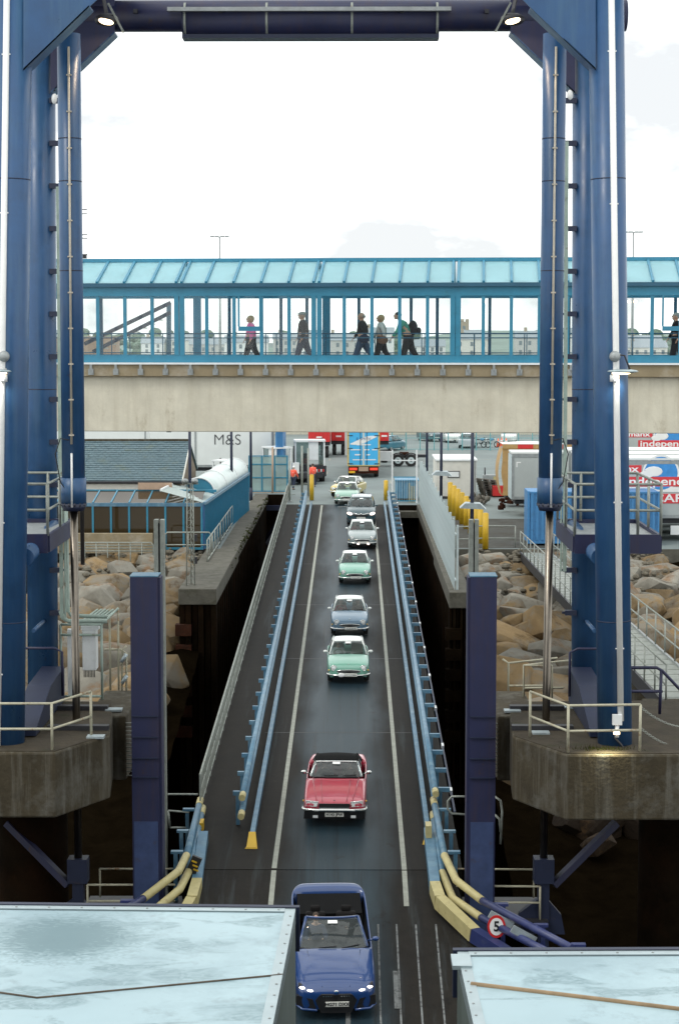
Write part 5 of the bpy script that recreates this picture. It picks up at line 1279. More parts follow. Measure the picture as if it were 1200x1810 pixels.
    for s_ in (-1, 1):
        mb.ball(hc + V(s_ * .076, .005, -.01), (.012, .025, .034), 6, 5); n = 'l' if s_ < 0 else 'r'; hp = J['ha' + n][0]; dd = (hp - J['wr' + n][0]).normalized()
        for q in range(4):                                                                                                    # fingers and thumb
            b0 = hp + V((q - 1.5) * .017, 0, 0) + dd * .02; mb.tube([b0, b0 + dd * (.045 + .008 * (q in (1, 2))), b0 + dd * .07 + V(0, -.014, 0)], [.010, .009, .007], 5)
        b0 = hp + V(-s_ * .03, -.01, 0) - dd * .01; mb.tube([b0, b0 + dd * .035 + V(-s_ * .014, -.02, 0)], [.011, .008], 5)
    body = mb.build('body', 'skin', t, local=True)
    fm = MB(); 
    for s_ in (-1, 1): fm.ball(hc + V(s_ * .030, -.086, .012), (.011, .008, .007), 6, 4)
    fm.ball(hc + V(0, -.088, -.06), (.024, .012, .006), 6, 4); fm.build('face_features', 'hair_dark', body, local=True)
    # clothing grown over the same skeleton
    g_ = 1.16; T = {n: (J[n][0], tuple(x * g_ + .008 for x in (J[n][1] if isinstance(J[n][1], tuple) else (J[n][1],) * 2))) for n in ('pel', 'waist', 'chest', 'neck', 'shl', 'shr', 'ell', 'elr', 'wrl', 'wrr')}
    T['neck'] = (J['neck'][0] - V(0, 0, .02), (.066, .062))
    if not long_top: T['pel'] = (J['pel'][0] + V(0, 0, .05), T['pel'][1])
    else: T['pel'] = (J['pel'][0] - V(0, 0, .08), (.15, .15))
    TE = [('pel', 'waist'), ('waist', 'chest'), ('chest', 'neck')] + [e_ for n in 'lr' for e_ in (('chest', 'sh' + n), ('sh' + n, 'el' + n), ('el' + n, 'wr' + n))]
    mt = MB(); mt.add(*skin_mesh(T, TE, 'pel'), True); jk = mt.build('jacket', top, t, local=True)
    Q = {n: (J[n][0], tuple(x * 1.15 + .01 for x in (J[n][1] if isinstance(J[n][1], tuple) else (J[n][1],) * 2))) for n in ('pel', 'hipl', 'hipr', 'knl', 'knr', 'anl', 'anr')}
    Q['pel'] = (J['pel'][0], (.13, .12))
    mt = MB(); mt.add(*skin_mesh(Q, [('pel', 'hipl'), ('hipl', 'knl'), ('knl', 'anl'), ('pel', 'hipr'), ('hipr', 'knr'), ('knr', 'anr')], 'pel'), True); mt.build('trousers', legs, t, local=True)
    for n in 'lr':
        a, b_ = J['an' + n][0], J['to' + n][0]; mt = MB(); mt.ball(a.lerp(b_, .55) - V(0, 0, .025), (.048, .125, .045), 10, 6); mt.build('shoe', shoes, t, local=True)
    hm = MB()
    if hairkind == 'short': hm.ball(hc + V(0, .018, .028), (.083, .097, .105), 12, 8)
    elif hairkind == 'bob': hm.ball(hc + V(0, .025, .01), (.092, .105, .125), 12, 8); hm.ball(hc + V(0, .05, -.06), (.085, .06, .07), 10, 6)
    elif hairkind == 'cap': hm.ball(hc + V(0, .01, .05), (.092, .112, .075), 12, 8); hm.ball(hc + V(0, -.10, .05), (.07, .06, .015), 10, 5)
    elif hairkind == 'bald': hm.ball(hc + V(0, .04, -.01), (.079, .075, .06), 10, 6)
    if hairkind == 'helmet': hm.ball(hc + V(0, 0, .045), (.1, .125, .095), 12, 8)
    hm.build('hair' if hairkind != 'cap' else 'cap', hair, t, local=True)
    if vest:
        for z in ((1.12 if not seated else .3), (1.25 if not seated else .42)): MB().tube([V(.175 * math.cos(u), ln(z) + .128 * math.sin(u), z) for u in [2 * math.pi * i / 14 for i in range(14)]], .018, 5, closed=True).build('reflective_band', 'reflective', jk, local=True)
    if pack: 
        mp_ = MB(); mp_.ball(V(0, ln(1.25) + .23, 1.22), (.16, .13, .25), 12, 8); mp_.ball(V(0, ln(1.1) + .33, 1.12), (.11, .07, .12), 10, 6); mp_.build('backpack', pack, t, local=True)
        for s_ in (-1, 1): MB().tube([V(s_ * .11, ln(1.4) + .12, 1.40), V(s_ * .12, ln(1.42) - .05, 1.47), V(s_ * .12, ln(1.25) - .155, 1.28), V(s_ * .13, ln(1.1) + .08, 1.08)], .018, 5).build('strap', pack, t, local=True)
    if bag:
        mp_ = MB(); mp_.ball(V(.27, .06, .86), (.07, .16, .15), 10, 6); mp_.build('shoulder_bag', bag, t, local=True)
        MB().tube([V(.27, .06, 1.0), V(.2, -.04, 1.3), V(.12, 0, 1.47), V(0, .15, 1.25)], .012, 5).build('strap', bag, t, local=True)
    return t

# ------------------------------------------------------------------ right quay: palisade fence
M('palisade', (0.52, 0.60, 0.61), 0.45, 0.3, var=0.12, scale=6)
t = thing('palisade_fence', 'tall pale steel palisade fence along the right berth wall', 'fence', (4.75, 100, 0.05))
FXc = 4.40; y = 80.4
pm = MB(); pm.extr([V(-.035, -.012, 0), V(.035, -.012, 0), V(.035, .012, 0), V(-.035, .012, 0)], (0, 0, 2.85)); pm.add([(-.035, 0, 2.85), (0, 0, 3.0), (.035, 0, 2.85)], [(0, 1, 2)])
pale_me = pm.mesh('pale'); pale_me.materials.append(MAT['palisade'])
while y < 123:
    o = bpy.data.objects.new('pale', pale_me); col.objects.link(o); o.parent = t; o.location = V(FXc, y, 0.06) - t.location; o.rotation_euler.z = math.pi / 2; y += 0.40
for z in (0.5, 2.5): MB().bar(V(FXc + .04, 80.3, z), V(FXc + .04, 123, z), .05, .06).build('rail', 'palisade', t)
for k in range(15): MB().box(FXc + .07, FXc + .17, 80.4 + k * 3.02, 80.5 + k * 3.02, 0.05, 2.9).build('post', 'palisade', t)
# gate at the end of the pit
t = thing('mesh_gate', 'white framed mesh gate with blue infill at the head of the right pit', 'gate', (3.7, 124.5, 0))
xa, xb, yg = at(693, 880, Y=124.6).x, at(736, 880, Y=124.6).x, 124.6
zt = at(700, 795, Y=yg).z
for x in (xa, xb): MB().box(x - .05, x + .05, yg - .05, yg + .05, 0, zt).build('frame_post', 'white_paint', t)
for z in (0.1, 1.7, zt - .75): MB().box(xa + .05, xb - .05, yg - .04, yg + .04, z, z + .07).build('frame_rail', 'teal' if z < zt - 1 else 'white_paint', t)
for k in range(9): x = xa + (xb - xa) * (k + 1) / 10; MB().box(x - .012, x + .012, yg - .012, yg + .012, .17, 1.7).build('bar', 'palisade', t)
for k in range(3): MB().box(at(722, 870, Y=yg + .4).x + k * .16, at(722, 870, Y=yg + .4).x + .09 + k * .16, yg + .38, yg + .44, 0, 1.1 + .2 * (k == 0)).build('yellow_slat', 'cream_yellow', t)
M('skip_blue', (0.10, 0.27, 0.42), 0.5, var=0.2, scale=3)
def quick_box_thing(name, label, cat, x0, x1, y0, y1, z0, z1, mat, group=None):
    t = thing(name, label, cat, ((x0 + x1) / 2, (y0 + y1) / 2, z0), group); bevel(MB().box(x0, x1, y0, y1, z0, z1).build('body', mat, t), .03); return t
t = quick_box_thing('blue_skip', 'open blue steel skip behind the white mesh gate', 'skip', 2.9, 4.4, 126.2, 128.6, 0.15, 1.35, 'skip_blue')
for k in range(5): MB().box(2.95 + .33 * k, 3.03 + .33 * k, 126.12, 126.195, .2, 1.3).build('rib', 'skip_blue', t)
MB().box(2.84, 4.46, 126.1, 128.7, 1.352, 1.44).build('rim', 'skip_blue', t)
# white site cabin
x0, x1 = at(771, 880, Y=128).x, at(841, 880, Y=128).x; zt = at(800, 815, Y=128).z
t = quick_box_thing('site_cabin', 'off white site cabin behind the yellow bollards', 'cabin', x0, x1, 128, 133.5, 0.15, zt, 'render_white')
bevel(MB().box(x0 - .08, x1 + .08, 127.92, 133.6, zt + .001, zt + .14).build('roof', 'white_paint', t), .03)
wx0, wx1 = at(792, 845, Y=127.9).x, at(811, 845, Y=127.9).x
MB().box(wx0, wx1, 127.93, 127.998, at(800, 843, Y=127.9).z, at(800, 834, Y=127.9).z).build('window', 'white_paint', t)
MB().box(wx0 - .05, wx1 + .05, 127.95, 127.999, at(800, 843, Y=127.9).z - .05, at(800, 834, Y=127.9).z + .05).build('window_frame', 'dark_metal', t)
MB().box(x1 - .12, x1 - .04, 127.93, 127.998, .15, zt).build('downpipe', 'steel_grey', t)
for k in range(3): MB().obox(V(x0 + .6 + k * 1.0, 130, .07), (.4, 4.5, .14)).build('skid', 'dark_metal', t)
# yellow bollards
for k in range(9):
    f = k / 8; b_ = V(6.15 + .75 * f, 118 - 21 * f, 0)
    t = thing('yellow_bollard', ['farthest yellow bollard of the row beside the palisade fence', 'second farthest yellow bollard of the row beside the fence', 'third farthest yellow bollard of the row beside the fence', 'fourth farthest yellow bollard in the row by the fence', 'middle yellow bollard of the row beside the palisade fence', 'fourth nearest yellow bollard in the row by the fence', 'third nearest yellow bollard of the row by the dark column', 'second nearest yellow bollard beside the near dark column', 'nearest yellow bollard of the row above the rock slope'][k], 'bollard', b_, 'yellow bollards beside the fence')
    MB().tube([b_, b_ + V(0, 0, 1.85)], .16, 14).build('shaft', 'yellow', t); MB().ball(b_ + V(0, 0, 1.85), (.16, .16, .06), 12, 5).build('cap', 'yellow', t)
for (px, py, lab) in ((551, 884, 'yellow round bollard at the top left of the ramp'), (682, 884, 'yellow round bollard at the top right of the ramp')):
    b_ = at(px, py, Z=0.04); t = thing('yellow_bollard', lab, 'bollard', b_); h = at(px, py - 44 if px < 600 else py - 34, Y=b_.y).z
    MB().tube([b_, V(b_.x, b_.y, h)], .15, 14).build('shaft', 'yellow', t); MB().ball(V(b_.x, b_.y, h), (.15, .15, .06), 12, 5).build('cap', 'yellow', t)
# white barrier posts by the ramp's head
for (px, py, top, lab) in ((534, 884, 788, 'tall white barrier post left of the ramp head'), (545, 880, 792, 'second white barrier post left of the ramp head'), (512, 888, 815, 'grey gate post beside the orange clad worker')):
    b_ = at(px, py, Z=0); t = thing('barrier_post', lab, 'post', b_); MB().tube([b_, V(b_.x, b_.y, at(px, top, Y=b_.y).z)], .07, 8).build('shaft', 'galv', t); MB().obox(b_ + V(0, 0, .06), (.3, .3, .12)).build('foot', 'steel_grey', t)
    for z in (1.1, .5): MB().bar(b_ + V(0, 0, z), b_ + V(.35, .3, z), .05, .05).build('arm', 'galv', t)

# ------------------------------------------------------------------ lorries, trailers and containers
M('box_grey', (0.40, 0.43, 0.42), 0.45, var=0.06, scale=1); M('box_white', (0.70, 0.72, 0.70), 0.45, var=0.05, scale=1); M('curtain_tan', (0.42, 0.26, 0.10), 0.7, var=0.2, scale=2, bump=.3, bscale=2); M('red_paint', (0.60, 0.03, 0.03), 0.45, var=0.12, scale=2)
M('sky_blue', (0.06, 0.42, 0.75), 0.45, var=0.05); M('cont_blue', (0.05, 0.20, 0.42), 0.5, var=0.2, scale=2, c2=(.03, .1, .2), c2scale=2, c2thr=(.55, .7)); M('tail_red', (0.5, 0.02, 0.01), 0.3, emit=(1, .1, .05, .6)); M('amber', (0.8, 0.45, 0.02), 0.4); M('text_navy', (.02, .08, .25), .5); M('text_dark', (0.05, 0.05, 0.055), .5); M('frame_yellow', (.55, .40, .12), .5)
def wheel(parent, c, r_, w, axis='X', rim='steel_grey'):
    d_ = V(w / 2, 0, 0) if axis == 'X' else V(0, w / 2, 0)
    o = MB().tube([c - d_, c - d_ * .8, c + d_ * .8, c + d_], [r_ * .93, r_, r_, r_ * .93], 20).build('wheel', 'rubber', parent)
    MB().tube([c - d_ * 1.03, c + d_ * 1.03], r_ * .55, 14).build('rim', rim, o); MB().tube([c - d_ * 1.12, c + d_ * 1.12], r_ * .2, 10).build('hub', 'dark_metal', o)
# blue backed trailer seen from behind
yb = 147.0; x0, x1 = at(614, 800, Y=yb).x, at(671, 800, Y=yb).x; z0, z1 = at(640, 824, Y=yb).z, at(640, 763.5, Y=yb).z + .12
t = thing('lorry_trailer', 'box trailer with bright blue printed rear doors stopped at the ramp head', 'trailer', ((x0 + x1) / 2, 152, 0))
MB().box(x0, x1, yb + .06, yb + 13, z0, z1).build('box_body', 'rust', t)
xm = (x0 + x1) / 2
for (a, b_) in ((x0 + .13, xm - .09), (xm + .09, x1 - .13)): MB().box(a, b_, yb, yb + .055, z0 + .1, z1 - .16).build('rear_door', 'sky_blue', t)
MB().box(xm - .088, xm + .088, yb - .01, yb + .05, z0 + .1, z1 - .16).build('door_seam', 'palisade', t)
for (a, b_) in ((x0, x0 + .128), (x1 - .128, x1)): MB().box(a, b_, yb - .02, yb + .055, z0, z1).build('frame_post', 'frame_yellow', t)
MB().box(x0 + .13, x1 - .13, yb - .02, yb + .055, z1 - .158, z1).build('frame_head', 'frame_yellow', t); MB().box(x0 + .13, x1 - .13, yb - .02, yb + .055, z0, z0 + .098).build('frame_sill', 'cream_yellow', t)
for x in (xm - .25, xm + .25): MB().tube([V(x, yb - .03, z0 + .1), V(x, yb - .03, z1 - .16)], .025, 6).build('lock_rod', 'dark_metal', t)
for z in (z0 + .2, z0 + (z1 - z0) * .5, z1 - .4):
    for s_ in (-1, 1): MB().bar(V(xm + s_ * 1.25, yb - .025, z), V(xm + s_ * .85, yb - .025, z), .04, .05).build('hinge', 'dark_metal', t)
# white swoosh and printed lines on the doors
sw = MB(); n = 16
def swp(f): x = x0 + .22 + (x1 - x0 - .45) * f; zc_ = z1 - .78 + .30 * math.sin((f - .5) * 2.6); return x, zc_, .03 + .19 * math.sin(math.pi * min(1, max(0, f)))
for i in range(n):
    a, b_ = swp(i / n), swp((i + 1) / n)
    sw.add([V(a[0], yb - .012, a[1] - a[2]), V(b_[0], yb - .012, b_[1] - b_[2]), V(b_[0], yb - .012, b_[1] + b_[2]), V(a[0], yb - .012, a[1] + a[2])], [(0, 1, 2, 3)])
sw.build('white_swoosh', 'sign_white', t)
text_mesh('E. SMITH', .30, 'text_navy', 'lettering', t, V(xm, yb - .016, z1 - .68) - t.location, (1, 0, 0), (0, 0, 1))
for (zf, segs) in ((.40, ((.28, .72),)), (.54, ((.10, .42), (.5, .68), (.76, .92))), (.82, ((.16, .47), (.54, .88)))):
    for a, b_ in segs: z = z1 - (z1 - z0) * zf; MB().box(x0 + (x1 - x0) * a, x0 + (x1 - x0) * b_, yb - .014, yb - .004, z - .04, z + .04).build('print_line', 'sign_white', t)
text_mesh('Carlisle', .2, 'sign_white', 'lettering', t, V(xm - .42, yb - .014, z1 - (z1 - z0) * .68) - t.location, (1, 0, 0), (0, 0, 1)) if False else MB().box(xm - .7, xm - .2, yb - .014, yb - .004, z1 - (z1 - z0) * .68 - .05, z1 - (z1 - z0) * .68 + .05).build('print_line', 'sign_white', t)
MB().box(xm + .2, xm + .5, yb - .014, yb - .004, z1 - (z1 - z0) * .68 - .05, z1 - (z1 - z0) * .68 + .05).build('print_line', 'sign_white', t)
MB().box(x0 + .1, x1 - .1, yb + .1, yb + .4, .35, z0 - .002).build('rear_bolster', 'rust', t); MB().box(xm - .38, xm + .38, yb + .02, yb + .098, .55, z0 - .05).build('mudflap_board', 'panel_tan', t)
for s_ in (-1, 1):
    MB().box(*sorted((xm + s_ * .5, xm + s_ * 1.12)), yb + .04, yb + .098, .62, .82).build('tail_lamp', 'tail_red', t)
    for y in (yb + 1.6, yb + 2.9, yb + 4.2): wheel(t, V(xm + s_ * 1.02, y, .5), .5, .35)
MB().box(x0 + .12, x0 + .6, yb + .03, yb + .098, .40, .56).build('number_plate', 'amber', t)
MB().box(x0 - .9, x0 - .06, yb + 2, yb + 2.1, 0.2, 2.2).build('mudguard', 'dark_metal', t) if False else None
# box trailers: generic builder, long side along X or Y
def box_trailer(label, x0, x1, y0, y1, z0, z1, mat, roof='box_white', rails='steel_grey', group=None, wheels=True):
    t = thing('lorry_trailer', label, 'trailer', ((x0 + x1) / 2, (y0 + y1) / 2, 0), group)
    MB().box(x0, x1, y0, y1, z0, z1).build('box_body', mat, t)
    MB().box(x0 - .03, x1 + .03, y0 - .03, y1 + .03, z1 + .001, z1 + .10).build('roof', roof, t)
    MB().box(x0 - .02, x1 + .02, y0 - .025, y0 - .002, z1 - .22, z1 - .02).build('top_rail', rails, t)
    MB().box(x0 - .02, x1 + .02, y0 - .025, y0 - .002, z0, z0 + .18).build('bottom_rail', rails, t)
    for x in (x0 + .04, x1 - .04): MB().box(x - .06, x + .06, y0 - .03, y0 - .003, z0 + .19, z1 - .23).build('corner_post', rails, t)
    if wheels:
        lx = x1 - x0 > y1 - y0
        for k in range(3):
            if lx: 
                for y in (y0 + .3, y1 - .3): wheel(t, V(x1 - 1.5 - 1.25 * k, y, .5), .5, .35, 'Y')
            else:
                for x in (x0 + .3, x1 - .3): wheel(t, V(x, y0 + 1.5 + 1.25 * k, .5), .5, .35, 'X')
        MB().box(x0 + .2, x1 - .2, y0 + .3, y1 - .3, z0 - .3, z0 - .002).build('chassis', 'dark_metal', t)
    return t
yb = 142.0
x0, x1 = at(346, 800, Y=yb).x, at(482, 800, Y=yb).x
t = box_trailer('white M&S trailer behind the barrel vaulted canopy', x0 - 7, x1, yb, yb + 2.55, 1.2, 4.9, 'box_white', group='white trailers on the quay')
text_mesh('M&S', 1.15, 'text_dark', 'lettering', t, V(at(402, 779, Y=yb).x, yb - .015, at(402, 778, Y=yb).z) - t.location, (1, 0, 0), (0, 0, 1), font_off=-.012)
bevel(MB().box(x0 - .06, x0 + .06, yb - .06, yb - .031, 1.4, 4.6).build('side_post', 'steel_grey', t), .01)
box_trailer('white trailer showing above the slate roof at the far left', -27, -12.9 - 6.9, 139, 141.5, 1.2, 4.6, 'box_white', group='white trailers on the quay') if False else None
t = box_trailer('white trailer showing between the slate roof and the walkway', -30, -14.2, 128, 130.6, 1.2, 4.9, 'box_white', group='white trailers on the quay')
t = quick_box_thing('blue_container', 'dark blue container end right of the white M&S trailer', 'container', at(487, 800, Y=139).x, at(498, 800, Y=139).x + .1, 139, 145, 0.1, 4.2, 'cont_blue')
for k in range(3): MB().box(t.location.x - .2 + .14 * k, t.location.x - .12 + .14 * k, 138.95, 138.998, .2, 4.1).build('corrugation', 'cont_blue', t)
# red trailers at the back
for (px0, px1, py0, py1, Y, lab) in ((545, 583, 763, 781, 172, 'red container trailer behind the white tug'), (585, 612, 763, 779, 176, 'orange red container trailer left of the blue doors'), (671, 687, 763, 779, 165, 'red container corner right of the blue trailer doors')):
    a, b_ = at(px0, 770, Y=Y), at(px1, 770, Y=Y); zz = at(600, py1, Y=Y).z
    t = thing('container_trailer', lab, 'trailer', ((a.x + b_.x) / 2, Y, 0)); MB().box(a.x, b_.x, Y, Y + 6, zz, zz + 2.6).build('container', 'red_paint', t)
    for k in range(int((b_.x - a.x) / .35)): MB().box(a.x + .1 + .35 * k, a.x + .28 + .35 * k, Y - .05, Y - .002, zz + .15, zz + 2.4).build('corrugation', 'red_paint', t)
    MB().box((a.x + b_.x) / 2 - .25, (a.x + b_.x) / 2 + .25, Y - .07, Y - .052, zz + .35, zz + .5).build('label_plate', 'sign_white', t)
    MB().box(a.x, b_.x, Y + .2, Y + 6, zz - .35, zz - .002).build('chassis', 'dark_metal', t)
    for s_ in (a.x + .3, b_.x - .3): wheel(t, V(s_, Y + .8, .5), .5, .35); wheel(t, V(s_, Y + 2.1, .5), .5, .35)
# tractor unit chassis parked crosswise
yb = 161.0; x0, x1 = at(640, 820, Y=yb).x, at(752, 820, Y=yb).x
t = thing('tractor_unit', 'lorry tractor unit parked crosswise right of the blue doors', 'lorry', ((x0 + x1) / 2, yb, 0))
MB().box(x0, x1, yb, yb + .9, .75, 1.0).build('chassis', 'dark_metal', t)
MB().box(at(671, 815, Y=yb).x, at(691, 815, Y=yb).x, yb - .6, yb - .02, .5, 1.3).build('fuel_tank', 'white_paint', t)
for px in (703, 726): wheel(t, V(at(px, 815, Y=yb).x, yb - .3, .53), .53, .55, 'Y', 'palisade')
for px in (703, 726): 
    c = V(at(px, 815, Y=yb).x, yb - .3, .53); MB().tube([c + V(.62 * math.cos(u), 0, .62 * math.sin(u)) for u in [math.pi * (.1 + .8 * i / 8) for i in range(9)]], .05, 5).build('mudguard', 'black', t)
MB().box(x0 - 1.5, x0 + .6, yb - .8, yb + 1.5, 1.0, 3.6).build('cab', 'box_white', t)
MB().box(at(712, 815, Y=yb).x - .3, at(712, 815, Y=yb).x + .5, yb - .1, yb + .8, 1.001, 1.2).build('fifth_wheel', 'rust', t)
# grey trailer and tan curtain-sided trailer on the right
yb = 114.5; x0 = at(905, 850, Y=yb).x
t = box_trailer('grey box trailer behind the blue container right of the pallets', x0, x0 + 12.5, yb, yb + 2.55, 1.1, at(940, 802, Y=yb).z, 'box_grey')
MB().box(x0 - .055, x0 - .031, yb, yb + 2.5, 1.1, at(940, 802, Y=yb).z - .1).build('front_panel', 'palisade', t)
p = at(912, 820, Y=yb - .01); MB().box(p.x, p.x + .28, yb - .012, yb - .003, p.z + .05, p.z + .12).build('white_mark', 'sign_white', t); MB().box(p.x, p.x + .07, yb - .012, yb - .003, p.z - .2, p.z + .048).build('white_mark', 'sign_white', t)
yb = 121.0; x0 = at(887, 820, Y=yb).x; zt = at(900, 793, Y=yb).z
t = thing('curtain_trailer', 'tan curtain sided trailer with red and white top band', 'trailer', (x0 + 4, yb + 1, 0))
MB().grid(lambda u, v: V(x0 + .18 * math.sin(v * 9) * (1 - v) * .6 + 8 * u, yb, .8 + (zt - .8) * v), 24, 10).build('curtain_side', 'curtain_tan', t)
MB().grid(lambda u, v: V(x0 + .25 * math.sin(v * 3.2) * -1, yb + 2.5 * u, .8 + (zt - .8) * v), 6, 10).build('curtain_end', 'curtain_tan', t)
for k in range(8): MB().box(x0 + 1.0 * k, x0 + 1.0 * k + .998, yb - .06, yb - .01, zt, zt + .28).build('band_panel', 'red_paint' if k in (1, 3, 5) else 'curtain_tan', t)
o = MB().grid(lambda u, v: V(x0 + 8 * u, yb - .05 + 2.6 * v, zt + .30 + .12 * math.sin(7 * u) * math.sin(math.pi * v)), 16, 4).build('roof_sheet', 'box_white', t)
MB().box(x0 + .3, x0 + 8, yb + .2, yb + 2.3, .5, .79).build('chassis', 'dark_metal', t)
for k in range(3): wheel(t, V(x0 + 2 + 1.3 * k, yb + .3, .5), .5, .35, 'Y')
# blue shipping container
yb = 98.6; x0 = at(933, 930, Y=yb).x; x1 = at(1163, 930, Y=yb).x; zt = at(960, 869, Y=yb).z
t = thing('blue_container', 'blue corrugated shipping container above the right rock slope', 'container', ((x0 + x1) / 2, yb + 1, 0)); MB().box(x0, x1, yb, yb + 2.4, .12, zt).build('box', 'cont_blue', t)
k = 0; x = x0 + .12
while x < x1 - .2: MB().box(x, x + .14, yb - .05, yb - .002, .3, zt - .12).build('corrugation', 'cont_blue', t); x += .28
for x in (x0, x1): MB().box(x - .06, x + .06, yb - .07, yb + .01, .12, zt + .02).build('corner_post', 'cont_blue', t)
for z in (.12, zt - .1): MB().box(x0 + .06, x1 - .06, yb - .06, yb - .004, z, z + .1).build('rail', 'cont_blue', t)
# red and white liveried trailers on the far right
M('livery_red', (0.62, 0.04, 0.05), .45, var=.06); M('livery_blue', (.04, .25, .6), .45); M('text_white', (.8, .8, .78), .45, var=.02)
def livery(t, yb, x, z, scale, part_from=0):
    """red bands reading manx / independent / carriers with a blue globe"""
    def band(dx0, dx1, dz, h, s, tx, align):
        MB().box(x + dx0 * scale, x + dx1 * scale, yb - .02, yb - .004, z + (dz - h / 2) * scale, z + (dz + h / 2) * scale).build('sign_band', 'livery_red', t)
        text_mesh(s, h * 1.15 * scale, 'text_white', 'lettering', t, V(x + tx * scale, yb - .024, z + dz * scale) - t.location, (1, 0, 0), (0, 0, 1), 'LEFT', sx=1.45, font_off=.01)
    band(-.9, 1.0, .98, .42, 'manx', -.72, 'LEFT'); band(0.0, 4.3, .30, .52, 'independent', .12, 'LEFT'); band(1.5, 4.3, -.62, .52, 'CARRIERS', 1.62, 'LEFT')
    MB().box(x + 0.0, x + 4.3 * scale, yb - .018, yb - .004, z + (-.26) * scale, z + (.0) * scale).build('sign_strip', 'sign_white', t)
    MB().tube([V(x + 2.05 * scale, yb - .015, z + .75 * scale), V(x + 2.05 * scale, yb - .006, z + .75 * scale)], 1.0 * scale, 28).build('globe_rim', 'sign_white', t)
    MB().tube([V(x + 2.05 * scale, yb - .019, z + .75 * scale), V(x + 2.05 * scale, yb - .016, z + .75 * scale)], .9 * scale, 28).build('globe_disc', 'livery_blue', t)
    q = MB(); q.ball(V(x + 1.65 * scale, yb - .02, z + .85 * scale), (.5 * scale, .004, .28 * scale), 12, 6); q.ball(V(x + 1.3 * scale, yb - .02, z + .7 * scale), (.4 * scale, .004, .2 * scale), 12, 6); q.build('globe_map', 'sign_white', t)
yb = 100.9; zt = at(1150, 813, Y=yb).z
t = box_trailer('nearest white roofed trailer with red manx independent carriers livery', 12.5, 25, yb, yb + 2.55, 1.25, zt, 'box_grey'); livery(t, yb, at(1100, 850, Y=yb).x, at(1100, 861, Y=yb).z, 1.0)
MB().box(17.2, 17.7, yb - .03, yb - .003, .35, .85).build('reflector_plate', 'sign_white', t); MB().box(17.85, 18.3, yb - .03, yb - .003, .35, .85).build('reflector_plate', 'sign_white', t)
box_trailer('second white roofed trailer parked behind the liveried one', 12.5, 25, 104.4, 106.95, 1.25, zt + .02, 'box_grey', group='trailers right of the tower')
box_trailer('third white roofed trailer parked behind the liveried one', 12.5, 25, 108.2, 110.75, 1.25, zt + .03, 'box_grey', group='trailers right of the tower')
yb = 126.0
t = box_trailer('far grey trailer with a red independent banner under the walkway', 16.0, 29, yb, yb + 2.55, 1.25, 4.95, 'box_grey'); livery(t, yb, at(1127, 790, Y=yb).x, at(1127, 792, Y=yb).z, .95)
# pallets, scrap and a stack of grey sheets in front of the grey trailer
M('scrap_wood', (.14, .13, .11), .8, var=.3, scale=4)
c = at(866, 876, Z=0)
for k in range(7):
    t = thing('grey_pallet', ['bottom grey pallet of the leaning stack by the grey trailer', 'second grey pallet of the leaning stack by the trailer', 'third grey pallet of the leaning stack by the trailer', 'middle grey pallet of the leaning stack by the trailer', 'fifth grey pallet of the leaning stack by the trailer', 'sixth grey pallet of the leaning stack by the trailer', 'top grey pallet of the leaning stack by the trailer'][k], 'pallet', c + V(-.05 * k, 0, .17 * k), 'stack of grey pallets')
    t.rotation_euler = (0, R(5), R(12 + 2 * (k % 3)))
    for j in range(6): MB().box(-.6, .6, -.5 + .18 * j, -.38 + .18 * j, .12, .145).build('deck_board', 'scrap_wood', t, local=True)
    for j in range(3): MB().box(-.6 + .52 * j, -.45 + .52 * j, -.5, .5, 0.0, .118).build('bearer', 'scrap_wood', t, local=True)
t = thing('red_crate', 'low red steel crate beside the stacked grey pallets', 'crate', at(885, 878, Z=0)); c = t.location
for (a, b_, y0, y1) in ((-.6, .6, -.5, -.44), (-.6, .6, .44, .5), (-.6, -.54, -.44, .44), (.54, .6, -.44, .44)): MB().box(c.x + a, c.x + b_, c.y + y0, c.y + y1, .1, .75).build('side_panel', 'red_paint', t)
MB().box(c.x - .6, c.x + .6, c.y - .5, c.y + .5, .02, .1).build('floor', 'rust', t)
t = thing('scrap_heap', 'brown heap of ropes and scrap at the foot of the near column', 'scrap', at(845, 892, Z=0)); c = t.location; rr_ = random.Random(31)
q = MB()
for k in range(30): q.ball(c + V(rr_.gauss(0, .35), rr_.gauss(0, .3), .15 + abs(rr_.gauss(0, .2))), rr_.uniform(.08, .22), 7, 5)
for k in range(12): q.bar(c + V(rr_.gauss(0, .4), rr_.gauss(0, .3), .1), c + V(rr_.gauss(0, .5), rr_.gauss(0, .3), rr_.uniform(.3, .8)), .05, .05)
q.build('heap', 'scrap_wood', t)
t = thing('scrap_heap', 'rusty red machinery scrap at the corner of the grey trailer', 'scrap', at(893, 905, Z=0)); c = t.location; q = MB()
for k in range(16): q.obox(c + V(rr_.gauss(0, .35), rr_.gauss(0, .3), .25 + abs(rr_.gauss(0, .3))), (rr_.uniform(.1, .4), rr_.uniform(.1, .3), rr_.uniform(.08, .3)), Matrix.Rotation(rr_.uniform(0, 3), 3, 'Z'))
q.build('heap', 'rust', t)
t = thing('generator_set', 'small yellow and grey generator behind the stacked pallets', 'generator', at(866, 862, Z=0)); c = t.location
MB().obox(c + V(0, 0, .55), (1.1, .7, .8)).build('case', 'steel_grey', t); MB().obox(c + V(.35, -.37, .6), (.3, .04, .5)).build('side_panel', 'cream_yellow', t); MB().tube([c + V(-.4, 0, .96), c + V(-.4, 0, 1.5)], .05, 8).build('exhaust', 'dark_metal', t)
for s_ in (-.4, .4): wheel(t, c + V(s_, -.38, .2), .2, .1, 'Y')
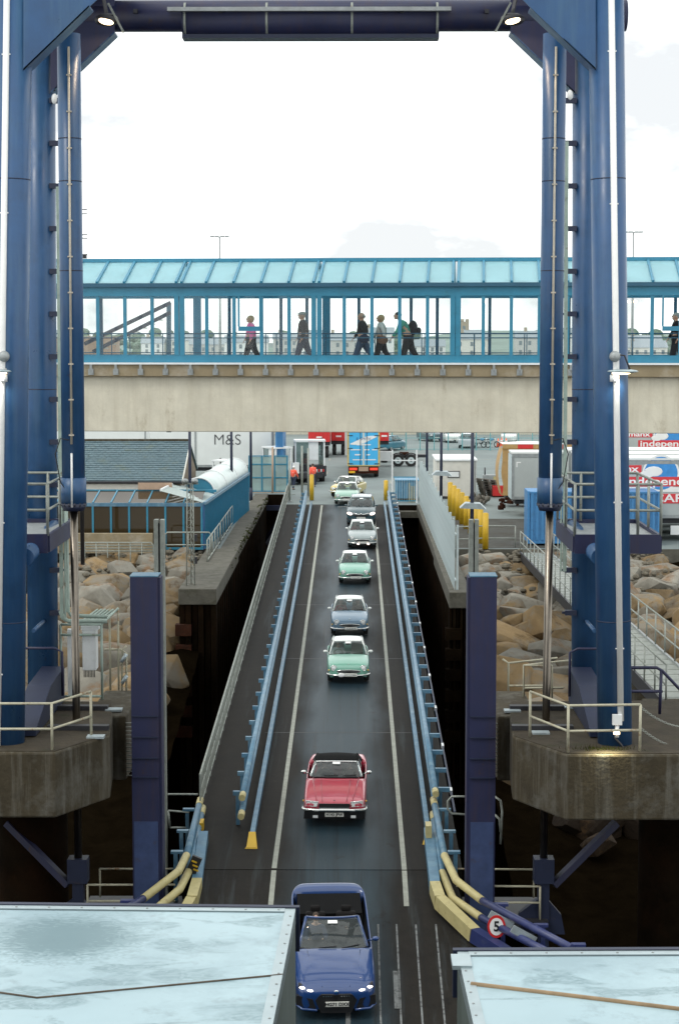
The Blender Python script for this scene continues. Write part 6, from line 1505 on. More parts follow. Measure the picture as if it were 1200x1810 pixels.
# handrail run on the quay right of the column
t = thing('quay_railing', 'grey tube railing on the quay edge right of the near column', 'railing', (7.6, 96, 0))
P = [at(x, y, Z=0) for x, y in ((806, 970), (858, 968), (910, 968))]
for p in P: MB().tube([p, p + V(0, 0, 1.15)], .035, 7).build('post', 'galv', t)
for hh in (1.15, .5): MB().tube([p + V(0, 0, hh) for p in P], .033, 7).build('rail', 'galv', t)
# ------------------------------------------------------------------ gangway to the right tower
t = thing('gangway', 'grey footbridge with tube handrails running down to the right tower', 'gangway', (9.4, 70, 0))
ga, gb = V(9.35, 95.5, -.02), V(9.15, 49.5, ZB - .25)
hw_ = .72
o = MB().hexa([ga + V(-hw_, 0, -.1), ga + V(hw_, 0, -.1), gb + V(hw_, 0, -.1), gb + V(-hw_, 0, -.1), ga + V(-hw_, 0, 0), ga + V(hw_, 0, 0), gb + V(hw_, 0, 0), gb + V(-hw_, 0, 0)]).build('deck', 'galv', t)
for k in range(90):
    p = ga.lerp(gb, (k + .5) / 90); 
    if k % 2: MB().box(p.x - hw_ + .02, p.x + hw_ - .02, p.y - .02, p.y + .02, p.z + .001, p.z + .012).build('tread_bar', 'galv', t)
for s_ in (-1, 1):
    MB().bar(ga + V(s_ * (hw_ + .04), 0, -.15), gb + V(s_ * (hw_ + .04), 0, -.15), .08, .42).build('side_beam', 'steel_grey' if s_ > 0 else 'dark_metal', t)
    n = 24
    for k in range(n + 1):
        p = ga.lerp(gb, k / n) + V(s_ * (hw_ + .04), 0, 0); MB().tube([p, p + V(0, 0, 1.1)], .028, 6).build('post', 'galv', t)
    for hh in (1.1, .55): MB().tube([ga + V(s_ * (hw_ + .04), 0, hh), gb + V(s_ * (hw_ + .04), 0, hh)], .028, 6).build('rail', 'galv', t)
MB().box(8.4, 10.4, 94.8, 96.9, -1.4, -.03).build('abutment', 'concrete_old', t)
MB().box(8.7, 9.8, 62, 62.6, -7, gb.z - .9).build('pier', 'concrete_old', t)
t = thing('landing_slab', 'concrete landing and blue handrail at the foot of the gangway', 'landing', (9.6, 49, ZB - .6)); bevel(MB().box(7.9, 12, 48.2, 50.6, ZB - .9, ZB - .27).build('slab', 'concrete_old', t), .04)
P = [at(x, y, Y=46.6) for x, y in ((1112, 1180), (1160, 1180), (1170, 1186), (1240, 1260))]; MB().tube(P, .04, 8).build('handrail', 'post_blue', t)
P = [at(x, y, Y=46.6) for x, y in ((1112, 1222), (1170, 1222))]; MB().tube(P, .04, 8).build('handrail', 'post_blue', t)
P = [at(x, y, Y=46.6) for x, y in ((1168, 1186), (1165, 1262))]; MB().tube(P, .04, 8).build('handrail_post', 'post_blue', t)
# small railings behind the right base
for (lab, pts, Y) in (('cream tube hoops beside the right piston rod', ((888, 1165), (898, 1172), (898, 1250)), 51), ('cream tube frame in front of the right piston rod', ((925, 1245), (925, 1176), (975, 1176), (975, 1245)), 49.5)):
    t = thing('hoop_rail', lab, 'railing', at(pts[-1][0], pts[-1][1], Y=Y)); MB().tube([at(x, y, Y=Y) for x, y in pts], .03, 7).build('hoop', 'rail_cream', t)
    x, y = pts[1]; MB().tube([at(x, y, Y=Y), at(x, y, Y=Y) + V(1.4, .5, .06)], .028, 7).build('rail', 'rail_cream', t); MB().tube([at(x, y + 40, Y=Y), at(x + 70, y + 40, Y=Y)], .028, 7).build('rail', 'rail_cream', t)
# ------------------------------------------------------------------ hydraulic cabinet in a tube frame on the left base
Yc_ = 49.3; b_ = at(155, 1245, Y=Yc_); t = thing('hydraulic_cabinet', 'white hydraulic cabinet in a tube frame behind the left piston rod', 'cabinet', b_)
x0, x1 = at(147, 1150, Y=Yc_).x, at(171, 1150, Y=Yc_).x; z0, z1 = at(150, 1184, Y=Yc_).z, at(150, 1112, Y=Yc_).z
bevel(MB().box(x0, x1, Yc_ - .1, Yc_ + .35, z0, z1).build('cabinet_body', 'white_paint', t), .02); MB().box(x0 - .03, x1 + .08, Yc_ - .14, Yc_ + .4, z1 + .002, z1 + .1).build('cabinet_hood', 'white_paint', t)
for k in range(8): MB().tube([V(x0 + .03 + k * .04, Yc_, z0), V(x0 + .03 + k * .04, Yc_, z0 - .2)], .012, 5).build('hose', 'dark_metal', t)
fx0, fx1 = at(109, 1200, Y=Yc_ - .2).x, at(181, 1200, Y=Yc_ - .2).x; fz = at(150, 1104, Y=Yc_ - .2).z; zb_ = ZB - .03
for x in (fx0, fx1): MB().tube([V(x, Yc_ - .2, zb_), V(x, Yc_ - .2, fz)], .035, 7).build('frame_post', 'rail_green', t)
for z in (fz, fz - .28, zb_ + .08): MB().tube([V(fx0, Yc_ - .2, z), V(fx1, Yc_ - .2, z)], .035, 7).build('frame_rail', 'rail_green', t)
f2 = fx1 + .28
for x in (fx1 + .05, f2): MB().tube([V(x, Yc_ + 1.1, zb_), V(x, Yc_ + 1.1, fz + .25)], .03, 7).build('frame_post', 'rail_cream', t)
MB().tube([V(fx1, Yc_ - .2, fz), V(f2, Yc_ + 1.1, fz + .25)], .03, 7).build('frame_rail', 'rail_green', t); MB().box(at(121, 1200, Y=Yc_).x, at(132, 1200, Y=Yc_).x, Yc_ - .05, Yc_ + .1, zb_, z1).build('white_duct', 'white_paint', t)
for k in range(6): 
    a = at(140 + 7 * k, 1102 - 0 * k, Y=Yc_); MB().tube([a, a + V(.34, 1.2, .2)], .03, 6).build('pipe', 'rail_green', t)
P = [at(x, y, Y=48) for x, y in ((108, 1080), (112, 1092), (122, 1098), (190, 1098))]; MB().tube(P, .06, 8).build('pipe', 'rail_green', t); P = [at(x, y, Y=48.2) for x, y in ((117, 880), (121, 1080), (126, 1088), (190, 1090))]; MB().tube(P, .05, 8).build('pipe', 'rail_green', t)
t = thing('valve_stand', 'rusty upright valve pipes beside the left blue post', 'pipework', at(216, 1245, Y=50.5)); 
for (pts) in (((216, 1245), (216, 1150), (224, 1142)), ((224, 1235), (224, 1155), (214, 1148), (185, 1148)), ((216, 1200), (226, 1190))): MB().tube([at(x, y, Y=50.5) for x, y in pts], .03, 6).build('pipe', 'rail_cream', t)
for (x, y) in ((220, 1164), (221, 1202)): p = at(x, y, Y=50.4); MB().tube([p - V(.08, 0, .1), p + V(.06, 0, .12)], .05, 8).build('valve', 'steel_plate', t)

# darker worn asphalt of the yard beside the bollards, and faded lane markings on the quay
M('yard_asphalt', (0.075, 0.075, 0.068), .85, var=.3, scale=.8, c2=(.05, .045, .035), c2scale=.5, c2thr=(.45, .65), c3=(.12, .12, .11), c3scale=1.5, c3thr=(.6, .7), spec=.15)
tag(MB().box(5.15, 11.5, 97.36, 113.5, -.02, .004).build('yard_surface', 'yard_asphalt'), kind='structure')
for (px, py, w, l) in ((578, 836, .14, 3.2), (583, 812, .14, 3.2), (690, 852, .14, 3.0), (760, 802, 9.0, .15), (840, 812, 7.0, .15)):
    p = at(px, py, Z=0.006); tag(MB().box(p.x - w / 2, p.x + w / 2, p.y - l / 2, p.y + l / 2, .001, .007).build('lane_marking', 'line_white'), kind='structure')
# ================================================================== cars
M('interior', (0.008, 0.008, 0.0085), 0.9, var=.3, scale=6, spec=.15); M('seat_cream', (0.30, 0.28, 0.22), .7, var=.1); M('seat_dark', (0.011, 0.010, 0.010), .8, spec=.2); M('plate_white', (.70, .70, .64), .5, var=.04); M('plate_text', (.01, .01, .01), .5); M('head_glass', (.75, .77, .76), .12, var=.03); M('head_lit', (.9, .9, .9), .2, emit=(1, .93, .85, 6)); M('head_lit_pink', (.9, .8, .75), .2, emit=(1, .78, .68, 3.5)); M('card_white', (.85, .85, .84), .5, var=.02)
def paint(name, c, flake=0.0): return M(name, c, .32, flake, var=.05, scale=1.5, coat=1.0, c2=tuple(x * .82 for x in c), c2scale=3, c2thr=(.5, .8))
paint('p_green', (.18, .40, .31)); paint('p_greyblue', (.13, .22, .31)); paint('p_grey', (.28, .33, .33)); paint('p_palegreen', (.26, .44, .35)); paint('p_dark', (.03, .07, .085)); paint('p_red', (.42, .02, .05)); paint('p_blue', (.005, .038, .155)); paint('p_yellow', (.55, .42, .08)); paint('p_white', (.62, .63, .62)); paint('p_cream', (.62, .62, .55)); paint('p_teal', (.03, .17, .24)); paint('p_silver', (.4, .45, .47)); paint('p_offwhite', (.70, .73, .70))
M('soft_top', (.005, .0052, .0056), .85, var=.2, scale=4, spec=.15)
def car(name, label, sp, paint_m, roof_m, group=None, cat='car'):
    t = thing(name, label, cat, (0, 0, 0), group)
    S = sp['st']; ring = []
    def sec(y, w, zl, zb, cr, op):
        if op: h = [(0, .38), (.5 * w, .38), (.86 * w, .42), (.91 * w, zb - .02)]
        else: h = [(0, zb + cr), (.4 * w, zb + cr * .93), (.74 * w, zb + cr * .6), (.92 * w, zb)]
        h += [(w * .995, zb - .10), (w, (zb + zl) / 2), (.975 * w, zl + .08), (.90 * w, zl)]
        return [V(x, y, z) for x, z in h[::-1]] + [V(-x, y, z) for x, z in h[1:]]
    mb = MB(); secs = [sec(*s_) for s_ in S]; n = len(secs[0])
    for i in range(len(S) - 1):
        for j in range(n - 1):
            op = S[i][5] and S[i + 1][5] and 4 <= j <= n - 6
            mb.add([secs[i][j], secs[i][j + 1], secs[i + 1][j + 1], secs[i + 1][j]], [(0, 1, 2, 3)], True, 1 if op else 0)
    mb.add(secs[0], [tuple(range(n))], True); mb.add(secs[-1], [tuple(range(n))[::-1]], True)
    o = mb.build('body', [paint_m, 'interior'], t, local=True); sd = o.modifiers.new('sub', 'SUBSURF'); sd.levels = 2; sd.render_levels = 2
    g_ = sp['gh']; yb, zb, wb, yt, zt, wt, yrt, yrb, zrb = g_['yb'], g_['zb'], g_['wb'], g_['yt'], g_['zt'], g_['wt'], g_['yrt'], g_['yrb'], g_['zrb']; bow = g_.get('bow', .14)
    fb = lambda u: V(wb * u, yb - bow * (1 - u * u), zb + .02 * (1 - u * u)); ft = lambda u: V(wt * u, yt - bow * .6 * (1 - u * u), zt + .02 * (1 - u * u)); rt = lambda u: V(wt * u * .97, yrt + .08 * (1 - u * u), zt - .01 + .02 * (1 - u * u)); rb = lambda u: V(wb * u * .97, yrb + .1 * (1 - u * u), zrb)
    def patch(A, B, bulge=V(0, 0, 0)): return lambda a, v: A(2 * a - 1).lerp(B(2 * a - 1), v) + bulge * (4 * v * (1 - v))
    MB().grid(patch(fb, ft, V(0, -.02, .02)), 12, 6).build('windscreen', 'glass_car', t, local=True)
    op_top = g_.get('open_top')
    if not op_top: MB().grid(patch(rt, rb, V(0, .02, .02)), 12, 5).build('rear_window', 'soft_top' if roof_m == 'soft_top' else 'glass_car', t, local=True)
    ro = MB().grid(patch(ft, rt if not op_top else (lambda u: ft(u) + V(0, .05, -.015)), V(0, 0, g_.get('crown', .045))), 12, 8).build('roof', roof_m, t, local=True); sm = ro.modifiers.new('s', 'SOLIDIFY'); sm.thickness = .05; sm.offset = -1
    for s_ in (-1, 1):
        qf = g_.get('quarter', .66)
        sidef = lambda a, v: fb(s_).lerp(rb(s_), a).lerp(ft(s_).lerp(rt(s_), a), v) + V(s_ * .03 * math.sin(math.pi * v), 0, 0)
        if not op_top: MB().grid(lambda a, v: sidef(a * qf, v), 6, 4).build('side_window', 'glass_car', t, local=True)
        if not op_top: MB().grid(lambda a, v: sidef(qf + a * (1 - qf), v), 4, 4).build('rear_quarter', roof_m, t, local=True)
        pm_ = g_.get('pillar', roof_m)
        MB().tube([fb(s_) + V(0, .02, -.03), ft(s_)], [.045, .04], 8).build('windscreen_pillar', pm_, t, local=True)
        if not op_top: MB().tube([rt(s_), rb(s_) + V(0, -.02, -.06)], [.035, .04], 8).build('rear_pillar', roof_m, t, local=True)
        if not op_top: MB().tube([ft(s_), ft(s_).lerp(rt(s_), .5) + V(s_ * .015, 0, .012), rt(s_)], .032, 8).build('roof_rail', roof_m, t, local=True)
        m1 = fb(s_).lerp(rb(s_), .55); m2 = ft(s_).lerp(rt(s_), .5)
        if not op_top: MB().tube([m1, m2], .028, 6).build('door_pillar', 'black', t, local=True)
        # door mirrors
        mc = V(s_ * (sp['W'] / 2 + .05), yb + .22, zb + .07); q = MB(); q.ball(mc, (.088, .055, .056), 10, 7); q.tube([mc, mc - V(s_ * .2, -.05, .08)], .022, 6); q.build('door_mirror', sp.get('mirror', paint_m), t, local=True)
        # door line
        for z_, yy in ((0, yb + .2),): pass
    MB().tube([ft(-1 + 2 * i / 10) + V(0, 0, .008) for i in range(11)], .026, 6).build('windscreen_header', g_.get('pillar', roof_m), t, local=True)
    MB().tube([fb(-1 + 2 * i / 10) + V(0, -.02, -.012) for i in range(11)], .022, 6).build('scuttle_trim', 'black', t, local=True)
    for x in (-.35, .18):
        a = fb(x / wb).lerp(ft(x / wb), .04) + V(0, -.03, .02); b_ = fb((x + .42) / wb).lerp(ft((x + .42) / wb), .10) + V(0, -.035, .02); MB().bar(a, b_, .02, .015).build('wiper', 'black', t, local=True)
    # cabin: dash, wheel, seats
    MB().box(-wb * .88, wb * .88, yb + .06, yb + .30, zb - .22, zb - .06).build('dashboard', 'interior', t, local=True)
    sx = -.36; c = V(sx, yb + .42, zb - .06); q = MB(); q.tube([c + V(.17 * math.cos(u), .05 * math.sin(u), .16 * math.sin(u)) for u in [2 * math.pi * i / 18 for i in range(18)]], .016, 6, closed=True); q.bar(c - V(.16, 0, 0), c + V(.16, 0, 0), .03, .03); q.build('steering_wheel', g_.get('wheelmat', 'interior'), t, local=True)
    sy = g_.get('seat_y', (yt + yrt) / 2 + .1); sz = zb - .48
    for x in (-.36, .36):
        q = MB(); q.obox(V(x, sy, sz), (.48, .5, .16)); q.obox(V(x, sy + .28, sz + .34), (.46, .16, .6), Matrix.Rotation(R(-12), 3, 'X')); q.obox(V(x, sy + .36, sz + .70), (.24, .1, .16)); bevel(q.build('seat', g_.get('seat', 'seat_dark'), t, local=True), .05)
    p = ft(0).lerp(fb(0), .14) + V(g_.get('cardx', 0), .0, -.0); nrm_ = (ft(0) - fb(0)).normalized()
    MB().obox(p + V(0, -.03, .03), (.22, .012, .09), Matrix.Rotation(math.atan2((ft(0) - fb(0)).y, (ft(0) - fb(0)).z) * -1, 3, 'X')).build('boarding_card', 'card_white', t, local=True)
    q = MB(); q.ball(ft(0).lerp(fb(0), .22) + V(.0, .1, -.02), (.11, .03, .035), 10, 6); q.build('mirror', 'black', t, local=True)
    for yw in sp['wheels']:
        for s_ in (-1, 1):
            c = V(s_ * (sp['W'] / 2 - .13), yw, sp['r']); w = .2; d_ = V(w / 2, 0, 0); r_ = sp['r']
            wo = MB().tube([c - d_, c - d_ * .75, c + d_ * .75, c + d_], [r_ * .9, r_, r_, r_ * .9], 22).build('wheel', 'rubber', t, local=True); MB().tube([c - d_ * 1.05, c + d_ * 1.05], r_ * .62, 16).build('rim', sp.get('rim', 'steel_grey'), wo, local=True)
    # numberplate
    if sp.get('plate'):
        x, y, z, s_ = sp['plate']; MB().box(x - .26, x + .26, y - .012, y + .012, z - .056, z + .056).build('number_plate', 'plate_white', t, local=True)
        if s_: text_mesh(s_, .115, 'plate_text', 'registration', t, V(x, y - .015, z), (1, 0, 0), (0, 0, 1), ext=.002, sx=.95, font_off=.003)
        else: 
            for k in range(6): MB().box(x - .20 + .07 * k, x - .165 + .07 * k, y - .0135, y - .012, z - .03, z + .03).build('plate_mark', 'steel_grey', t, local=True)
    return t
def rlamp(t, c, r_, lit=False, ring='chrome', mat=None):
    o = MB().tube([c + V(r_ * math.cos(u), 0, r_ * math.sin(u)) for u in [2 * math.pi * i / 18 for i in range(18)]], .018, 6, closed=True).build('headlight_ring', ring, t, local=True)
    MB().ball(c + V(0, .02, 0), (r_ * .95, .05, r_ * .95), 14, 8).build('headlight', mat or ('head_lit' if lit else 'head_glass'), t, local=True)
def fig(label, pm, plate_y=.0, badge=False, fog=False, wheelmat='interior'):
    st = [(.00, .52, .34, .56, .02, 0), (.05, .66, .26, .66, .03, 0), (.22, .765, .20, .75, .05, 0), (.60, .805, .19, .83, .07, 0), (.98, .815, .19, .885, .06, 0), (1.16, .815, .19, .90, .05, 0), (1.24, .815, .19, .905, 0, 1), (2.0, .815, .19, .905, 0, 1), (2.85, .81, .19, .90, 0, 1), (2.93, .81, .19, .90, .06, 0), (3.35, .77, .2, .86, .06, 0), (3.64, .67, .25, .74, .04, 0), (3.74, .52, .34, .58, .02, 0)]
    sp = dict(W=1.63, st=st, wheels=(.62, 2.92), r=.29, rim='chrome', mirror='p_offwhite', plate=(.06, -.055, .355, ''), gh=dict(yb=1.16, zb=.90, wb=.70, yt=1.60, zt=1.315, wt=.555, yrt=2.62, yrb=3.0, zrb=.92, bow=.13, crown=.05, seat='seat_cream', pillar='p_offwhite', wheelmat='seat_cream'))
    t = car('retro_car', label, sp, pm, 'p_offwhite', 'small retro cars with white roofs')
    for s_ in (-1, 1):
        rlamp(t, V(s_ * .555, .035, .60), .105); MB().ball(V(s_ * .735, .16, .50), (.03, .05, .03), 8, 5).build('indicator', 'amber', t, local=True)
    q = MB(); q.ball(V(0, -.005, .475), (.44, .06, .062), 18, 8); q.build('grille', 'black', t, local=True)
    MB().tube([V(.45 * math.cos(u), -.035 + .06 * abs(math.cos(u)) ** 2, .475 + .068 * math.sin(u)) for u in [2 * math.pi * i / 24 for i in range(24)]], .016, 6, closed=True).build('grille_surround', 'chrome', t, local=True)
    for z in (.46, .49): MB().bar(V(-.4, -.055, z), V(.4, -.055, z), .01, .008).build('grille_bar', 'chrome', t, local=True)
    bp_ = [V(.80 * math.sin(a), .16 - .21 * math.cos(a) ** 1.0 * .95, .335) for a in [R(-88) + R(176) * i / 16 for i in range(17)]]; bp_ = [V(x_, (.42 if abs(x_) > .79 else .30 * (abs(x_) / .8) ** 4 - .045), .335) for x_ in [-.80, -.79, -.74, -.64, -.5, -.3, 0, .3, .5, .64, .74, .79, .80]]
    MB().tube(bp_, .032, 8).build('bumper', 'chrome', t, local=True)
    if badge: MB().ball(V(-.28, -.07, .36), (.13, .02, .08), 14, 8).build('round_badge', 'card_white', t, local=True)
    if badge == 'star': pass
    if fog:
        for s_ in (-1, 1): MB().ball(V(s_ * .28 + .06, -.09, .30), (.07, .04, .045), 10, 6).build('fog_lamp', 'head_lit_pink', t, local=True)
    MB().ball(V(0, .10, .735), (.03, .02, .015), 8, 5).build('bonnet_badge', 'chrome', t, local=True)
    return t
def ramp_hit(px, py):
    d_ = CROT @ Vector(((px - 600) / F_PX, -(py - 905) / F_PX, -1)); t_ = 40.0
    for _ in range(60):
        p = CAM + d_ * t_; t_ *= (CAM.z - ramp_z(p.y)) / (CAM.z - p.z)
    return CAM + d_ * t_
def put(t, px, py, yaw=0.0, slope=RAMP_SLOPE, dz=0.02):
    p = ramp_hit(px, py); t.location = (p.x, p.y, ramp_z(p.y) + dz); t.rotation_euler = (math.atan(slope), 0, R(yaw)); return t
c1 = put(fig('mint green retro car with round badge, nearest behind the red convertible', 'p_green', badge=True), 616, 1210, 1)
c2 = put(fig('slate blue retro car with white roof between two mint green cars', 'p_greyblue'), 618, 1126, .5)
c3 = put(fig('mint green retro car third in the queue, ahead of the grey one', 'p_green'), 627, 1034, 0)
c4 = put(fig('silver grey retro car with lit fog lamps before the dark hatchback', 'p_grey', fog=True), 640, 971, 0)
c5 = put(fig('pale green retro car last of its kind at the ramp head', 'p_palegreen'), 612, 893, -2, 0.0)
# red convertible
st = [(.00, .74, .46, .62, .01, 0), (.05, .82, .40, .68, .015, 0), (.25, .875, .26, .745, .02, 0), (.9, .89, .20, .83, .035, 0), (1.6, .895, .19, .90, .03, 0), (1.82, .895, .19, .915, .02, 0), (1.9, .895, .19, .92, 0, 1), (2.6, .895, .19, .93, 0, 1), (3.5, .89, .19, .94, 0, 1), (3.58, .89, .2, .94, .02, 0), (4.2, .87, .24, .93, .02, 0), (4.65, .83, .3, .88, .01, 0), (4.76, .78, .4, .78, 0, 0)]
sp = dict(W=1.79, st=st, wheels=(.95, 3.55), r=.32, rim='chrome', mirror='chrome', plate=(0, -.07, .36, 'H143 JPW'), gh=dict(yb=1.86, zb=.925, wb=.735, yt=2.36, zt=1.225, wt=.60, yrt=3.30, yrb=3.78, zrb=.96, bow=.10, crown=.085, pillar='chrome', seat='cloth_brown'))
red = car('convertible', 'red convertible with black soft top driving down the ramp', sp, 'p_red', 'soft_top'); put(red, 591, 1462, -1)
for s_ in (-1, 1):
    q = MB(); q.hexa([V(s_ * .50, -.01, .58), V(s_ * .80, .07, .58), V(s_ * .80, .12, .58), V(s_ * .50, .05, .58), V(s_ * .46, .0, .70), V(s_ * .78, .08, .71), V(s_ * .78, .14, .71), V(s_ * .46, .06, .70)]); q.build('headlight', 'head_glass', red, local=True)
    q = MB(); q.tube([V(s_ * .48, -.022, .575), V(s_ * .82, .06, .575), V(s_ * .80, .07, .715), V(s_ * .44, -.01, .705)], .013, 5, closed=True); q.build('headlight_rim', 'chrome', red, local=True)
    MB().box(*sorted((s_ * .46, s_ * .60)), -.09, -.06, .27, .34).build('fog_lamp', 'head_glass', red, local=True)
    MB().ball(V(s_ * .885, .42, .62), (.02, .06, .025), 8, 5).build('side_marker', 'amber', red, local=True); MB().tube([V(s_ * .50, .08, .735), V(s_ * .60, .9, .875), V(s_ * .66, 1.7, .94)], .012, 5).build('bonnet_crease', 'p_red', red, local=True)
    MB().tube([V(s_ * .34, .04, .72), V(s_ * .40, .9, .895), V(s_ * .42, 1.5, .945)], .010, 5).build('bonnet_crease', 'p_red', red, local=True)
MB().box(-.43, .43, -.03, .0, .56, .66).build('grille', 'black', red, local=True)
MB().tube([V(-.90, .35, .49), V(-.88, .06, .49), V(-.80, -.03, .49), V(-.45, -.085, .49), V(.45, -.085, .49), V(.80, -.03, .49), V(.88, .06, .49), V(.90, .35, .49)], .042, 8).build('bumper', 'chrome', red, local=True)
MB().hexa([V(-.86, .0, .22), V(.86, .0, .22), V(.86, .3, .22), V(-.86, .3, .22), V(-.84, -.045, .45), V(.84, -.045, .45), V(.84, .3, .45), V(-.84, .3, .45)]).build('valance', 'black', red, local=True)
MB().bar(V(-.42, -.045, .545), V(.42, -.045, .545), .03, .03).build('grille_trim', 'chrome', red, local=True); MB().ball(V(0, .06, .735), (.025, .02, .012), 8, 5).build('bonnet_badge', 'black', red, local=True)
MB().box(-.30, .30, 1.66, 1.74, .935, .952).build('scuttle_vent', 'black', red, local=True)
# blue convertible
st = [(.00, .60, .26, .60, .01, 0), (.07, .80, .20, .68, .03, 0), (.28, .89, .16, .78, .06, 0), (.8, .92, .16, .90, .07, 0), (1.35, .925, .16, .975, .05, 0), (1.5, .925, .16, .985, .03, 0), (1.58, .925, .16, .99, 0, 1), (2.6, .925, .16, 1.0, 0, 1), (3.75, .925, .17, 1.04, 0, 1), (4.18, .915, .18, 1.05, 0, 1), (4.26, .905, .2, 1.055, .03, 0), (4.5, .86, .24, 1.055, .03, 0), (4.68, .74, .3, 1.03, .02, 0), (4.77, .56, .4, .93, 0, 0)]
sp = dict(W=1.85, st=st, wheels=(.82, 3.67), r=.34, plate=(.02, -.05, .40, 'HG71 DXX'), gh=dict(yb=1.50, zb=.985, wb=.77, yt=2.26, zt=1.345, wt=.60, yrt=3.16, yrb=3.95, zrb=1.07, bow=.18, crown=.0, pillar='p_blue', seat='seat_dark', open_top=True, seat_y=2.62))
blue = car('convertible', 'blue convertible with dark open cockpit and lit headlights at the ramp foot', sp, 'p_blue', 'p_blue'); put(blue, 594, 1803, 3.2, .165, .015)
for s_ in (-1, 1):
    q = MB(); q.hexa([V(s_ * .44, .03, .60), V(s_ * .84, .20, .66), V(s_ * .84, .26, .66), V(s_ * .44, .10, .60), V(s_ * .42, .06, .67), V(s_ * .82, .24, .765), V(s_ * .82, .30, .765), V(s_ * .42, .12, .67)]); q.build('headlight', 'dark_metal', blue, local=True)
    for f in (.25, .68): 
        p = V(s_ * .44, .05, .64).lerp(V(s_ * .84, .22, .715), f); MB().ball(p + V(0, -.015, 0), (.105, .03, .030), 10, 6, rot=Matrix.Rotation(R(-14 * s_), 3, 'Y')).build('headlight_lens', 'head_lit', blue, local=True)
    q = MB(); q.extr([V(s_ * .05, -.035, .62), V(s_ * .33, -.02, .62), V(s_ * .38, -.02, .52), V(s_ * .30, -.03, .26), V(s_ * .08, -.04, .26), V(s_ * .04, -.04, .5)], (0, .06, 0)); q.build('grille', 'black', blue, local=True)
    q = MB(); q.extr([V(s_ * .52, -.012, .50), V(s_ * .87, .11, .54), V(s_ * .88, .12, .30), V(s_ * .44, -.022, .25)], (0, .08, 0)); q.build('air_intake', 'black', blue, local=True)
    MB().tube([V(s_ * .42, -.03, .25), V(s_ * .75, .05, .24), V(s_ * .88, .16, .30)], .03, 6).build('front_splitter', 'p_blue', blue, local=True); MB().tube([V(s_ * .30, .12, .73), V(s_ * .52, .7, .915), V(s_ * .60, 1.3, 1.0)], .012, 5).build('bonnet_crease', 'p_blue', blue, local=True)
    for k in range(4): MB().box(*sorted((s_ * (.10 + .055 * k), s_ * (.13 + .055 * k))), -.045, -.036, .575, .60).build('grille_stud', 'chrome', blue, local=True)
bd = MB().tube([V(0, -.005, .675), V(0, .012, .69)], .045, 16).build('round_badge', 'card_white', blue, local=True)
MB().tube([V(0, -.011, .672), V(0, -.0055, .674)], .03, 12).build('badge_centre', 'livery_blue', bd, local=True)
MB().extr([V(-.36, -.012, .60), V(.36, -.012, .60), V(.46, .0, .47), V(.34, -.02, .17), V(-.34, -.02, .17), V(-.46, .0, .47)], (0, .07, 0)).build('lower_intake', 'black', blue, local=True)
MB().extr([V(-.76, 3.25, .93), V(.76, 3.25, .93), V(.76, 4.16, 1.0), V(-.76, 4.16, 1.0)], (0, 0, -.2)).build('hood_cover', 'soft_top', blue, local=True)
# dark hatchback with headlights on
st = [(.00, .58, .30, .70, .01, 0), (.06, .76, .24, .80, .03, 0), (.22, .85, .2, .92, .05, 0), (.6, .885, .2, 1.0, .06, 0), (.95, .89, .2, 1.05, .05, 0), (1.05, .89, .2, 1.06, .02, 0), (1.12, .89, .2, 1.07, 0, 1), (2.2, .89, .2, 1.08, 0, 1), (4.0, .88, .22, 1.1, 0, 1), (4.1, .87, .25, 1.1, .02, 0), (4.25, .83, .3, 1.05, .02, 0), (4.33, .75, .4, .9, 0, 0)]
sp = dict(W=1.78, st=st, wheels=(.85, 3.45), r=.34, plate=(.0, -.05, .52, ''), gh=dict(yb=1.02, zb=1.06, wb=.76, yt=1.72, zt=1.53, wt=.61, yrt=3.75, yrb=4.22, zrb=1.1, bow=.16, crown=.04))
hr = car('hatchback', 'dark blue green hatchback with glowing headlights behind the grey car', sp, 'p_dark', 'p_dark'); put(hr, 638, 931, -1)
for s_ in (-1, 1):
    q = MB(); q.ball(V(s_ * .66, .09, .76), (.19, .10, .085), 12, 7, rot=Matrix.Rotation(R(-16 * s_), 3, 'Y')); q.build('headlight', 'head_lit_pink', hr, local=True)
    MB().ball(V(s_ * .62, .0, .36), (.12, .06, .05), 10, 6).build('fog_recess', 'black', hr, local=True)
MB().tube([V(-.46, .0, .80), V(-.2, -.03, .73), V(.2, -.03, .73), V(.46, .0, .80)], .03, 8).build('grille_bar', 'chrome', hr, local=True); q = MB(); q.ball(V(0, .0, .66), (.48, .05, .07), 14, 6); q.build('grille', 'black', hr, local=True); MB().ball(V(0, -.05, .75), (.06, .02, .05), 10, 6).build('front_badge', 'chrome', hr, local=True)
MB().tube([V(-.85, .25, .45), V(-.6, .02, .30), V(.6, .02, .30), V(.85, .25, .45)], .06, 8).build('lower_bumper', 'black', hr, local=True)
# old yellow saloon turning onto the ramp
st = [(.00, .62, .40, .66, .01, 0), (.06, .72, .3, .74, .02, 0), (.25, .79, .22, .80, .03, 0), (.8, .81, .2, .86, .04, 0), (1.3, .81, .2, .90, .03, 0), (1.4, .81, .2, .91, 0, 1), (2.2, .81, .2, .91, 0, 1), (3.2, .81, .2, .91, 0, 1), (3.28, .8, .22, .91, .02, 0), (3.9, .77, .28, .86, .02, 0), (4.1, .68, .38, .74, .01, 0)]
sp = dict(W=1.62, st=st, wheels=(.7, 3.1), r=.30, rim='chrome', plate=(0, -.06, .36, ''), mirror='chrome', gh=dict(yb=1.32, zb=.91, wb=.70, yt=1.78, zt=1.31, wt=.58, yrt=2.85, yrb=3.45, zrb=.93, bow=.1, crown=.04, pillar='chrome', seat='seat_cream'))
yel = car('vintage_saloon', 'old yellow saloon with chrome front at the back of the queue', sp, 'p_yellow', 'p_cream')
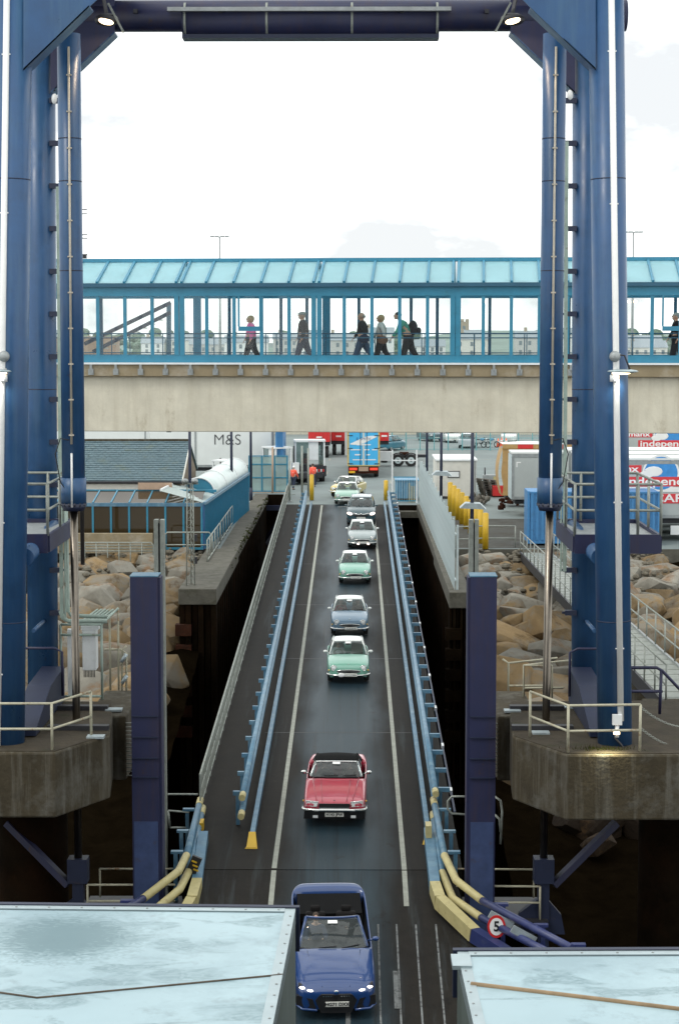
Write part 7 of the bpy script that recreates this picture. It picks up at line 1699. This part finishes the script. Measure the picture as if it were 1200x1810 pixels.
p = at(601, 880, Z=.05); yel.location = (p.x, p.y, .05); yel.rotation_euler = (0, 0, R(-17))
for s_ in (-1, 1): rlamp(yel, V(s_ * .52, .0, .62), .095, mat='head_glass')
MB().box(-.40, .40, -.02, .02, .54, .70).build('grille', 'black', yel, local=True); MB().tube([V(-.8, .25, .44), V(-.76, -.02, .44), V(-.5, -.08, .44), V(.5, -.08, .44), V(.76, -.02, .44), V(.8, .25, .44)], .04, 8).build('bumper', 'chrome', yel, local=True)
for z in (.58, .62, .66): MB().bar(V(-.39, -.03, z), V(.39, -.03, z), .012, .012).build('grille_bar', 'chrome', yel, local=True)
for (x, y) in ((.28, -.06), (-.28, -.06)): MB().ball(V(x, y, .36), (.07, .05, .06), 10, 6).build('spot_lamp', 'amber', yel, local=True)
# parked cars far behind
def parked(label, pm, px, py, rot):
    st = [(.00, .58, .30, .66, .01, 0), (.06, .74, .24, .74, .03, 0), (.22, .82, .2, .84, .05, 0), (.6, .845, .2, .92, .05, 0), (.95, .85, .2, .96, .04, 0), (1.05, .85, .2, .97, 0, 1), (2.2, .85, .2, .98, 0, 1), (3.7, .85, .22, 1.0, 0, 1), (3.78, .84, .25, 1.0, .02, 0), (3.95, .8, .3, .95, .02, 0), (4.02, .72, .4, .8, 0, 0)]
    sp = dict(W=1.70, st=st, wheels=(.8, 3.2), r=.31, plate=(.0, -.05, .45, ''), gh=dict(yb=.98, zb=.97, wb=.72, yt=1.65, zt=1.42, wt=.58, yrt=3.3, yrb=3.85, zrb=1.0, bow=.15, crown=.04))
    t = car('parked_car', label, sp, pm, pm, 'cars parked in the far compound')
    for s_ in (-1, 1): MB().ball(V(s_ * .6, .08, .70), (.16, .08, .07), 10, 6).build('headlight', 'head_glass', t, local=True)
    p = at(px, py, Z=0.0); t.location = (p.x, p.y, .01); t.rotation_euler = (0, 0, R(rot)); return t
parked('white parked car left of the pale blue one behind the far fence', 'p_offwhite', 802, 783, 8)
parked('pale silver parked car beside the motorcycles', 'p_silver', 829, 789, 172); 
parked('white parked car near the traffic cones', 'p_offwhite', 899, 783, -4)
parked('teal parked car seen from behind beside the red container corner', 'p_teal', 706, 794, 150)
parked('dark parked car at the left of the compound fence', 'p_dark', 772, 781, 20)
# far mesh fence and pale wall behind the parked cars
M('fence_teal', (.13, .34, .36), .5); M('wall_pale', (.50, .47, .38), .8, var=.1)
t = thing('mesh_fence', 'teal mesh fence closing the far car compound', 'fence', (8, 186, 0)); x0, x1, yf = at(668, 780, Y=184).x, at(990, 780, Y=184).x, 184.0
for k in range(14): x = x0 + (x1 - x0) * k / 13; MB().box(x - .05, x + .05, yf - .05, yf + .05, 0, 2.4).build('post', 'fence_teal', t)
for z in (.1, 1.2, 2.3): MB().box(x0, x1, yf - .02, yf + .02, z, z + .05).build('rail', 'fence_teal', t)
q = MB(); x = x0
while x < x1: q.bar(V(x, yf, .1), V(x, yf, 2.3), .012, .012); x += .22
tag(q.build('mesh_infill', 'fence_teal', t), kind='stuff')
t = thing('boundary_wall', 'long pale boundary wall behind the parked cars', 'wall', (0, 215, 0)); 
for k in range(30): MB().box(-30 + 3 * k + .02, -27 + 3 * k - .02, 215, 215.3, 0, 3.2).build('panel', 'wall_pale', t)
# motorcycles
def bike(label, px, py, rot):
    p = at(px, py, Z=0); t = thing('motorcycle', label, 'motorcycle', p); t.rotation_euler = (0, 0, R(rot))
    for y in (-.7, .7): 
        q = MB(); q.tube([V(0, y + .28 * math.cos(u), .31 + .28 * math.sin(u)) for u in [2 * math.pi * i / 16 for i in range(16)]], .05, 6, closed=True); q.build('wheel', 'rubber', t, local=True)
    q = MB(); q.tube([V(0, -.7, .31), V(0, -.45, .95)], .035, 6); q.tube([V(0, -.45, .85), V(0, .25, .45), V(0, .7, .31)], .04, 6); q.build('frame', 'chrome', t, local=True)
    MB().ball(V(0, -.12, .82), (.14, .28, .14), 10, 6).build('fuel_tank', 'skip_blue', t, local=True); MB().ball(V(0, .38, .80), (.12, .36, .06), 10, 6).build('seat', 'black', t, local=True); MB().ball(V(0, 0, .48), (.16, .24, .18), 10, 6).build('engine', 'steel_grey', t, local=True)
    MB().tube([V(-.36, -.36, 1.06), V(0, -.45, .98), V(.36, -.36, 1.06)], .02, 6).build('handlebar', 'black', t, local=True); MB().ball(V(0, -.55, .88), (.09, .07, .09), 8, 6).build('headlamp', 'head_glass', t, local=True)
bike('blue motorcycle parked next to the pale silver car', 850, 791, 70); bike('blue motorcycle parked nearer the traffic cones', 866, 791, 105)
M('cone_orange', (.85, .16, .06), .5)
for k, (px, py, lab) in enumerate(((880, 790, 'left orange traffic cone of three in the far compound'), (886, 788, 'middle orange traffic cone of three in the far compound'), (894, 789, 'right orange traffic cone of three in the far compound'))):
    p = at(px, py, Z=0); t = thing('traffic_cone', lab, 'cone', p, 'far traffic cones'); MB().tube([p + V(0, 0, .04), p + V(0, 0, .9)], [.2, .04], 12).build('cone_body', 'cone_orange', t); MB().box(p.x - .25, p.x + .25, p.y - .25, p.y + .25, 0, .05).build('foot', 'cone_orange', t); MB().tube([p + V(0, 0, .45), p + V(0, 0, .6)], [.135, .108], 12).build('band', 'sign_white', t)
# terminal tugs
def tug(label, px, py, rot, scale=1.0, Z=0.0):
    p = at(px, py, Z=Z); t = thing('terminal_tug', label, 'tug', p, 'terminal tugs on the quay'); t.rotation_euler = (0, 0, R(rot)); t.scale = (scale,) * 3
    MB().box(-1.1, 1.1, .0, 4.6, .55, 1.0).build('chassis', 'dark_metal', t, local=True); MB().box(-1.25, 1.25, -.15, .35, .45, 1.25).build('front_bumper', 'dark_metal', t, local=True)
    for x in (-1.1, 1.1):
        for y in (.15, 1.55): MB().box(x - .06, x + .06, y - .06, y + .06, 1.25, 3.1).build('cab_post', 'white_paint', t, local=True)
    MB().box(-1.2, 1.2, .0, 1.7, 3.1, 3.22).build('cab_roof', 'white_paint', t, local=True); MB().box(-.1, .65, .12, .18, 1.7, 3.08).build('front_panel', 'white_paint', t, local=True); MB().box(-1.04, -.1, .13, .15, 1.3, 3.05).build('windscreen', 'glass_car', t, local=True); MB().box(.66, 1.04, .13, .15, 1.3, 3.05).build('windscreen', 'glass_car', t, local=True)
    MB().box(-1.04, 1.04, .16, 1.5, 1.001, 1.3).build('cab_floor', 'black', t, local=True); MB().obox(V(-.3, 1.0, 1.75), (.5, .5, .8)).build('seat', 'black', t, local=True); MB().box(.75, 1.2, 1.7, 2.3, 1.0, 1.9).build('engine_cover', 'white_paint', t, local=True); MB().tube([V(1.0, 1.9, 1.9), V(1.0, 1.9, 3.3)], .07, 8).build('exhaust', 'dark_metal', t, local=True)
    for x in (-.95, .95):
        for y in (.6, 3.6): MB().tube([V(x - .2, y, .52), V(x + .2, y, .52)], .52, 18).build('wheel', 'rubber', t, local=True)
    for k in range(5): MB().box(.3 + .17 * k, .39 + .17 * k, -.17, -.151, .8, 1.0).build('warning_stripe', 'red_paint' if k % 2 == 0 else 'sign_white', t, local=True)
    for x in (-.9, .9): MB().ball(V(x, -.16, .65), (.09, .04, .07), 8, 6).build('headlight', 'head_glass', t, local=True)
    return t
tug('white open cab tug standing left of the ramp head', 548, 852, 4)
tug('white tug half hidden behind the barrel vault, black side panel', 412, 872, 65, .74); tug('white tug between the barrel vault and the glass shelter', 474, 858, -60, .9)
# ================================================================== people
FL = Z_ledt - .06
def walker(label, px, b_, **k):
    p = at(px, 632, Y=W(0, b_, 0).y); a = (p - O_).dot(u_); q = W(a, b_, FL); return person(label, (q.x, q.y, q.z), -math.pi / 2 - WA, wide=1.25, **k)
walker('person in a bright pink jacket walking left along the walkway', 443, 1.2, h=1.78, top='cloth_pink', legs='cloth_black', hair='hair_blond', hairkind='bob', swing=.22, arm=.2, long_top=True)
walker('person in a dark jacket and flat cap on the walkway', 536, 1.0, h=1.92, top='cloth_black', legs='cloth_navy', hair='hair_grey', hairkind='cap', swing=.25, arm=.15, long_top=True)
walker('bald person in a dark jacket carrying a bag on the walkway', 641, 1.0, h=1.90, top='cloth_black', legs='cloth_jeans', hair='hair_grey', hairkind='bald', swing=.3, arm=.3, bag='cloth_navy')
walker('fair haired person in a white top with brown bag on the walkway', 674, 1.3, h=1.80, top='cloth_white', legs='cloth_black', hair='hair_blond', hairkind='bob', swing=.2, arm=.35, bag='cloth_brown')
walker('person in a green jacket leaning forward under a black backpack', 722, 1.0, h=1.90, top='cloth_green', legs='cloth_black', hair='hair_dark', hairkind='short', swing=.22, arm=-.3, lean=.38, pack='cloth_black', long_top=True)
walker('grey haired person in dark clothes at the right end of the walkway', 1190, 1.0, h=1.86, top='cloth_black', legs='cloth_black', hair='hair_grey', hairkind='short', swing=.2, arm=.2, long_top=True)
p = at(519, 866, Z=0); person('worker in orange jacket and white helmet standing left of the posts', tuple(p), R(150), top='cloth_hivis', legs='cloth_navy', hair='sign_white', hairkind='helmet', swing=.18, vest=True, long_top=True)
p = at(553, 861, Z=0); person('worker in orange jacket standing behind the left yellow bollard', tuple(p), R(200), top='cloth_hivis', legs='cloth_navy', hair='hair_dark', hairkind='short', swing=.15, vest=True, long_top=True)
def rider(c, label, x, y, z, **k):
    m_ = Matrix.Translation(c.location) @ c.rotation_euler.to_matrix().to_4x4(); q = m_ @ V(x, y, z)
    return person(label, tuple(q), c.rotation_euler.z, seated=True, h=1.66, rx=c.rotation_euler.x, **k)
rider(red, 'driver in a dark coat at the wheel of the red convertible', -.36, 2.85, .22, top='cloth_black', hair='hair_dark')
rider(red, 'passenger in a brown coat in the red convertible', .36, 2.85, .22, top='cloth_brown', hair='hair_grey')
rider(c1, 'driver with pale sleeves in the nearest mint green car', -.36, 2.18, .30, top='cloth_white', hair='hair_grey')
rider(c2, 'driver in a red top in the slate blue car', -.36, 2.18, .30, top='cloth_red', hair='hair_dark')
rider(c2, 'passenger in a pale brown top in the slate blue car', .36, 2.18, .30, top='cloth_brown', hair='hair_blond', hairkind='bob')
rider(c3, 'driver in dark clothes in the third queue mint green car', -.36, 2.18, .30, top='cloth_navy', hair='hair_grey')
rider(c4, 'driver in a red top in the silver grey car', -.36, 2.18, .30, top='cloth_red', hair='hair_grey')
rider(blue, 'driver in dark clothes in the blue convertible', -.36, 2.62, .30, top='cloth_navy', hair='hair_dark')

# ================================================================== far town across the harbour
M('town_a', (.66, .65, .60), .8, var=.06); M('town_b', (.52, .52, .50), .8, var=.08); M('town_c', (.74, .75, .74), .8, var=.05); M('town_roof', (.28, .32, .35), .8, var=.1); M('town_window', (.20, .24, .26), .3); M('town_stone', (.40, .34, .26), .85, var=.12); M('hill_green', (.20, .26, .23), .95, var=.25, scale=.02); M('tree_dark', (.12, .17, .13), .9, var=.4, scale=.3)  # far colours lightened to stand in for distance haze
rr_ = random.Random(55)
hl = MB(); hl.grid(lambda u, v: V(-420 + 840 * u, 1000 + 500 * v, -1 + (13 + 6 * math.sin(u * 9 + 1) + 4 * math.sin(u * 23)) * math.sin(math.pi * min(1, v * 1.0) * .5) ** .8), 60, 8)
struct(hl, 'hill', 'hill_green')
names = {'town_a': 'cream', 'town_b': 'grey', 'town_c': 'white'}
x = -190.0; k = 0; spots = ['left end', 'left', 'centre', 'right', 'right end']
while x < 205:
    w = rr_.uniform(9, 20); dpt = 10; h = rr_.uniform(6, 12.5); yy = rr_.uniform(760, 960); mt = rr_.choice(['town_a', 'town_b', 'town_c', 'town_c'])
    zb_ = (yy - 740) * .012
    st_ = rr_.randint(2, 3)
    t = thing('town_house', 'distant %s house with dark roof in the town across the harbour' % names[mt], 'house', (x + w / 2, yy, zb_ - 1), 'houses of the far town')
    MB().box(x, x + w, yy, yy + dpt, zb_ - 1, zb_ + h).build('wall', mt, t)
    MB().extr([V(x - .3, yy - .3, zb_ + h), V(x - .3, yy + dpt + .3, zb_ + h), V(x - .3, yy + dpt / 2, zb_ + h + 3)], (w + .6, 0, 0)).build('roof', 'town_roof', t)
    nx = max(2, int(w / 3.6))
    for i in range(nx):
        for j in range(st_):
            wx = x + w * (i + .5) / nx; wz = zb_ + h * (j + .45) / st_; MB().box(wx - .6, wx + .6, yy - .08, yy - .01, wz - .8, wz + .9).build('window', 'town_window', t)
    MB().box(x + w * .2, x + w * .2 + 1.2, yy + dpt / 2 - .6, yy + dpt / 2 + .6, zb_ + h + 1.5, zb_ + h + 4.4).build('chimney', 'town_stone', t)
    x += w + rr_.uniform(-2, 5); k += 1
# square stone tower
b_ = at(813, 620, Y=1000); t = thing('stone_tower', 'distant tan castellated stone tower above the far town roofs', 'tower', (b_.x, 1000, 0)); z1 = at(813, 566, Y=1000).z
MB().box(b_.x - 4.6, b_.x + 4.6, 1000, 1009, 0, z1 - .8).build('shaft', 'town_stone', t)
for k in range(4): MB().box(b_.x - 4.6 + 2.6 * k, b_.x - 3.2 + 2.6 * k, 999.9, 1009.1, z1 - .79, z1 + .6).build('merlon', 'town_stone', t)
for s_ in (-1, 1): MB().box(b_.x + s_ * 1.9 - .7, b_.x + s_ * 1.9 + .7, 999.9, 999.99, z1 - 7, z1 - 3).build('window', 'town_window', t)
# wooded patches of the hillside
tm = MB()
for k in range(700):
    x = rr_.uniform(-250, 260); yy = rr_.uniform(975, 1080); s_ = rr_.uniform(1.5, 3.6)
    if math.sin(x * .045 + 1.2) + .5 * math.sin(x * .13) < -.1: continue
    z = (yy - 960) * .10 + rr_.uniform(0, 3)
    tm.ball((x, yy, z), (s_ * 1.3, s_, s_), 6, 5)
o = tm.build('woodland', 'tree_dark'); tag(o, 'dark far woodland on the hillside behind the town', 'woodland', kind='stuff')
for p in o.data.polygons: p.use_smooth = False
